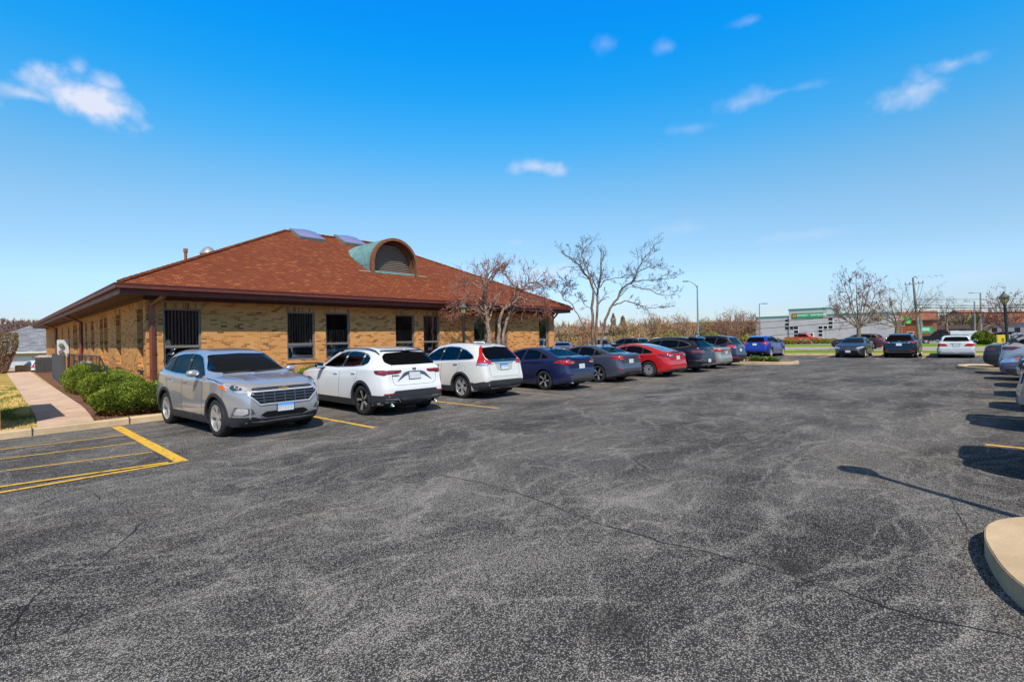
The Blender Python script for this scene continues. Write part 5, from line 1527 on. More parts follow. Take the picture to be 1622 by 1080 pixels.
# 6 --- red fastback
c6 = build_car(sedan(4.69, 1.85, 1.44, .35, .85, 3.72, RED, rim=('turbine_mix', 10), priv=0, trim=CHROME, trimw=.016, plf=.24,
    top=[(0, .66), (.1, .72), (.45, .82), (.9, .895), (1.05, .925), (1.2, .98), (1.95, 1.32), (2.15, 1.38), (2.5, 1.435), (2.85, 1.44), (3.2, 1.405), (3.6, 1.315), (4.0, 1.20), (4.3, 1.11), (4.5, 1.075), (4.62, 1.06), (4.69, 1.03)],
    belt=[(0, .60), (.3, .74), (1.2, .88), (2.5, .94), (3.6, 1.0), (4.2, 1.03), (4.69, .97)],
    dlo=[(1.55, .96), (1.9, 1.14), (2.2, 1.27), (2.5, 1.335), (2.85, 1.35), (3.2, 1.315), (3.6, 1.20), (3.92, 1.07), (3.8, 1.04), (3.3, 1.01), (2.4, .97)], pillars=[(2.45, 2.55, .06), (3.4, 3.36, .05)],
    rg=[(0, 1.15), (.50, 1.155), (.54, 1.17), (.46, 1.30), (0, 1.32)], rgx=1.6, cab=(1.5, 3.8), wsx=(1.0, 2.5), ws=[(0, .985), (.45, .99), (.68, 1.01), (.54, 1.31), (0, 1.33)],
    plates=[('B', 0, .83, PLATE_W)],
    feat=[('glass_roof', SMOKE, [('T', [(2.25, -.50), (2.25, .50), (3.2, .52), (3.95, .56), (4.25, .54), (4.3, 0), (4.25, -.54), (3.95, -.56), (3.2, -.52)], .005)], {'grid': .06}),
          ('tail_light', DREDL, [('B', [(.36, .965), (.44, 1.0), (.86, 1.0), (.90, .95), (.80, .885), (.56, .885)], .010), ('L', [(4.15, 1.0), (4.5, .99), (4.6, .89), (4.4, .90)], .010)], {'pair': 1}),
          ('reverse_light', CLEARL, [('B', [(.42, .955), (.50, .975), (.78, .965), (.72, .90), (.56, .90)], .018)], {'pair': 1}),
          ('spoiler', BLK, [('T', [(4.50, -.55), (4.50, .55), (4.60, .53), (4.62, 0), (4.60, -.53)], .028)], {'grid': .07}),
          ('rear_diffuser', BLK, [('B', [(-.80, .30), (-.5, .34), (.5, .34), (.80, .30), (.6, .21), (-.6, .21)], .012)], {'grid': .06}),
          ('tailgate_seam', BLK, [('B-', [(-.56, 1.04), (-.54, .74), (-.46, .68), (.46, .68), (.54, .74), (.56, 1.04)], .002)], {'w': .008, 'round': .03})]),
    'parked_sedan', 'glossy red fastback sedan with multi spoke silver wheels and dark glass roof')
place_car(c6, 20.68, 12.05, 90)
# 7 --- blue-black large SUV
c7 = build_car(suv(4.95, 1.97, 1.71, .39, .93, 3.885, DARKB, rim=('mix', 5), trim=CHROME, trimw=.022, priv=1, clad=0, hmat=CHROME, fin=4.4,
    dlo=[(1.72, 1.14), (2.1, 1.37), (2.35, 1.49), (2.65, 1.555), (3.0, 1.58), (3.5, 1.565), (4.0, 1.49), (4.30, 1.37), (4.36, 1.31), (4.2, 1.245), (3.6, 1.19), (2.6, 1.15)], pillars=[(2.72, 2.86, .05), (3.75, 3.80, .05)],
    feat=[('tail_light', REDL, [('B', [(.40, 1.055), (.92, 1.065), (.92, 1.035), (.40, 1.025)], .014), ('B', [(.40, .985), (.92, .995), (.92, .965), (.40, .955)], .014), ('L', [(4.45, 1.065), (4.84, 1.065), (4.84, 1.035), (4.45, 1.035)], .012), ('L', [(4.50, .995), (4.84, .995), (4.84, .965), (4.50, .965)], .012)], {'pair': 1, 'round': .004}),
          ('bumper_trim', CHROME, [('B', [(-.95, .60), (.95, .60), (.95, .575), (-.95, .575)], .016), ('B', [(-.8, .40), (.8, .40), (.8, .375), (-.8, .375)], .016), ('L', [(4.35, .60), (4.85, .60), (4.85, .575), (4.35, .575)], .014)], {'round': .004}),
          ('rear_reflector', REDL, [('B', [(.55, .655), (.85, .665), (.85, .63), (.55, .62)], .014)], {'pair': 1, 'round': .004}),
          ('spoiler', DARKB, [('B', [(-.66, 1.55), (.66, 1.55), (.64, 1.61), (-.64, 1.61)], .12)], {'grid': .08}),
          ('tailgate_seam', BLK, [('B-', [(-.66, 1.18), (-.68, .80), (-.60, .70), (.60, .70), (.68, .80), (.66, 1.18)], .002)], {'w': .009, 'round': .03})],
    plates=[('B', 0, .56, PLATE_W)]),
    'parked_suv', 'large blue black SUV with chrome window line and thin twin red tail lamps')
place_car(c7, 24.1, 12.25, 90)
print('car7')
# 8 --- champagne sedan (only its tail shows)
c8 = build_car(sedan(4.86, 1.83, 1.47, .34, .95, 3.75, CHAMP, rim=('silver', 7), priv=0, plates=[('B', 0, .86, PLATE_W)],
    feat=[('tail_light', REDL, [('B', [(.46, .93), (.46, 1.02), (.86, 1.03), (.88, .93), (.6, .91)], .010), ('L', [(4.45, 1.01), (4.72, 1.01), (4.78, .91), (4.55, .92)], .010)], {'pair': 1}),
          ('tailgate_trim', CHROME, [('B-', [(-.4, .985), (.4, .985)], .012)], {'w': .03, 'round': 0})]),
    'parked_sedan', 'champagne silver sedan whose tail shows between the two big dark SUVs')
place_car(c8, 27.05, 12.45, 90)
# 9 --- dark navy three-row SUV with roof rack
c9 = build_car(suv(5.0, 1.96, 1.76, .375, .95, 3.85, DNAVY, rim=('twin', 5), trim=BLK, rails=(2.3, 4.6), priv=1, clad=0, exh=[-.6],
    dlo=[(1.72, 1.17), (2.1, 1.40), (2.35, 1.54), (2.65, 1.61), (3.1, 1.63), (3.8, 1.61), (4.35, 1.56), (4.52, 1.45), (4.42, 1.33), (4.2, 1.25), (3.4, 1.20), (2.6, 1.18)],
    feat=[('tail_light', REDL, [('B', [(.52, 1.07), (.54, 1.16), (.90, 1.20), (.94, 1.10), (.80, 1.02), (.6, 1.03)], .012), ('L', [(4.45, 1.18), (4.80, 1.19), (4.86, 1.05), (4.62, 1.05)], .012)], {'pair': 1}),
          ('reverse_light', CLEARL, [('B', [(.58, 1.055), (.82, 1.06), (.84, 1.02), (.62, 1.02)], .02)], {'pair': 1, 'round': .005}),
          ('tailgate_trim', CHROME, [('B-', [(-.4, 1.09), (.4, 1.09)], .014)], {'w': .03, 'round': 0}),
          ('pillar_trim', CHROME, [('B-', [(.735, 1.22), (.62, 1.58)], .016), ('B-', [(-.735, 1.22), (-.62, 1.58)], .016)], {'w': .022, 'round': 0}),
          ('bumper_cladding', BLK, [('B', [(-.97, .48), (.97, .48), (.97, .26), (-.97, .26)], .012)], {'grid': .07}),
          ('rear_reflector', REDL, [('B', [(.55, .52), (.92, .53), (.92, .48), (.55, .47)], .018)], {'pair': 1, 'round': .005})],
    plates=[('B', 0, .90, PLATE_W)]),
    'parked_suv', 'dark navy family SUV with roof rack beside the planted island')
place_car(c9, 30.15, 12.85, 90)
M = MB()
for sx in (2.6, 3.9): M.tube([(2.5 - sx, -.72, 1.78), (2.5 - sx, -.68, 1.84), (2.5 - sx, .68, 1.84), (2.5 - sx, .72, 1.78)], .02, 6)
M.obj('roof_rack', BLK, c9, smooth=True)
# 10 --- far end of the lot
c10 = build_car(suv(4.72, 1.93, 1.69, .365, .98, 3.80, BLUE, n=60, rim=('silver', 5), trim=BLK, exh=[-.6, .6], clad=0,
    feat=[('tail_light', REDL, [('B', [(.52, 1.05), (.55, 1.17), (.90, 1.20), (.93, 1.10), (.86, .96), (.66, 1.0)], .012), ('L', [(4.25, 1.17), (4.56, 1.19), (4.62, 1.0), (4.40, 1.04)], .012)], {'pair': 1}),
          ('bumper_cladding', BLK, [('B', [(-.95, .46), (.95, .46), (.95, .26), (-.95, .26)], .012)], {'grid': .08})], plates=[('B', 0, 1.0, PLATE_W)]),
    'parked_suv', 'bright blue SUV parked alone at the far end of the lot')
place_car(c10, 44.1, 13.3, -2)
c11 = build_car(sedan(4.85, 1.83, 1.47, .345, .96, 3.74, CHAR, n=60, rim=('silver', 5), trim=CHROME,
    feat=[('headlight', HEADL, [('F', [(.48, .66), (.52, .735), (.74, .80), (.88, .83), (.87, .76), (.76, .67)], .010)], {'pair': 1}),
          ('grille', MESHG, [('F', [(-.50, .52), (.50, .52), (.62, .28), (-.62, .28)], .010), ('F', [(-.46, .68), (.46, .68), (.44, .62), (-.44, .62)], .010)], {'grid': .08}),
          ('grille_bar', CHROME, [('F-', [(-.48, .66), (.48, .66)], .018), ('F-', [(-.60, .50), (-.74, .34), (-.86, .36)], .014), ('F-', [(.60, .50), (.74, .34), (.86, .36)], .014)], {'w': .02, 'round': 0})],
    badges=[('ring', 'F', 0, .66, .07)], plates=[('F', 0, .47, PLATE_W)]),
    'parked_sedan', 'dark grey sedan facing the camera at the far end of the lot')
place_car(c11, 44.6, 7.25, 180)
c12 = build_car(suv(4.77, 1.885, 1.685, .37, .95, 3.69, BLACK, n=60, rim=('silver', 5), trim=CHROME, rails=(2.2, 4.2), rmat=CHROME, clad=0,
    feat=[('tail_light', REDL, [('B', [(.46, 1.05), (.62, 1.13), (.88, 1.15), (.93, 1.06), (.72, 1.02)], .012), ('L', [(4.28, 1.12), (4.58, 1.14), (4.64, 1.03), (4.42, 1.05)], .012)], {'pair': 1}),
          ('reverse_light', CLEARL, [('B', [(.44, 1.04), (.58, 1.09), (.62, 1.05), (.50, 1.01)], .02)], {'pair': 1}),
          ('tailgate_trim', CHROME, [('B', [(-.40, 1.065), (.40, 1.065), (.40, 1.03), (-.40, 1.03)], .012)], {'round': .004}),
          ('rear_reflector', REDL, [('B', [(.60, .50), (.86, .51), (.86, .46), (.60, .45)], .012)], {'pair': 1, 'round': .004}),
          ('bumper_trim', CHROME, [('B-', [(-.7, .40), (.7, .40)], .012)], {'w': .014, 'round': 0})],
    badges=[('ring', 'B', 0, 1.12, .06)], plates=[('B', 0, .92, PLATE_W)]),
    'parked_suv', 'black SUV seen from behind between the dark grey and the white sedan')
place_car(c12, 45.3, 4.45, 0)
c13 = build_car(sedan(5.11, 1.89, 1.49, .34, .95, 4.0, OFFW, n=60, rim=('silver', 8), priv=0, rpriv=0, trim=CHROME, seat=SEATT, tum=.30, plf=.16, plr=.08,
    belt=scl([(0, .72), (.3, .86), (1.2, .95), (2.5, .98), (3.6, 1.0), (4.2, 1.0), (4.64, .96)], 5.11 / 4.64, 1.0),
    top=scl([(0, .78), (.1, .82), (.45, .90), (.9, .95), (1.2, .975), (1.32, 1.00), (1.45, 1.07), (1.95, 1.345), (2.1, 1.39), (2.4, 1.425), (2.8, 1.43), (3.15, 1.41), (3.32, 1.37), (3.45, 1.31), (3.75, 1.10), (3.86, 1.05), (4.05, 1.035), (4.55, 1.02), (4.64, .99)], 5.11 / 4.64, 1.49 / 1.435),
    rear=[(.15, .12), (.27, .03), (.4, .0), (.52, .0), (.6, .05), (.8, .05), (1.0, .05), (1.5, .05)], cab=(1.62, 4.0),
    rg=[(0, 1.09), (.62, 1.10), (.68, 1.12), (.55, 1.38), (0, 1.40)], rgx=1.85,
    feat=[('tail_light', REDL, [('B', [(.42, .86), (.56, .95), (.86, .95), (.86, .79), (.42, .79)], .012), ('L', [(4.86, .94), (5.04, .94), (5.06, .80), (4.86, .80)], .012)], {'pair': 1, 'round': .008}),
          ('bumper', plain('silver_grey_bumper', (.42, .43, .44), .45), [('B', [(-.93, .62), (.93, .62), (.94, .30), (-.94, .30)], .05), ('L', [(4.62, .62), (5.08, .62), (5.08, .30), (4.62, .30)], .03), ('R', [(4.62, .62), (5.08, .62), (5.08, .30), (4.62, .30)], .03)], {'grid': .08}),
          ('bumper_strip', CHROME, [('B-', [(-.92, .60), (.92, .60)], .056)], {'w': .02, 'round': 0}),
          ('side_moulding', plain('silver_grey_bumper', (.42, .43, .44)), [('L', [(1.2, .52), (3.8, .52), (3.8, .30), (1.2, .30)], .008)], {'both': 1}),
          ('number_strip', CHROME, [('B', [(-.27, .98), (.27, .98), (.27, .94), (-.27, .94)], .012)], {'round': .004})],
    plates=[('B', 0, .86, PLATE_W)]),
    'parked_sedan', 'old boxy white sedan with wide red tail lamps seen from behind')
place_car(c13, 46.35, 1.65, 2)
print('car13')
# 14 --- right hand row
c14 = build_car(suv(4.7, 1.88, 1.66, .36, .93, 3.7, SILVER, n=60, rim=('silver', 5), rails=(2.2, 4.2), trim=CHROME,
    feat=[('tail_light', DREDL, [('B', [(.34, 1.04), (.36, 1.09), (.90, 1.12), (.90, 1.01), (.6, .99)], .012), ('L', [(4.05, 1.10), (4.6, 1.10), (4.6, 1.0), (4.3, .99)], .012)], {'pair': 1}),
          ('quarter_glass', SMOKE, [('L', [(4.10, 1.27), (4.16, 1.38), (4.30, 1.50), (4.50, 1.46), (4.42, 1.28)], .004)], {'both': 1}),
          ('bumper_cladding', CLAD, [('B', [(-.92, .48), (.92, .48), (.92, .25), (-.92, .25)], .012), ('L', [(4.1, .48), (4.6, .48), (4.6, .26), (4.1, .26)], .012)], {'grid': .07}),
          ('spoiler', SILVER, [('B', [(-.62, 1.50), (.62, 1.50), (.60, 1.56), (-.60, 1.56)], .10)], {'grid': .08})],
    plates=[('B', 0, .88, PLATE_W)]),
    'parked_suv', 'silver SUV with dark red tail lamp behind the blue grey sedan nose at right')
place_car(c14, 28.45, -2.62, -90)
c15 = build_car(sedan(4.8, 1.84, 1.45, .345, .93, 3.75, CHAR, n=60, rim=('silver', 5), trim=BLK, rear=[(.15, .22), (.27, .10), (.4, .03), (.55, .0), (.7, .01), (.85, .05), (1.0, .08), (1.06, .10), (1.5, .1)],
    feat=[('tail_light', DREDL, [('B', [(-.86, 1.0), (.86, 1.0), (.88, .88), (.5, .86), (-.5, .86), (-.88, .88)], .012), ('L', [(4.35, 1.0), (4.7, .99), (4.74, .88), (4.45, .88)], .012), ('R', [(4.35, 1.0), (4.7, .99), (4.74, .88), (4.45, .88)], .012)], {'grid': .06}),
          ('rear_diffuser', BLK, [('B', [(-.86, .38), (.86, .38), (.86, .22), (-.86, .22)], .012)], {'grid': .07})]),
    'parked_sedan', 'charcoal sedan tail with dark red lamp band, farthest in the right hand row')
place_car(c15, 31.5, -2.2, -90)
c16 = build_car(sedan(4.6, 1.80, 1.46, .33, .92, 3.6, LAV, n=70, rim=('silver', 7), trim=BLK,
    feat=[('headlight', CLEARL, [('F', [(.46, .64), (.52, .73), (.70, .78), (.86, .80), (.86, .68), (.70, .61)], .012), ('L', [(.12, .74), (.46, .80), (.50, .74), (.30, .66), (.14, .64)], .012)], {'pair': 1}),
          ('marker_light', AMBER, [('L', [(.40, .81), (.58, .84), (.60, .78), (.44, .70), (.36, .72)], .018)], {'both': 1}),
          ('grille', MESHG, [('F', [(-.40, .74), (.40, .74), (.36, .64), (-.36, .64)], .012), ('F', [(-.5, .44), (.5, .44), (.42, .32), (-.42, .32)], .012)], {'grid': .08}),
          ('grille_bar', CHROME, [('F-', [(-.41, .75), (.41, .75)], .018)], {'w': .02, 'round': 0}),
          ('fog_light', SMOKE, [('L', [(.12, .40), (.40, .42), (.36, .28), (.16, .28)], .01)], {'both': 1})], plates=[('F', 0, .5, PLATE_W)]),
    'parked_sedan', 'blue grey sedan nose with orange corner lamp at the right edge')
place_car(c16, 25.35, -2.58, 90)
c17 = build_car(suv(4.9, 1.95, 1.75, .39, .95, 3.8, BLACK, n=60, rim=('silver', 6), trim=BLK,
    feat=[('headlight', CLEARL, [('F', [(.58, .84), (.60, .96), (.88, .98), (.88, .86)], .012), ('L', [(.15, .96), (.40, .98), (.40, .86), (.16, .85)], .012)], {'pair': 1}),
          ('grille', MESHG, [('F', [(-.52, .95), (.52, .95), (.50, .62), (-.50, .62)], .012)], {'grid': .08}),
          ('bumper', CHROME, [('F', [(-.94, .56), (.94, .56), (.94, .42), (-.94, .42)], .05), ('L', [(.05, .56), (.42, .56), (.40, .42), (.06, .42)], .03)], {'grid': .08})]),
    'parked_suv', 'black SUV front corner behind the silver grille at the right edge')
place_car(c17, 22.25, -3.12, 90)
c18 = build_car(suv(4.75, 1.90, 1.70, .37, .95, 3.75, SILVER, n=60, rim=('twin', 5), trim=BLK,
    feat=[('headlight', HEADL, [('F', [(.58, .86), (.60, .95), (.86, 1.0), (.88, .90), (.72, .84)], .012), ('L', [(.15, .97), (.48, 1.0), (.44, .90), (.16, .86)], .012)], {'pair': 1}),
          ('grille', MESHG, [('F', [(-.60, .94), (.60, .94), (.62, .66), (-.62, .66)], .012)], {'grid': .08}),
          ('grille_bar', CHROME, [('F-', [(-.6, z), (.6, z)], .022) for z in (.69, .73, .77, .81, .85, .89, .93)], {'w': .016, 'round': 0}),
          ('lower_cladding', CLAD, [('F', [(-.93, .50), (.93, .50), (.93, .25), (-.93, .25)], .02), ('L', [(.05, .50), (.45, .50), (.45, .25), (.08, .25)], .02)], {'grid': .08}),
          ('bumper_trim', CHROME, [('F-', [(-.88, .50), (-.80, .34), (.80, .34), (.88, .50)], .03)], {'w': .03, 'round': .02})]),
    'parked_suv', 'silver SUV front corner with chrome grille bars, nearest at the right edge')
place_car(c18, 19.1, -3.03, 90)
# cars whose shadows reach into the picture: copies
for src, x, y, deg, lab in ((c18, 15.95, -2.93, 90, 'silver SUV standing out of frame whose shadow falls in the third stall'), (c14, 13.0, -2.72, -90, 'SUV standing out of frame whose shadow falls in the second stall'), (c14, 9.0, -2.74, -90, 'SUV standing out of frame behind the nearest yellow stall line')):
    c = copy_tree(src); c['label'] = lab; place_car(c, x, y, deg)
def recolour(o, old, new):
    for ch in [x for x in bpy.data.objects if x.parent == o]:
        if ch.data and ch.data.materials and old.name in [m_.name for m_ in ch.data.materials]:
            ch.data = ch.data.copy()
            for i, m_ in enumerate(ch.data.materials):
                if m_ == old: ch.data.materials[i] = new
for src, old, new, x, y, deg, lab in (
    (c5, GREY, LAV, 34.2, 26.6, 40, 'pale blue sedan roof beyond the trees at the corner of the brick office'),
    (c14, SILVER, LAV, 37.0, 24.6, 215, 'lilac grey SUV behind the trunks of the large bare tree'),
    (c12, BLACK, DARKB, 41.2, 24.6, 90, 'dark car roof between the large bare tree and the black SUV'),
    (c12, BLACK, BURG, 66.0, 10.4, 90, 'dark maroon SUV passing on the road behind the dark grey sedan'),
    (c3, PEARL, WHITE, 60.8, 31.5, 80, 'white SUV roof beside the white box truck'),
    (c2, WHITE, CHAR, 93.5, -1.0, 90, 'charcoal SUV with white cap parked across the road')):
    c = copy_tree(src); recolour(c, old, new); c['label'] = lab; place_car(c, x, y, deg)
print('cars ok')
#@@PART5
# ================================================================== PLANTS
RTWIG2 = plain('russet_twig', (.30, .13, .09), .9, var=.3)
def at(px, py, D):
    v = Matrix(_rows) @ Vector((px - 811, -(py - 540), -794.58)); v = v * (D / 794.58)
    return Vector((v.x, v.y, v.z + CAMH))
def planX(px, py, X):
    v = Matrix(_rows) @ Vector((px - 811, -(py - 540), -794.58)); v = v * (X / v.x)
    return Vector((v.x, v.y, v.z + CAMH))
def ground_of(px, D, z=0):
    p = at(px, 540, D); return Vector((p.x, p.y, z))
TMIN = .0062
def rdir(d, ang, r):
    d = d.normalized(); a = d.orthogonal().normalized(); a.rotate(Matrix.Rotation(r.uniform(0, 2 * pi), 3, d))
    return (d * cos(ang) + a * sin(ang)).normalized()
def grow(M, T, p, d, L, rad, lev, r, up=.15, n=5, gnarl=.28, spawn=(4, 6), ratio=.55, spread=(.5, 1.0)):
    """one branch with side branches; thick ones go to M, thin ones to T"""
    k = 5; pts = [p.copy()]; q = p.copy(); dd = d.copy()
    for i in range(k):
        dd = (dd + Vector((r.gauss(0, gnarl), r.gauss(0, gnarl), r.gauss(0, gnarl) + up)) * .5).normalized()
        q = q + dd * (L / k); pts.append(q.copy())
    rads = [max(TMIN, rad * (1 - .72 * i / k)) for i in range(k + 1)]
    (M if lev >= 2 else T).tube(pts, rads, 6 if rad > .03 else (4 if rad > .012 else 3), caps=False)
    if lev <= 0: return
    for j in range(r.randint(*spawn)):
        t = r.uniform(.25, 1.0); i = min(k - 1, int(t * k)); f = t * k - i
        s = pts[i].lerp(pts[i + 1], f); sd = rdir(pts[i + 1] - pts[i], r.uniform(*spread), r)
        grow(M, T, s, sd, L * ratio * r.uniform(.6, 1.15), max(.005, rads[i] * .55), lev - 1, r, up, n, gnarl, spawn, ratio, spread)
def px_limb(M, T, pts, D, r0, r1, r, lev=2, spawn=10, length=1.2, off=0, tip=True, up=.12, start=.25, gn=.3):
    P = []
    dz = 0
    for i, p in enumerate(pts):
        dd = D + off + (p[2] if len(p) > 2 else 0)
        P.append(at(p[0], p[1], dd))
    # smooth
    P2 = [P[0]]
    for a, b in zip(P[:-1], P[1:]):
        n = 3
        for i in range(1, n + 1):
            q = a.lerp(b, i / n)
            if i < n: q += Vector((r.gauss(0, .03), r.gauss(0, .03), r.gauss(0, .03)))
            P2.append(q)
    k = len(P2); rad = [r0 + (r1 - r0) * (i / (k - 1)) ** .8 for i in range(k)]
    M.tube(P2, rad, 8, caps=False)
    for j in range(spawn):
        t = start + (1 - start) * (j + r.random()) / spawn; i = min(k - 2, int(t * (k - 1)))
        s = P2[i].lerp(P2[i + 1], r.random()); sd = rdir(P2[i + 1] - P2[i], r.uniform(.5, 1.15), r)
        sd = (sd + Vector((0, 0, .15))).normalized()
        grow(M, T, s, sd, length * r.uniform(.5, 1.2) * (1 - .35 * t), max(.010, rad[i] * .5), lev, r, up, 5, gn, (3, 5), .55)
    if tip: grow(M, T, P2[-1], P2[-1] - P2[-2], length * .7, r1 * .8, lev, r, up, 5, gn, (3, 5), .55)
def px_tree(name, label, limbs, D, seed, bark, twig, base_px, group=None, **kw):
    r = random.Random(seed)
    b = ground_of(base_px, D)
    t = thing(name, label, 'tree', b, 0, group)
    M, T = MB(), MB()
    for (pts, r0, r1, o) in limbs:
        k = dict(kw); k.update(o); px_limb(M, T, pts, D, r0, r1, r, **k)
    for X in (M, T): X.v = [(v[0] - b.x, v[1] - b.y, v[2] - b.z) for v in X.v]
    M.obj('trunk', bark, t, smooth=True); T.obj('crown', twig, t)
    return t
px_tree('bare_tree', 'large bare tree with three main trunks beside the right end of the brick office', [
    ([(941, 571), (940, 546), (939, 511), (939, 476), (940, 458), (930, 437), (920, 426), (919, 420), (906, 412), (890, 400)], 0.116, 0.021, dict(start=.45, spawn=18)),
    ([(946, 571), (944.5, 546), (946, 493), (947, 458), (951, 437), (952, 409)], 0.110, 0.035, dict(start=.4, spawn=16, off=.3)),
    ([(940, 458), (929, 423), (921, 405), (927, 391)], 0.055, 0.021, dict(spawn=12, off=-.3)),
    ([(949, 571), (951.5, 546), (958.6, 507), (972.6, 479), (987, 456), (1004, 444), (1009.6, 428), (1018, 412), (1032, 395)], 0.105, 0.017, dict(start=.4, spawn=19, off=-.2)),
    ([(1004, 445), (1022, 444), (1050, 442), (1064, 440)], 0.039, 0.014, dict(spawn=12, length=.9)),
    ([(1010, 431), (1027, 423), (1047, 421)], 0.033, 0.014, dict(spawn=10, length=.9, off=.4)),
    ([(1001, 453), (1027, 458), (1047, 467), (1069, 467)], 0.033, 0.014, dict(spawn=10, length=.8, off=-.5)),
    ([(972, 484), (990, 476), (1010, 481), (1024, 487), (1050, 487)], 0.039, 0.014, dict(spawn=12, length=.8, off=.2)),
    ([(947, 458), (959, 444), (974, 440), (994, 440)], 0.039, 0.014, dict(spawn=10, length=.9)),
    ([(939, 490), (925, 482), (919, 473)], 0.022, 0.010, dict(spawn=7, length=.5))], 30, 11, BARK, TWIG, 944, length=1.15, lev=2)
px_tree('bare_tree', 'thin leaning bare tree arching towards the roof corner of the brick office', [
    ([(934, 571), (932, 544), (927, 521), (915, 497), (907, 483), (892, 474), (888, 464)], 0.041, 0.021, dict(spawn=6, start=.7, length=.7)),
    ([(907, 483), (914, 477), (917, 470)], 0.014, 0.008, dict(spawn=4, length=.35)),
    ([(889, 466), (884, 458), (880, 450)], 0.017, 0.010, dict(spawn=10, length=.75)),
    ([(889, 466), (893, 455), (896, 447)], 0.017, 0.010, dict(spawn=10, length=.75)),
    ([(889, 466), (900, 464), (904, 457)], 0.017, 0.010, dict(spawn=9, length=.6))], 28.5, 5, BARK, TWIG, 934, lev=2)
px_tree('bare_tree', 'slender bare tree with flaking bark in front of the brick wall, left of two', [
    ([(778, 572), (775, 538), (772, 508), (768, 479), (767, 445)], .13, .05, dict(start=.45, spawn=27, length=1.7)),
    ([(768, 479), (755, 466), (738, 470), (722, 478)], .05, .015, dict(spawn=13, length=1.1, up=-.05)),
    ([(767, 462), (748, 447), (735, 455)], .05, .015, dict(spawn=13, length=1.0)),
    ([(768, 450), (779, 437), (787, 428)], .04, .015, dict(spawn=11, length=.9)),
    ([(771, 495), (752, 488), (735, 492)], .03, .012, dict(spawn=13, length=.9, up=-.1))], 22.4, 21, BIRCH, RTWIG2, 778, 'flaking bark trees by the brick wall', lev=2)
px_tree('bare_tree', 'two stemmed bare tree with flaking bark leaning right over the office roof', [
    ([(789, 573), (789.4, 536), (790.4, 514), (797, 490), (815, 479), (827, 457), (841, 447)], .11, .03, dict(start=.5, spawn=23, length=1.3)),
    ([(795, 573), (797, 530), (803, 506), (813, 490), (823, 467)], .10, .035, dict(start=.5, spawn=17, length=1.2, off=.3)),
    ([(827, 458), (813, 451), (797, 433), (798, 421)], .06, .02, dict(spawn=15, length=.8)),
    ([(841, 447), (852, 448), (864, 456)], .04, .015, dict(spawn=15, length=.9)),
    ([(820, 470), (845, 478), (866, 482)], .035, .012, dict(spawn=17, length=.9, up=-.1)),
    ([(803, 490), (785, 482), (772, 486)], .03, .012, dict(spawn=13, length=.9, up=-.1))], 22.8, 33, BIRCH, RTWIG2, 792, 'flaking bark trees by the brick wall', lev=2)
def fan_tree(name, label, D, bx, by, fork, tips, seed, r0, bark, twig, bud=None, group=None, lev=2, spawn=8, length=1.2, up=.12):
    r = random.Random(seed)
    t = px_tree(name, label, [([(bx, by), fork], r0, r0 * .8, dict(spawn=0, tip=False))] + [([fork + (0,), ((fork[0] * .45 + p[0] * .55) + r.uniform(-2, 2), fork[1] * .5 + p[1] * .5, r.uniform(-.8, .8)), p + (r.uniform(-1.8, 1.8),)], r0 * .34, r0 * .07, dict(spawn=spawn, length=length)) for p in tips], D, seed, bark, twig, bx, group, lev=lev, up=up)
    if bud:
        cr = [o for o in bpy.data.objects if o.parent == t and o.name.startswith('crown')][0]
        B = MB(); vs = cr.data.vertices
        for i in range(0, len(vs), bud[1]):
            p = vs[i].co; a = Vector((r.gauss(0, 1), r.gauss(0, 1), r.gauss(0, 1))).normalized() * bud[2]; b_ = a.orthogonal()
            B.add([p - a, p + b_ * .6, p + a, p - b_ * .6], [(0, 1, 2, 3)])
        B.obj('buds', bud[0], t)
    return t
fan_tree('budding_tree', 'wide budding tree with pink red buds behind the dark grey sedan', 47, 1359.7, 553, (1360, 520), [(1327, 470), (1336, 448), (1345, 441), (1356, 433), (1368, 438), (1380, 446), (1392, 452), (1316, 486), (1402, 468), (1408, 482), (1326, 497), (1394, 500)], 3, .20, BARK, TWIG, (BUD, 60, .075), spawn=11, length=1.4)
fan_tree('bare_tree', 'dark bare tree standing behind the black SUV beside the utility pole', 62, 1419, 549, (1422, 517), [(1400, 487), (1410, 470), (1430, 463), (1445, 480), (1460, 476), (1480, 468), (1395, 500), (1470, 485), (1385, 512)], 4, .28, BARK, TWIG, spawn=8, length=1.9)
fan_tree('bare_tree', 'small spreading bare tree behind the old white sedan', 74, 1502, 545, (1499, 510), [(1489, 484), (1500, 480), (1513, 486), (1481, 497), (1526, 504), (1518, 495), (1478, 510)], 6, .22, BARK, TWIG, spawn=8, length=1.7)
fan_tree('budding_tree', 'round reddish tree behind the lantern post at right', 84, 1590, 545, (1590, 522), [(1562, 492), (1568, 478), (1580, 470), (1592, 468), (1604, 474), (1614, 484), (1620, 498), (1560, 508), (1575, 500), (1608, 505)], 8, .30, BARK, RTWIG, (plain('dull_bud', (.22, .10, .08), .9, var=.3), 40, .10), spawn=12, length=2.4)
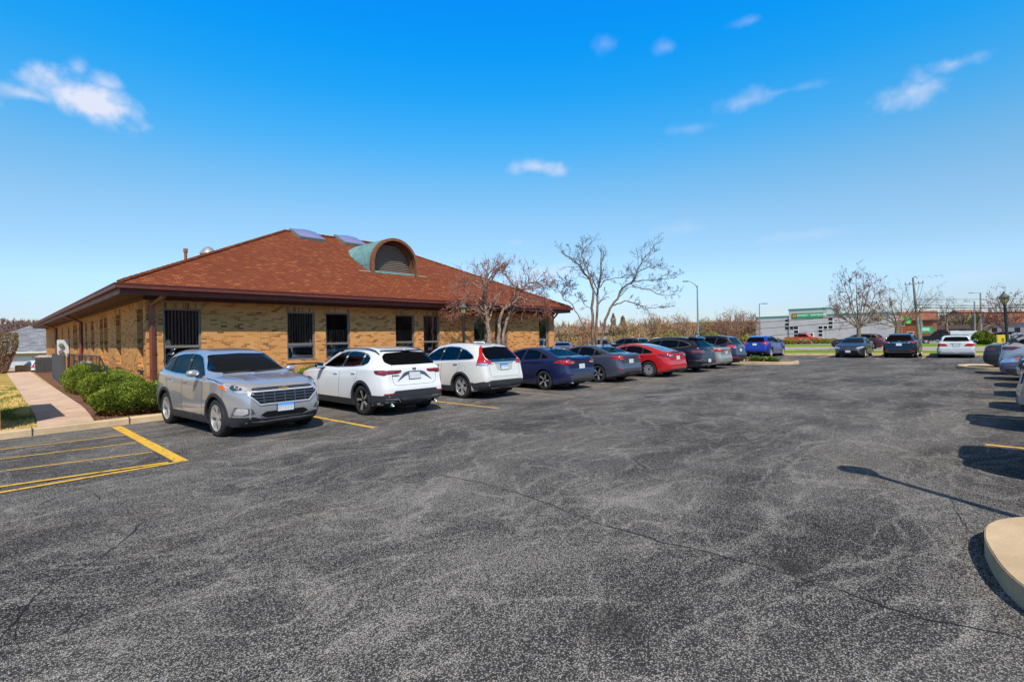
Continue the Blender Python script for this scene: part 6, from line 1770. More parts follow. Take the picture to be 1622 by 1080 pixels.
def leaf_cloud(M, c, rx, ry, rz, n, size, r, shell=.55, zmin=-1, mi=None, squash=.6, power=1):
    for i in range(n):
        while True:
            d = Vector((r.gauss(0, 1), r.gauss(0, 1), r.gauss(0, 1))).normalized()
            if d.z > zmin: break
        k = shell + (1 - shell) * r.random() ** .6
        k *= 1 + .22 * mnoise(Vector((d.x * 2.2 + c.x, d.y * 2.2 + c.y, d.z * 2.2)))
        p = c + Vector((d.x * rx, d.y * ry, d.z * rz)) * k
        if p.z < .02 + c.z - rz * abs(zmin) * 1.0: continue
        a = Vector((r.gauss(0, 1), r.gauss(0, 1), r.gauss(0, 1) * squash)).normalized() * size * r.uniform(.5, 1.2)
        b = a.orthogonal().normalized() * a.length * .55
        b.rotate(Matrix.Rotation(r.uniform(0, 6.28), 3, a.normalized()))
        M.add([p - a, p + b, p + a, p - b], [(0, 1, 2, 3)], mi if isinstance(mi, int) else (mi(p) if mi else 0))
# clipped yews by the sidewalk
def yew(x, y, rx, ry, h, label, seed, n, brown=.2, nm='yew_bush', z0=.1):
    r = random.Random(seed)
    t = thing(nm, label, 'bush', (x, y, z0), 0, 'clipped yew bushes' if 'yew' in nm else None)
    M = MB(); N = 26; K = 14; vs = []
    def surf(d):
        e = 1 + .09 * mnoise(Vector((d.x * 2.5 + x, d.y * 2.5, d.z * 2.5 + seed))) + 0.04 * mnoise(Vector((d.x * 6, d.y * 6 + x, d.z * 6)))
        sx = math.copysign(abs(d.x) ** .8, d.x); sy = math.copysign(abs(d.y) ** .8, d.y); sz = abs(d.z) ** .75
        bulge = 1 - .22 * max(0, .35 - d.z) / .35
        return Vector((sx * rx * e * bulge, sy * ry * e * bulge, sz * h * e))
    for j in range(K + 1):
        ph = pi / 2 * j / K
        for i in range(N):
            a = 2 * pi * i / N; d = Vector((cos(a) * cos(ph), sin(a) * cos(ph), sin(ph))); vs.append(surf(d) * .93)
    M.add(vs, [(j * N + i, j * N + (i + 1) % N, (j + 1) * N + (i + 1) % N, (j + 1) * N + i) for j in range(K) for i in range(N)])
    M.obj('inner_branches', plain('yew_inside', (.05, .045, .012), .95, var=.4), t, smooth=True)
    L = MB()
    for i in range(n):
        a = r.uniform(0, 2 * pi); ph = math.asin(r.uniform(.0, 1) ** .9)
        d = Vector((cos(a) * cos(ph), sin(a) * cos(ph), sin(ph)))
        p = surf(d) * r.uniform(.92, 1.03)
        o = (d + Vector((r.gauss(0, .5), r.gauss(0, .5), r.gauss(0, .4) + .35))).normalized()
        s = r.uniform(.022, .05); w = o.orthogonal().normalized() * .010 ; w.rotate(Matrix.Rotation(r.uniform(0, 6.28), 3, o))
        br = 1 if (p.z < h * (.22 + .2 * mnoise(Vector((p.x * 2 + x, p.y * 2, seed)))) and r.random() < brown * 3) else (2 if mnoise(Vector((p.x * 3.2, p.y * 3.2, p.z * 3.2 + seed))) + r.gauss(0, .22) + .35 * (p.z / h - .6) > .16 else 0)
        L.add([p - w, p + w, p + o * s + w * .5, p + o * s - w * .5], [(0, 1, 2, 3)], br)
    L.obj('foliage', [YEW, YEWB, mat_yewhi], t)
    return t
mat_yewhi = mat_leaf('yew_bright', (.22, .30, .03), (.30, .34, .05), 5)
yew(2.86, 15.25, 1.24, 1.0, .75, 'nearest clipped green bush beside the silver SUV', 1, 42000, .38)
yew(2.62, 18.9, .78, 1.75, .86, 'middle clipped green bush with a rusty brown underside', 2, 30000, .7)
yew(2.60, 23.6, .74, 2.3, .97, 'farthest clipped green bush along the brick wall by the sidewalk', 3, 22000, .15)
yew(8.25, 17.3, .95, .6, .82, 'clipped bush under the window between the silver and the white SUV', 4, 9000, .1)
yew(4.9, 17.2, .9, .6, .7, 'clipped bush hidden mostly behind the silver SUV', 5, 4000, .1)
# grass blades and fallen leaves on the near lawn
r = random.Random(4); M = MB()
for i in range(15000):
    y = 13.9 + 17 * r.random() ** 1.6; x = r.uniform(-.6, .86); 
    if x > edge_at(WL, y) - .02: continue
    s = r.uniform(.02, .06); a = r.uniform(0, 6.28); lx, ly = cos(a) * s * .8, sin(a) * s * .8; w = .006
    M.add([(x - w, y, .10), (x + w, y, .10), (x + lx, y + ly, .10 + s)], [(0, 1, 2)], 0 if mnoise(Vector((x * 1.5, y * .7, 0))) + r.gauss(0, .15) < .12 else 1)
tag(M.obj('lawn_grass', [plain('straw_blade', (.68, .48, .17), .9, var=.2), plain('green_blade', (.10, .17, .02), .9, var=.2)]), kind='stuff')
M = MB()
for i in range(3500):
    x = r.uniform(1.6, 4.6); y = 14.12 + (x - 1.6) * .08 + abs(r.gauss(0, .9)); s = r.uniform(.012, .035); a = r.uniform(0, 3.14)
    M.add([(x - s * cos(a), y - s * sin(a), .124), (x + s * .4, y - s * .3, .124 + s * .5), (x + s * cos(a), y + s * sin(a), .126), (x - s * .3, y + s * .4, .124 + s * .4)], [(0, 1, 2, 3)])
tag(M.obj('bark_mulch', plain('bark_chip', (.17, .085, .045), .95, var=.5)), kind='stuff')
# box hedge at far left
t = thing('hedge', 'tall boxy brown and green hedge at the left edge beyond the lawn', 'hedge', (.1, 46.8, .1)); r = random.Random(12)
M = MB()
for i in range(260):
    a = Vector((r.uniform(-1.6, .9), r.uniform(-1.2, 1.2), 0)); k = 1 + (a.x > 0) * .25
    M.tube([a * .7, a + Vector((r.gauss(0, .1), r.gauss(0, .1), 1.2)), Vector((a.x * k, a.y, 2.5)) + Vector((r.gauss(0, .15), r.gauss(0, .15), 0))], [.022, .014, .006], 3, caps=False)
M.obj('stems', GTWIG, t)
M = MB()
for i in range(9000):
    z = r.uniform(.1, 2.62); f = .62 + .38 * min(1, z / 1.8); x = r.uniform(-2.0, 1.45) * f; y = r.uniform(-1.4, 1.4) * f
    if r.random() > .35:   # keep to the skin of the box
        if r.random() < .5: y = -1.4 * f + abs(r.gauss(0, .15))
        elif r.random() < .5: x = 1.45 * f - abs(r.gauss(0, .12))
        else: z = 2.62 - abs(r.gauss(0, .08))
    s = r.uniform(.03, .07); a = Vector((r.gauss(0, 1), r.gauss(0, 1), r.gauss(0, 1))).normalized() * s; b = a.orthogonal().normalized() * s * .5
    p = Vector((x, y, z)); M.add([p - a, p + b, p + a, p - b], [(0, 1, 2, 3)], 0 if z > 1.15 + r.gauss(0, .3) else 1)
M.obj('foliage', [HEDGEB, plain('hedge_brown', (.22, .11, .07), .9, var=.4)], t)

def shrub(label, px, D, top_py, wpx, seed, leaf, n=900, stems=40, size=.14, twig=GTWIG, nm='bare_shrub', z0=0, base=None, group='bare shrubs behind the parking lot', dens_low=False):
    r = random.Random(seed)
    b = ground_of(px, D, z0); H = at(px, top_py, D).z - z0; Rr = wpx / 2 * D / 794.58
    t = thing(nm, label, 'shrub', b, 0, group); M, T = MB(), MB()
    for i in range(stems):
        a = r.uniform(0, 2 * pi); k = sqrt(r.random()) * Rr
        top = Vector((cos(a) * k, sin(a) * k, H * (1 - .35 * (k / Rr) ** 2) * r.uniform(.75, 1.04)))
        s = Vector((cos(a) * k * .18, sin(a) * k * .18, 0)); mid = s.lerp(top, .5) + Vector((0, 0, H * .08))
        M.tube([s, mid, top], [.045, .03, .012], 4, caps=False)
        for j in range(7):
            q = mid.lerp(top, r.uniform(-.5, .95)); dd = rdir(top - mid, r.uniform(.4, 1.0), r)
            grow(T, T, q, dd, H * .2 * r.uniform(.5, 1.2), .014, 1, r, .2, 3, .25, (2, 3), .55)
    M.obj('stems', twig, t); T.obj('twigs', twig, t)
    L = MB()
    for i in range(n):
        a = r.uniform(0, 2 * pi); k = sqrt(r.random()) * Rr; zt = H * (1 - .35 * (k / Rr) ** 2)
        z = zt * (r.uniform(0, .97) if not dens_low else r.random() ** 1.3)
        if mnoise(Vector((cos(a) * k * .6, sin(a) * k * .6, z * .8 + seed))) < -.22: continue
        s = size * r.uniform(.4, 1.1); d = Vector((r.gauss(0, 1), r.gauss(0, 1), r.gauss(0, 1))).normalized() * s; e = d.orthogonal().normalized() * s * .5
        p = Vector((cos(a) * k, sin(a) * k, z)); L.add([p - d, p + e, p + d, p - e], [(0, 1, 2, 3)])
    L.obj('foliage', leaf, t)
    return t
ORG2 = mat_leaf('rust_leaf', (.26, .085, .04), (.20, .10, .05), 1.2)
for i, (px, D, top, w, leaf, n, lab) in enumerate([
    (893, 62, 507, 34, DRYLEAF, 500, 'pale dry shrub just right of the office corner'),
    (925, 72, 501, 44, ORANGEB, 1500, 'orange brown shrub between the office corner and the large bare tree'),
    (1000, 66, 503, 36, DRYLEAF, 900, 'dry tan shrub right of the large bare tree'),
    (1034, 74, 494, 40, DRYLEAF, 800, 'tall dry shrub above the black SUV roof'),
    (1052, 80, 500, 34, ORANGEB, 1300, 'orange leaved shrub above the black SUV roof'),
    (1075, 72, 494, 38, DRYLEAF, 700, 'tall twiggy shrub left of the curved street light'),
    (1092, 84, 507, 30, ORANGEB, 900, 'low orange shrub behind the curved street light pole'),
    (1118, 80, 499, 26, OLIVE, 700, 'olive green shrub right of the curved street light'),
    (1140, 76, 503, 36, ORG2, 1200, 'rust coloured shrub above the navy SUV'),
    (1158, 70, 487, 46, ORG2, 500, 'tall reddish twiggy shrub left of the grey building'),
    (1183, 78, 490, 38, ORG2, 900, 'dark rust shrub touching the grey building'),
    (1186, 66, 528, 26, OLIVE, 1100, 'low olive bush above the blue SUV'),
    (1128, 64, 524, 30, OLIVE, 900, 'low yellow green bush behind the navy SUV'),
    (1008, 60, 522, 50, DRYLEAF, 900, 'low dry brush behind the dark car roof'),
    (1066, 64, 522, 40, OLIVE, 700, 'low olive brush left of the white truck')]):
    shrub(lab, px, D, top, w * 1.15, 50 + i, leaf, int(n * 3.2), 30, .15)
def conifer(label, px, D, top, w, seed):
    r = random.Random(seed); b = ground_of(px, D); H = at(px, top, D).z; R_ = w / 2 * D / 794.58
    t = thing('small_conifer', label, 'tree', b); M = MB(); M.tube([(0, 0, 0), (0, 0, H)], [.09, .02], 6); M.obj('trunk', BARK, t)
    L = MB()
    for i in range(3200):
        z = H * (.05 + .95 * r.random() ** 1.2); k = R_ * (1 - z / H) ** .8 * (.5 + .5 * r.random()) * (1 + .25 * sin(z * 5)); a = r.uniform(0, 6.28)
        s = r.uniform(.05, .13); d = Vector((cos(a), sin(a), r.uniform(-.5, .3))).normalized() * s; e = d.orthogonal().normalized() * s * .4
        p = Vector((cos(a) * k, sin(a) * k, z)); L.add([p - d, p + e, p + d, p - e], [(0, 1, 2, 3)], 0 if r.random() < .3 else 1)
    L.obj('foliage', [mat_leaf('conifer_green', (.12, .14, .04), (.18, .17, .06), 1), DRYLEAF], t)
conifer('narrow reddish conifer directly behind the trunks of the large bare tree', 972, 62, 496, 30, 1)
conifer('reddish green conifer right of the trunks of the large bare tree', 987, 55, 500, 44, 2)
for i, (px, w, leaf) in enumerate([(1231, 15, OLIVE), (1249, 20, OLIVE), (1272, 24, DRYLEAF), (1289, 16, OLIVE), (1306, 20, OLIVE), (1321, 11, OLIVE), (1393, 22, OLIVE)]):
    r_ = ['first', 'second', 'third', 'fourth', 'fifth', 'sixth', 'yellow green'][i]
    shrub(r_ + (' clipped shrub from the left in front of the grey green trimmed building' if i < 6 else ' shrub between the dark grey sedan and the black SUV'), px, 86, 535.5, w * 1.15, 90 + i, leaf, 2600, 16, .15, GTWIG, 'clipped_shrub', .05, group='clipped shrubs in front of the grey building')
r = random.Random(77)
for (px, D, w, lab) in ((1557, 62, 28, 'large rounded olive green bush right of the old white sedan'),):
    t = thing('round_bush', lab, 'bush', ground_of(px, D, .05)); H = at(px, 525, D).z; M = MB(); Rr = w / 2 * D / 794.58
    leaf_cloud(M, Vector((0, 0, H * .5)), Rr, Rr, H * .5, 6500, .10, r, .6); M.obj('foliage', mat_leaf('olive_bush', (.16, .19, .015), (.10, .12, .015), 1), t)
    M = MB(); M.tube([(0, 0, 0), (0, 0, H * .7)], .06, 6); M.obj('stem', BARK, t)
# plants on the island
for i, (x, y, lab) in enumerate([(33.0, 9.6, 'green leafy clump on the planted island, nearest the kerb tip'), (33.3, 10.6, 'low green clump in the middle of the planted island'), (32.6, 11.4, 'green clump on the island beside the navy SUV')]):
    t = thing('leafy_clump', lab, 'plant', (x, y, .11), 0, 'green clumps on the planted island'); M = MB()
    for k in range(420):
        a = r.uniform(0, 6.28); q = r.uniform(.05, .45); h = r.uniform(.12, .34); b = Vector((cos(a) * q * .5, sin(a) * q * .8, 0)); tp = Vector((cos(a) * q, sin(a) * q * 1.5, h)); w = Vector((-sin(a), cos(a), 0)) * .02
        M.add([b - w, b + w, tp + w * .3, tp - w * .3], [(0, 1, 2, 3)])
    M.obj('leaves', mat_leaf('clump_green', (.10, .22, .02), (.20, .24, .04), 3), t)

# ================================================================== STREET FURNITURE
IRON = plain('black_iron', (.02, .02, .022), .45, .3, var=.2)
AMBG = plain('amber_lantern_glass', (.42, .30, .10), .15, 0, 1, var=.3)
def lantern(x, y, h, label, lean=(0, 0), paintm=IRON, s=1.0):
    t = thing('lantern_post', label, 'street lamp', (x, y, .1)); hl = h - .1
    t.rotation_euler = (lean[0], lean[1], 0)
    P = MB(); P.lathe([(.14 * s, 0), (.14 * s, .12), (.09 * s, .2), (.085 * s, .6), (.06 * s, .7), (.05 * s, hl - .62 * s), (.07 * s, hl - .6 * s), (.05 * s, hl - .56 * s), (0, hl - .56 * s)], 16); P.obj('post', paintm, t, smooth=True, sharp=40)
    z = hl - .56 * s
    P = MB(); P.lathe([(.05 * s, z), (.10 * s, z + .06 * s), (.16 * s, z + .28 * s), (0, z + .28 * s)], 8); P.obj('lantern_glass', AMBG, t)
    P = MB()
    for i in range(8):
        a = 2 * pi * i / 8; P.tube([(.055 * s * cos(a), .055 * s * sin(a), z), (.105 * s * cos(a), .105 * s * sin(a), z + .06 * s), (.165 * s * cos(a), .165 * s * sin(a), z + .28 * s)], .009 * s, 4)
    P.obj('lantern_cage', paintm, t)
    P = MB(); P.lathe([(.20 * s, z + .28 * s), (.21 * s, z + .30 * s), (.12 * s, z + .38 * s), (.09 * s, z + .42 * s), (.05 * s, z + .47 * s), (.055 * s, z + .49 * s), (.02 * s, z + .51 * s), (.025 * s, z + .54 * s), (0, z + .58 * s)], 12); P.lathe([(0, z + .277 * s), (.20 * s, z + .28 * s)], 12)
    P.obj('lantern_cap', plain('lantern_cap', (.10, .12, .11), .5, .3) if paintm == IRON else paintm, t, smooth=True, sharp=35)
    return t
lantern(13.55, 15.6, 3.32, 'slim black lantern post in front of the brick office wall', s=.95)
lantern(6.17, -.86, 3.35, 'lantern post on the raised concrete island just out of frame at right')
lantern(49.35, -.98, 4.5, 'tall black lantern post leaning slightly behind the silver SUV at the right', (radians(-2.5), radians(-2.5)), s=1.55)
GALV = plain('galvanised_pole', (.30, .30, .29), .5, .5, var=.2); WOODP = plain('grey_wood_pole', (.22, .19, .16), .9, var=.3)
def streetlight(x, y, h, arm, label, r0=.10, cobra=False, lean=(0, 0)):
    t = thing('street_light', label, 'street light', (x, y, 0)); t.rotation_euler = (lean[0], lean[1], 0)
    P = MB(); P.tube([(0, 0, 0), (0, 0, h)], [r0, r0 * .6], 10); P.obj('pole', GALV, t, smooth=True, sharp=50)
    P = MB(); ax, ay = arm
    if cobra: P.tube([(0, 0, h - .25), (ax * .3, ay * .3, h + .2), (ax * .75, ay * .75, h + .5), (ax, ay, h + .55)], [.05, .045, .04, .04], 8)
    else: P.tube([(0, 0, h - .05), (ax, ay, h)], .04, 6)
    P.obj('arm', GALV, t, smooth=True)
    P = MB(); a = atan2(ay, ax); z = h + (.55 if cobra else 0)
    P.box(-.05, .62, -.16, .16, -.07, .05, 0, Matrix.Translation((ax, ay, z)) @ Matrix.Rotation(a, 4, 'Z')); P.obj('lamp_head', plain('lamp_head', (.25, .25, .25), .5, .3), t, bevel=.03)
    return t
streetlight(58.83, 25.2, 7.75, (-.75, .8), 'curved arm grey street light beyond the black SUV', .12, True)
streetlight(79.9, 24.8, 6.4, (.3, -.4), 'slim dark light pole left of the grey building', .10)
streetlight(122.6, 1.8, 7.1, (-.6, .7), 'lower of two light poles behind the old white sedan', .16, lean=(0, radians(-.6)))
streetlight(123.1, 1.0, 8.6, (-.9, 1.0), 'taller of two light poles behind the old white sedan', .18)
# utility pole and wires
ub = at(1457, 545, 63); ut = at(1446, 440, 63); ub.z = .05
t = thing('utility_pole', 'leaning grey utility pole with crossarm behind the black SUV', 'utility pole', ub)
d = ut - ub
P = MB(); P.tube([(0, 0, 0), tuple(d)], [.21, .10], 12); P.obj('pole', WOODP, t, smooth=True, sharp=50)
P = MB(); c = d * .905; ca_ = at(1434, 451, 63) - ub; c3_ = at(1462, 448, 63) - ub
P.tube([ca_, c3_], .06, 6); P.obj('crossarm', WOODP, t)
P = MB()
for k in (0, .25, .75, 1): q = ca_.lerp(c3_, k); P.tube([q, q + Vector((0, 0, .28))], [.06, .04], 8)
q = Vector(d); P.tube([q, q + Vector((.1, -.2, .15)), q + Vector((.15, -.45, -.1))], .05, 6)
P.obj('insulators', plain('insulator', (.15, .12, .1), .3), t)
P = MB()
for (a, b, s_) in ((ca_, c + Vector((0, 0, -2.2)), .9), (c3_, c + Vector((0, 0, -1.8)), 1.0), (c3_.lerp(ca_, .2), c + Vector((0, 0, -1.2)), .7)):
    pts = [a.lerp(b, i / 8) + Vector((0, (b - a).normalized().y * .0, -s_ * sin(pi * i / 8))) for i in range(9)]; P.tube(pts, .018, 4)
P.obj('jumper_wire', BLK, t)
P = MB(); P.tube([(.3, -.1, 0), (.15, -.1, 3.6)], .12, 8); P.obj('conduit', GALV, t)
def wire(label, pts, rad=.03):
    P = MB(); P.tube(pts, rad, 4); tag(P.obj('power_line', BLK), label, 'power line', 'power lines along the road')
def sagline(a, b, s, n=24): return [a.lerp(b, i / n) + Vector((0, 0, -s * 4 * (i / n) * (1 - i / n))) for i in range(n + 1)]
for (lab, p1, p2, far, s1) in (
    ('upper cable crossing the front of the grey building', (1198, 511), (1323, 502.5), (1000, 522), .0),
    ('middle cable crossing the front of the grey building', (1198, 521), (1323, 511.5), (1000, 532), .0),
    ('lowest cable crossing the front of the grey building', (1198, 534), (1350, 519), (1000, 548), .0)):
    A, B, Fp = planX(*p1, 78), planX(*p2, 78), None
    dv = (B - A); L0 = A - dv * 3.0; R0 = planX(1450, 497 + (p1[1] - 511) * .35, 80)
    pts = [L0 + (A - L0) * (i / 6) for i in range(6)] + [A, A.lerp(B, .5) + Vector((0, 0, -.03)), B, B.lerp(R0, .5) + Vector((0, 0, -.03)), R0]
    wire(lab, pts)
for (lab, y0, y1, rad) in (('topmost wire running right from the utility pole', 474, 470, .018), ('second wire running right from the utility pole', 483, 481.5, .03), ('third wire running right from the utility pole', 487.5, 484.5, .035), ('lowest thick cable running right from the utility pole', 494.5, 493, .05)):
    A, B = at(1449, y0, 63), at(1700, y1, 48); wire(lab, sagline(A, B, .12), rad)
# yellow sign by the road
sp_ = at(1589, 540, 56)
t = thing('yellow_sign', 'small bright yellow sign with a dark letter on the grass at right', 'sign', (sp_.x, sp_.y, .05))
ang = atan2(-sp_.y, -sp_.x)
t.rotation_euler = (0, 0, ang + pi / 2)
P = MB(); P.box(-.55, .55, -.02, .02, .35, 1.24); P.obj('sign_panel', plain('yellow_sign_face', (.85, .58, .03), .5, var=.05), t)
P = MB(); P.box(-.5, -.45, -.05, -.022, 0, 1.2); P.box(.45, .5, -.05, -.022, 0, 1.2); P.obj('sign_post', GALV, t)
text('S', .55, BLK, t, (-.02, -.025, .62), (radians(90), 0, 0), 'lettering', .003, True)
# box truck
def box_truck(label, x, y, rz):
    t = thing('box_truck', label, 'truck', (x, y, 0), rz); Wm = plain('truck_white', (.7, .72, .7), .45)
    P = MB(); P.box(-3.6, 1.4, -1.15, 1.15, .95, 3.0); P.obj('cargo_box', Wm, t, bevel=.04)
    P = MB(); P.prism([(1.5, .5), (3.4, .5), (3.45, 1.25), (3.1, 1.45), (2.75, 2.2), (1.5, 2.25)], -1.0, 1.0, 0, Matrix.Rotation(radians(90), 4, 'X')); P.obj('cab', Wm, t, bevel=.05)
    P = MB(); P.box(-3.62, -3.6, -1.05, 1.05, 1.0, 2.9); P.obj('roller_door', plain('door_grey_white', (.55, .57, .56), .5), t)
    P = MB(); P.box(-3.0, .8, -1.16, -1.151, 1.9, 2.2); P.obj('side_lettering', plain('pale_green_mark', (.25, .42, .32), .6, var=.5), t)
    P = MB(); P.box(1.8, 2.6, -1.02, -1.001, 1.35, 2.0); P.box(1.8, 2.6, 1.001, 1.02, 1.35, 2.0); P.obj('cab_window', SMOKE, t)
    for (wx, wy) in ((2.4, .9), (2.4, -.9), (-2.2, .95), (-2.2, -.95)): wheel(t, .42, (wx, wy, .42), wy > 0, 'small', 6)
    return t
p = at(1096, 540, 92); box_truck('white box truck parked behind the curved street light', p.x, p.y, radians(200))
def pickup(label, x, y, rz, pnt, cap=None):
    t = thing('pickup_truck', label, 'pickup truck', (x, y, 0), rz)
    P = MB(); Mr = Matrix.Rotation(radians(90), 4, 'X')
    P.prism([(-2.8, .55), (2.75, .55), (2.8, .95), (2.6, 1.12), (1.45, 1.2), (1.3, 1.22), (-2.8, 1.22)], -.95, .95, 0, Mr); bo = P.obj('body', pnt, t, bevel=.05)
    P = MB(); P.prism([(-.75, 1.2), (1.35, 1.2), (.75, 1.85), (-.55, 1.88)], -.82, .82, 0, Mr); P.obj('cab', pnt, t, bevel=.05)
    P = MB(); P.prism([(-.62, 1.25), (1.15, 1.25), (.68, 1.76), (-.48, 1.78)], -.835, -.822, 0, Mr); P.prism([(-.62, 1.25), (1.15, 1.25), (.68, 1.76), (-.48, 1.78)], .822, .835, 0, Mr); P.obj('side_window', SMOKE, t)
    P = MB(); P.box(-2.78, -.8, -.86, .86, 1.225, 1.235); P.obj('bed', BLK, t)
    if cap: P = MB(); P.box(-2.75, -.8, -.85, .85, 1.24, 1.8); P.obj('bed_cap', cap, t, bevel=.06)
    P = MB(); P.box(-2.95, -2.8, -.9, .9, .45, .65); P.box(2.78, 2.92, -.93, .93, .45, .68); P.obj('bumper', CHROME, t, bevel=.02)
    for (wx, wy) in ((1.8, .84), (1.8, -.84), (-1.75, .84), (-1.75, -.84)): wheel(t, .40, (wx, wy, .40), wy > 0, 'small', 6)
    return t
p = at(1272, 541, 90); pickup('bright orange red pickup truck in front of the grey building', p.x, p.y, radians(-95), plain('orange_red_paint', (.62, .07, .02), .35, 0, 1))
p = at(1492, 546, 72); pickup('dark pickup truck with a pale cap on the road behind the old white sedan', p.x, p.y, radians(98), DARKB, plain('pale_cap', (.6, .62, .62), .4))
p = at(1512, 544, 84); pickup('white pickup truck behind the dark one', p.x, p.y, radians(95), OFFW, plain('pale_cap', (.6, .62, .62)))
p = at(1484, 540, 104); c = copy_tree(c13); c['label'] = 'small white car beside the green banner across the road'; place_car(c, p.x, p.y, 120)
p = at(1560, 536, 120); c = copy_tree(c13); c['label'] = 'white car far beyond the olive bush at right'; place_car(c, p.x, p.y, 95)
p = at(1578, 540, 118); c = copy_tree(c6); c['label'] = 'distant red car left of the yellow sign'; place_car(c, p.x, p.y, 80)
# things at the far left
c = copy_tree(c3); recolour(c, PEARL, WHITE); c['label'] = 'white vehicle at the end of the sidewalk'; place_car(c, 3.2, 60.5, 100); c.location.z = -1.0
c = copy_tree(c4); recolour(c, NAVY, WHITE); c['label'] = 'white car low behind the air conditioner'; place_car(c, 5.0, 68, 80); c.location.z = -1.05
t = thing('planter_box', 'low tan box at the end of the sidewalk', 'planter', (1.75, 47.2, .12)); P = MB(); P.box(-.35, .4, -.3, .3, 0, .42); P.obj('box_body', plain('tan_box', (.38, .25, .13), .8), t, bevel=.02)
P = MB(); P.box(-.3, .35, -.25, .25, .425, .44); P.obj('lid', plain('tan_lid', (.25, .15, .08), .8), t)

# ================================================================== DISTANT BUILDINGS
t = thing('grey_roofed_house', 'pale house with grey shingle roof at far left behind the hedge', 'house', (-2.6, 89, -1.1))
P = MB(); P.box(0, 34, 0, 18, 0, 2.25); P.obj('wall', plain('pale_siding', (.45, .43, .38), .8), t)
P = MB(); A = [(-.5, -.6, 2.3), (34.5, -.6, 2.3), (34.5, 18.6, 2.3), (-.5, 18.6, 2.3)]; B = [(9, 9, 6.8), (24, 9, 6.8)]
P.add(A + B, [(0, 1, 5, 4), (1, 2, 5), (2, 3, 4, 5), (3, 0, 4)]); P.add([(x, y, z - .02) for x, y, z in A], [(3, 2, 1, 0)]); P.obj('roof', GREYSH, t)
P = MB(); P.box(-.6, 34.6, -.75, -.6, 2.12, 2.32); P.obj('gutter', plain('white_gutter', (.6, .62, .62), .5), t)
P = MB(); P.box(4.4, 6.8, -.05, -.004, .3, 1.7); P.obj('garage_door', plain('pale_door', (.5, .54, .58), .5), t)
# grey building with green trim
GX = 107
gpanel = NT('metal_panel'); c = gpanel.coord(); gs_ = gpanel.node('ShaderNodeSeparateXYZ'); gpanel.l.new(c, gs_.inputs[0])
seam = gpanel.step(gpanel.math('ABSOLUTE', gpanel.math('SUBTRACT', gpanel.math('FRACT', gpanel.math('MULTIPLY', gs_.outputs[1], .42)), .5)), .485, .5)
gpanel.set(Base_Color=gpanel.mix(gpanel.math('MULTIPLY', seam, .4), gpanel.ramp(gpanel.noise(c, .6, 4), [(.3, (.42, .385, .37)), (.7, (.48, .45, .43))]), (.25, .24, .23, 1)), Roughness=.7)
yA, yB = planX(1405, 500, GX).y, planX(1197, 500, GX).y
t = thing('grey_panel_building', 'long pale grey building with green roof edge and green sign', 'building', (GX, yA, 0))
H1 = planX(1197, 503, GX).z - .1; H2 = planX(1280, 490, GX).z
q0, q1 = planX(1310, 500, GX).y - yA, planX(1250, 500, GX).y - yA
P = MB(); P.box(0, 25, 0, yB - yA, 0, H1); P.box(-.25, 8, q0, q1, 0, H2); P.obj('wall', gpanel.mat, t)
P = MB(); P.box(-.12, 25.1, -.1, yB - yA + .1, H1 + .002, H1 + .22); P.box(-.37, 8.1, q0 - .1, q1 + .1, H2 + .002, H2 + .2); P.obj('roof_edge', plain('green_coping', (.04, .26, .20), .5), t)
Wf = plain('white_frame', (.7, .7, .68), .5)
for (a, b, c_, d_) in ([(1243.6, 1250, y, y + 4.2) for y in (505.6, 511.8, 518)] + [(1251.5, 1257.2, 517, 521.8)] + [(1258.5, 1265, y, y + 4.6) for y in (517, 523, 529)] +
                       [(1312.3, 1319, y, y + 4.6) for y in (503.3, 509.3, 515.6)] + [(1305.2, 1311, 516.4, 521)] + [(1297, 1303.4, y, y + 4.6) for y in (516.4, 522.2, 528.2, 534)]):
    p0, p1 = planX(a, d_, GX), planX(b, c_, GX)
    y0, y1 = sorted((p0.y - yA, p1.y - yA)); z0, z1 = p0.z, p1.z
    x = -.27 if q0 - .2 < (y0 + y1) / 2 < q1 + .2 else -.02
    P = MB(); P.box(x - .04, x + .0, y0 - .1, y1 + .1, z0 - .08, z1 + .08); f_ = P.obj('window', Wf, t)
    P = MB(); P.box(x - .055, x - .043, y0, y1, z0, z1); P.obj('pane', plain('dark_pane', (.03, .025, .02), .1, 0, .5), f_)
p0, p1 = planX(1281, 541, GX), planX(1288, 526, GX); y0, y1 = sorted((p0.y - yA, p1.y - yA))
P = MB(); P.box(-.33, -.26, y0 - .15, y1 + .15, 0, 2.2); f_ = P.obj('entrance', Wf, t)
P = MB(); P.box(-.35, -.332, y0, (y0 + y1) / 2 - .05, .1, 1.9); P.box(-.35, -.332, (y0 + y1) / 2 + .05, y1, .1, 1.9); P.obj('entrance_glass', SMOKE, f_)
sA, sB = planX(1305, 502, GX), planX(1255, 497, GX)
P = MB(); P.box(-.36, -.26, sA.y - yA, sB.y - yA, 4.78, 5.68); sg = P.obj('sign_board', plain('green_sign', (.01, .30, .08), .4, var=.15), t)
text('COMMUNITY  MONTESSORI', .46, plain('white_letters', (.8, .8, .8), .5), sg, (-.37, (sA.y + sB.y) / 2 - yA - .35, 5.25), (radians(90), 0, radians(-90)), 'lettering', .004, True, .92)
P = MB(); cy, cz = sB.y - yA - .42, 5.23
P.box(-.375, -.362, cy - .4, cy + .4, 4.80, 5.66, 0)
for k in range(12):
    a = 2 * pi * k / 12; ca, sa = cos(a), sin(a)
    vs = [(-.385, cy + .12 * ca - .07 * sa, cz + .12 * sa + .07 * ca), (-.385, cy + .36 * ca, cz + .36 * sa), (-.385, cy + .12 * ca + .07 * sa, cz + .12 * sa - .07 * ca)]
    P.add(vs, [(0, 1, 2)], 1)
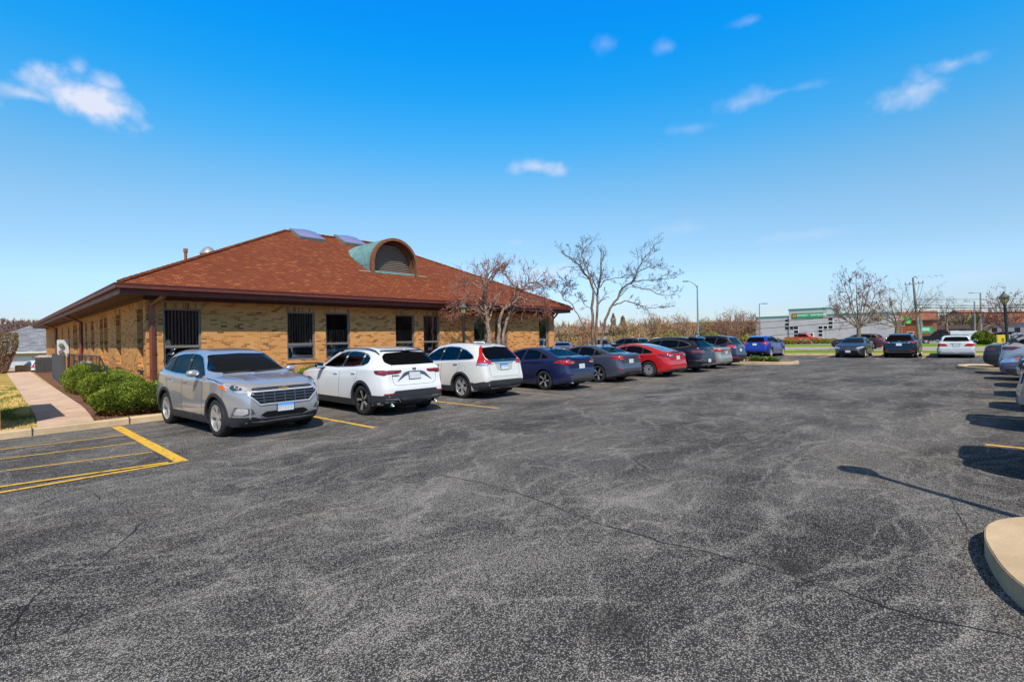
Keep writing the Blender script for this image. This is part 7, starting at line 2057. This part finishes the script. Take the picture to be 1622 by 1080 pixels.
P.add([(-.39, cy + .14 * cos(2 * pi * k / 16), cz + .14 * sin(2 * pi * k / 16)) for k in range(16)], [tuple(range(16))], 2)
P.obj('flower_emblem', [plain('dark_olive', (.06, .07, .02), .6), plain('sun_yellow', (.85, .60, .03), .5), plain('seed_brown', (.16, .08, .02), .6)], sg)
p0 = planX(1392, 507, GX); P = MB(); P.box(-.1, -.02, p0.y - yA - .5, p0.y - yA + .5, 4.0, 4.75); P.obj('small_emblem', plain('yellow_green_emblem', (.35, .42, .06), .5, var=.5), t)
# brick townhouse
b0, b1 = planX(1405, 500, 121).y, planX(1478, 500, 121).y
t = thing('brick_townhouse', 'red brick townhouse with rust shingle roof behind the utility pole', 'building', (121, b1, 0)); Lh = b0 - b1 + 9
ez = planX(1440, 507, 121).z; rz_ = planX(1440, 494.5, 121).z
P = MB(); P.box(0, 9, 0, Lh, 0, ez); P.obj('wall', REDBRICK, t)
P = MB(); P.add([(-.5, -.4, ez - .05), (-.5, Lh, ez - .05), (3.5, Lh, rz_ + .25), (3.5, -.4, rz_ + .25), (9.5, -.4, ez), (9.5, Lh, ez)], [(0, 1, 2, 3), (3, 2, 5, 4), (0, 3, 4), (1, 5, 2)]); P.obj('roof', REDROOF, t)
for (yy, zz) in ((1.5, 2.9), (4.2, 2.9), (9.5, 2.9), (2.8, 1.0), (6, 1.0)):
    P = MB(); P.box(-.06, -.003, yy, yy + 1.0, zz, zz + .85); f_ = P.obj('window', Wf, t); P = MB(); P.box(-.075, -.062, yy + .08, yy + .92, zz + .08, zz + .77); P.obj('pane', plain('dark_pane', (.03, .025, .02)), f_)
t = thing('green_banner', 'green banner with pale lettering strip below the brick townhouse', 'banner', tuple(planX(1478, 527, 112)))
w = planX(1457, 527, 112).y - planX(1478, 527, 112).y
P = MB(); P.box(-.05, .05, 0, w, 0, 1.1); P.obj('banner_cloth', plain('banner_green', (.03, .36, .10), .6, var=.3), t)
P = MB(); P.box(-.06, -.052, w * .25, w * .98, .38, .88); P.obj('lettering_strip', plain('banner_pale', (.45, .62, .52), .6, var=.3), t)
P = MB(); P.tube([(.1, .1, -1.6), (.1, .1, 1.1)], .05, 6); P.tube([(.1, w - .1, -1.6), (.1, w - .1, 1.1)], .05, 6); P.obj('banner_post', WOODP, t)
for (px, py, w_, h_, lab) in ((1435, 504, 1.3, .75, 'upper green flag hanging by the brick townhouse'), (1436, 509, 1.4, .8, 'lower green flag hanging by the brick townhouse')):
    p0 = planX(px, py, 116); t = thing('green_flag', lab, 'flag', tuple(p0)); P = MB(); N = 8
    vs = [(.12 * sin(i * 1.3), -w_ / 2 + w_ * i / N, z) for z in (-h_ / 2, h_ / 2) for i in range(N + 1)]
    P.add(vs, [(i, i + 1, N + 2 + i, N + 1 + i) for i in range(N)]); P.obj('cloth', plain('flag_green', (.10, .55, .10), .6, var=.35), t)
    P = MB(); P.tube([(.15, w_ / 2, -p0.z), (.15, w_ / 2, h_ / 2 + .2)], .05, 6); P.obj('flagpole', GALV, t)
p0 = at(1413, 532, 112); t = thing('green_canopy', 'small green canopy at the foot of the brick townhouse', 'canopy', (p0.x, p0.y, 0)); P = MB(); P.prism([(-1.3, 1.3), (1.3, 1.3), (1.0, 2.1), (0, 2.3), (-1.0, 2.1)], -1, 1, 0, Matrix.Rotation(radians(90), 4, 'Z') @ Matrix.Rotation(radians(90), 4, 'X')); P.obj('canopy_roof', plain('canopy_green', (.02, .35, .10), .6), t)
P = MB()
for a in (-1, 1):
    for b in (-.9, .9): P.tube([(b, a * 1.2, 0), (b, a * 1.2, 1.32)], .04, 5)
P.obj('canopy_leg', GALV, t)
def house(label, px, D, w, dpt, ez, rz2, wm, rm, rot=0, z0=0, grp=None):
    p = ground_of(px, D, z0); t = thing('distant_house', label, 'house', p, radians(rot), grp)
    P = MB(); P.box(0, dpt, -w / 2, w / 2, 0, ez); P.obj('wall', wm, t)
    P = MB(); P.add([(-.5, -w / 2 - .5, ez), (-.5, w / 2 + .5, ez), (dpt / 2, w / 2 + .5, rz2), (dpt / 2, -w / 2 - .5, rz2), (dpt + .5, -w / 2 - .5, ez), (dpt + .5, w / 2 + .5, ez)], [(0, 1, 2, 3), (3, 2, 5, 4), (0, 3, 4), (1, 5, 2)]); P.obj('roof', rm, t)
    P = MB()
    k = int(w / 4)
    for i in range(k): y = -w / 2 + w * (i + .5) / k; P.box(-.05, -.003, y - .6, y + .6, 1.2, min(ez - .3, 2.6))
    P.obj('windows', plain('dark_pane', (.03, .025, .02)), t)
TANW = plain('tan_wall', (.33, .24, .17), .9)
house('rust roofed house far right behind the round reddish tree', 1612, 150, 15, 12, 4.0, 7.6, plain('grey_wall', (.30, .29, .30), .8), REDROOF, -10)
house('tan gabled house behind the two light poles', 1566, 165, 12, 12, 5, 9.0, plain('grey_wall', (.30, .29, .30)), REDROOF, 60)
house('long low tan building behind the large bare tree', 975, 100, 46, 14, 2.6, 4.0, TANW, plain('brown_roof', (.22, .13, .09), .9), 40)
house('rust brown roofed building left of the grey building', 1162, 118, 26, 12, 3.2, 5.2, plain('brown_wall', (.12, .07, .05)), plain('brown_red_roof', (.20, .085, .055), .9, var=.2), 25)
house('small brown building between the utility pole and the white sedan', 1500, 118, 7, 6, 2.3, 3.3, plain('brown_wall', (.12, .07, .05), .8), plain('dark_brown_roof', (.06, .035, .03), .9), 0)
# ================================================================== HILL AND DISTANT WOODS
M = MB(); hc_ = at(-150, 540, 520); hx, hy = hc_.x, hc_.y
N = 40; vs = []
def hillz(x, y):
    dx, dy = (x - hx) / 330, (y - hy) / 200; q = dx * dx + dy * dy
    return -6 + 38 * math.exp(-q * 1.6) * (1 + .12 * mnoise(Vector((x / 90, y / 90, 0))))
for j in range(N + 1):
    for i in range(N + 1):
        x = hx - 700 + 1400 * i / N; y = hy - 400 + 900 * j / N; vs.append((x, y, hillz(x, y)))
M.add(vs, [(j * (N + 1) + i, j * (N + 1) + i + 1, (j + 1) * (N + 1) + i + 1, (j + 1) * (N + 1) + i) for j in range(N) for i in range(N)])
struct(M.obj('hill', plain('leaf_litter', (.12, .065, .045), .95, var=.3), smooth=True))
def woods(name, n, fp, mats, hmin, hmax, seed, wk=.30):
    r = random.Random(seed); M = MB()
    for i in range(n):
        x, y, z = fp(r); h = r.uniform(hmin, hmax); w = h * wk * r.uniform(.7, 1.2); mi = r.randrange(len(mats))
        for k in range(15):
            a = r.uniform(0, 6.28); q = sqrt(r.random()); tip = Vector((x + cos(a) * w * q, y + sin(a) * w * q, z + h * (1 - .45 * q * q) * r.uniform(.72, 1))); b = Vector((x, y, z + h * r.uniform(0, .45)))
            t_ = Vector((-sin(a), cos(a), 0)) * w * .09; mid = b.lerp(tip, .6)
            M.add([b, mid - t_, tip, mid + t_], [(0, 1, 2, 3)], mi)
            up = Vector((0, 0, h * .05)); M.add([b, mid - up, tip, mid + up], [(0, 1, 2, 3)], mi)
    return tag(M.obj(name, mats), kind='stuff')
WM = [plain('woods_brown', (.19, .12, .095), .95, var=.25), plain('woods_mauve', (.21, .14, .125), .95, var=.25), plain('woods_rust', (.26, .135, .08), .95, var=.25), plain('woods_olive', (.20, .17, .07), .95, var=.25)]
woods('distant_woods', 2600, lambda r: (lambda x, y: (x, y, hillz(x, y) - 1))(hx + r.uniform(-80, 420), hy + r.uniform(-260, 90)), WM[:3] , 7, 12, 5)
def belt(px0, px1, D0, D1):
    def f(r):
        p = ground_of(r.uniform(px0, px1), r.uniform(D0, D1)); return (p.x, p.y, 0)
    return f
woods('tree_line', 420, belt(1470, 1680, 150, 300), WM, 5.5, 10, 6, .5)
woods('tree_line', 420, belt(840, 1210, 120, 220), WM, 4.5, 7.5, 7, .5)
woods('tree_line', 160, belt(1380, 1420, 150, 250), WM, 4, 6, 8, .5)
# wooded bank behind the photographer, seen mirrored in the office windows
flat('grass_bank', [(-200, -120), (200, -120), (200, -38), (-200, -38)], .3, GREEN)
woods('tree_line', 1100, lambda r: (r.uniform(-140, 190), r.uniform(-75, -42), 0), WM, 9, 15, 15, .45)
woods('tree_line', 700, lambda r: (r.uniform(-95, -62), r.uniform(-70, 110), 0), WM, 9, 14, 16, .45)  # trees added out of view to block low sky from car paint reflections
# geese
r = random.Random(9)
for i, (px, py) in enumerate([(1455, 437), (1462, 438), (1468, 439), (1473, 438), (1477, 440), (1481, 436.5), (1484, 437), (1488, 436.5), (1492, 436), (1493, 438)]):
    p = at(px, py, 260); t = thing('flying_bird', 'tiny dark bird in the flock above the utility pole', 'bird', p, r.uniform(0, 1), 'birds flying in a line')
    P = MB(); P.tube([(-.4, 0, 0), (0, 0, .02), (.35, 0, .05), (.6, 0, .08)], [.03, .13, .09, .03], 6); P.add([(-.15, 0, 0), (.2, 0, 0), (.1, .85, .25), (-.1, .85, .25)], [(0, 1, 2, 3)]); P.add([(-.15, 0, 0), (.2, 0, 0), (.1, -.85, .2), (-.1, -.85, .2)], [(3, 2, 1, 0)])
    P.obj('bird_body', BLK, t)
for o in (c1, c2, c3, c4, c5, c6, c7, c8, c9): o['group'] = 'cars parked along the brick office'
for o in (c10, c11, c12, c13): o['group'] = 'cars parked at the far end of the lot'
for o in (c14, c15, c16, c17, c18): o['group'] = 'cars parked along the right side'
print('objects', len(bpy.data.objects), 'polys', sum(len(o.data.polygons) for o in bpy.data.objects if o.type == 'MESH'))
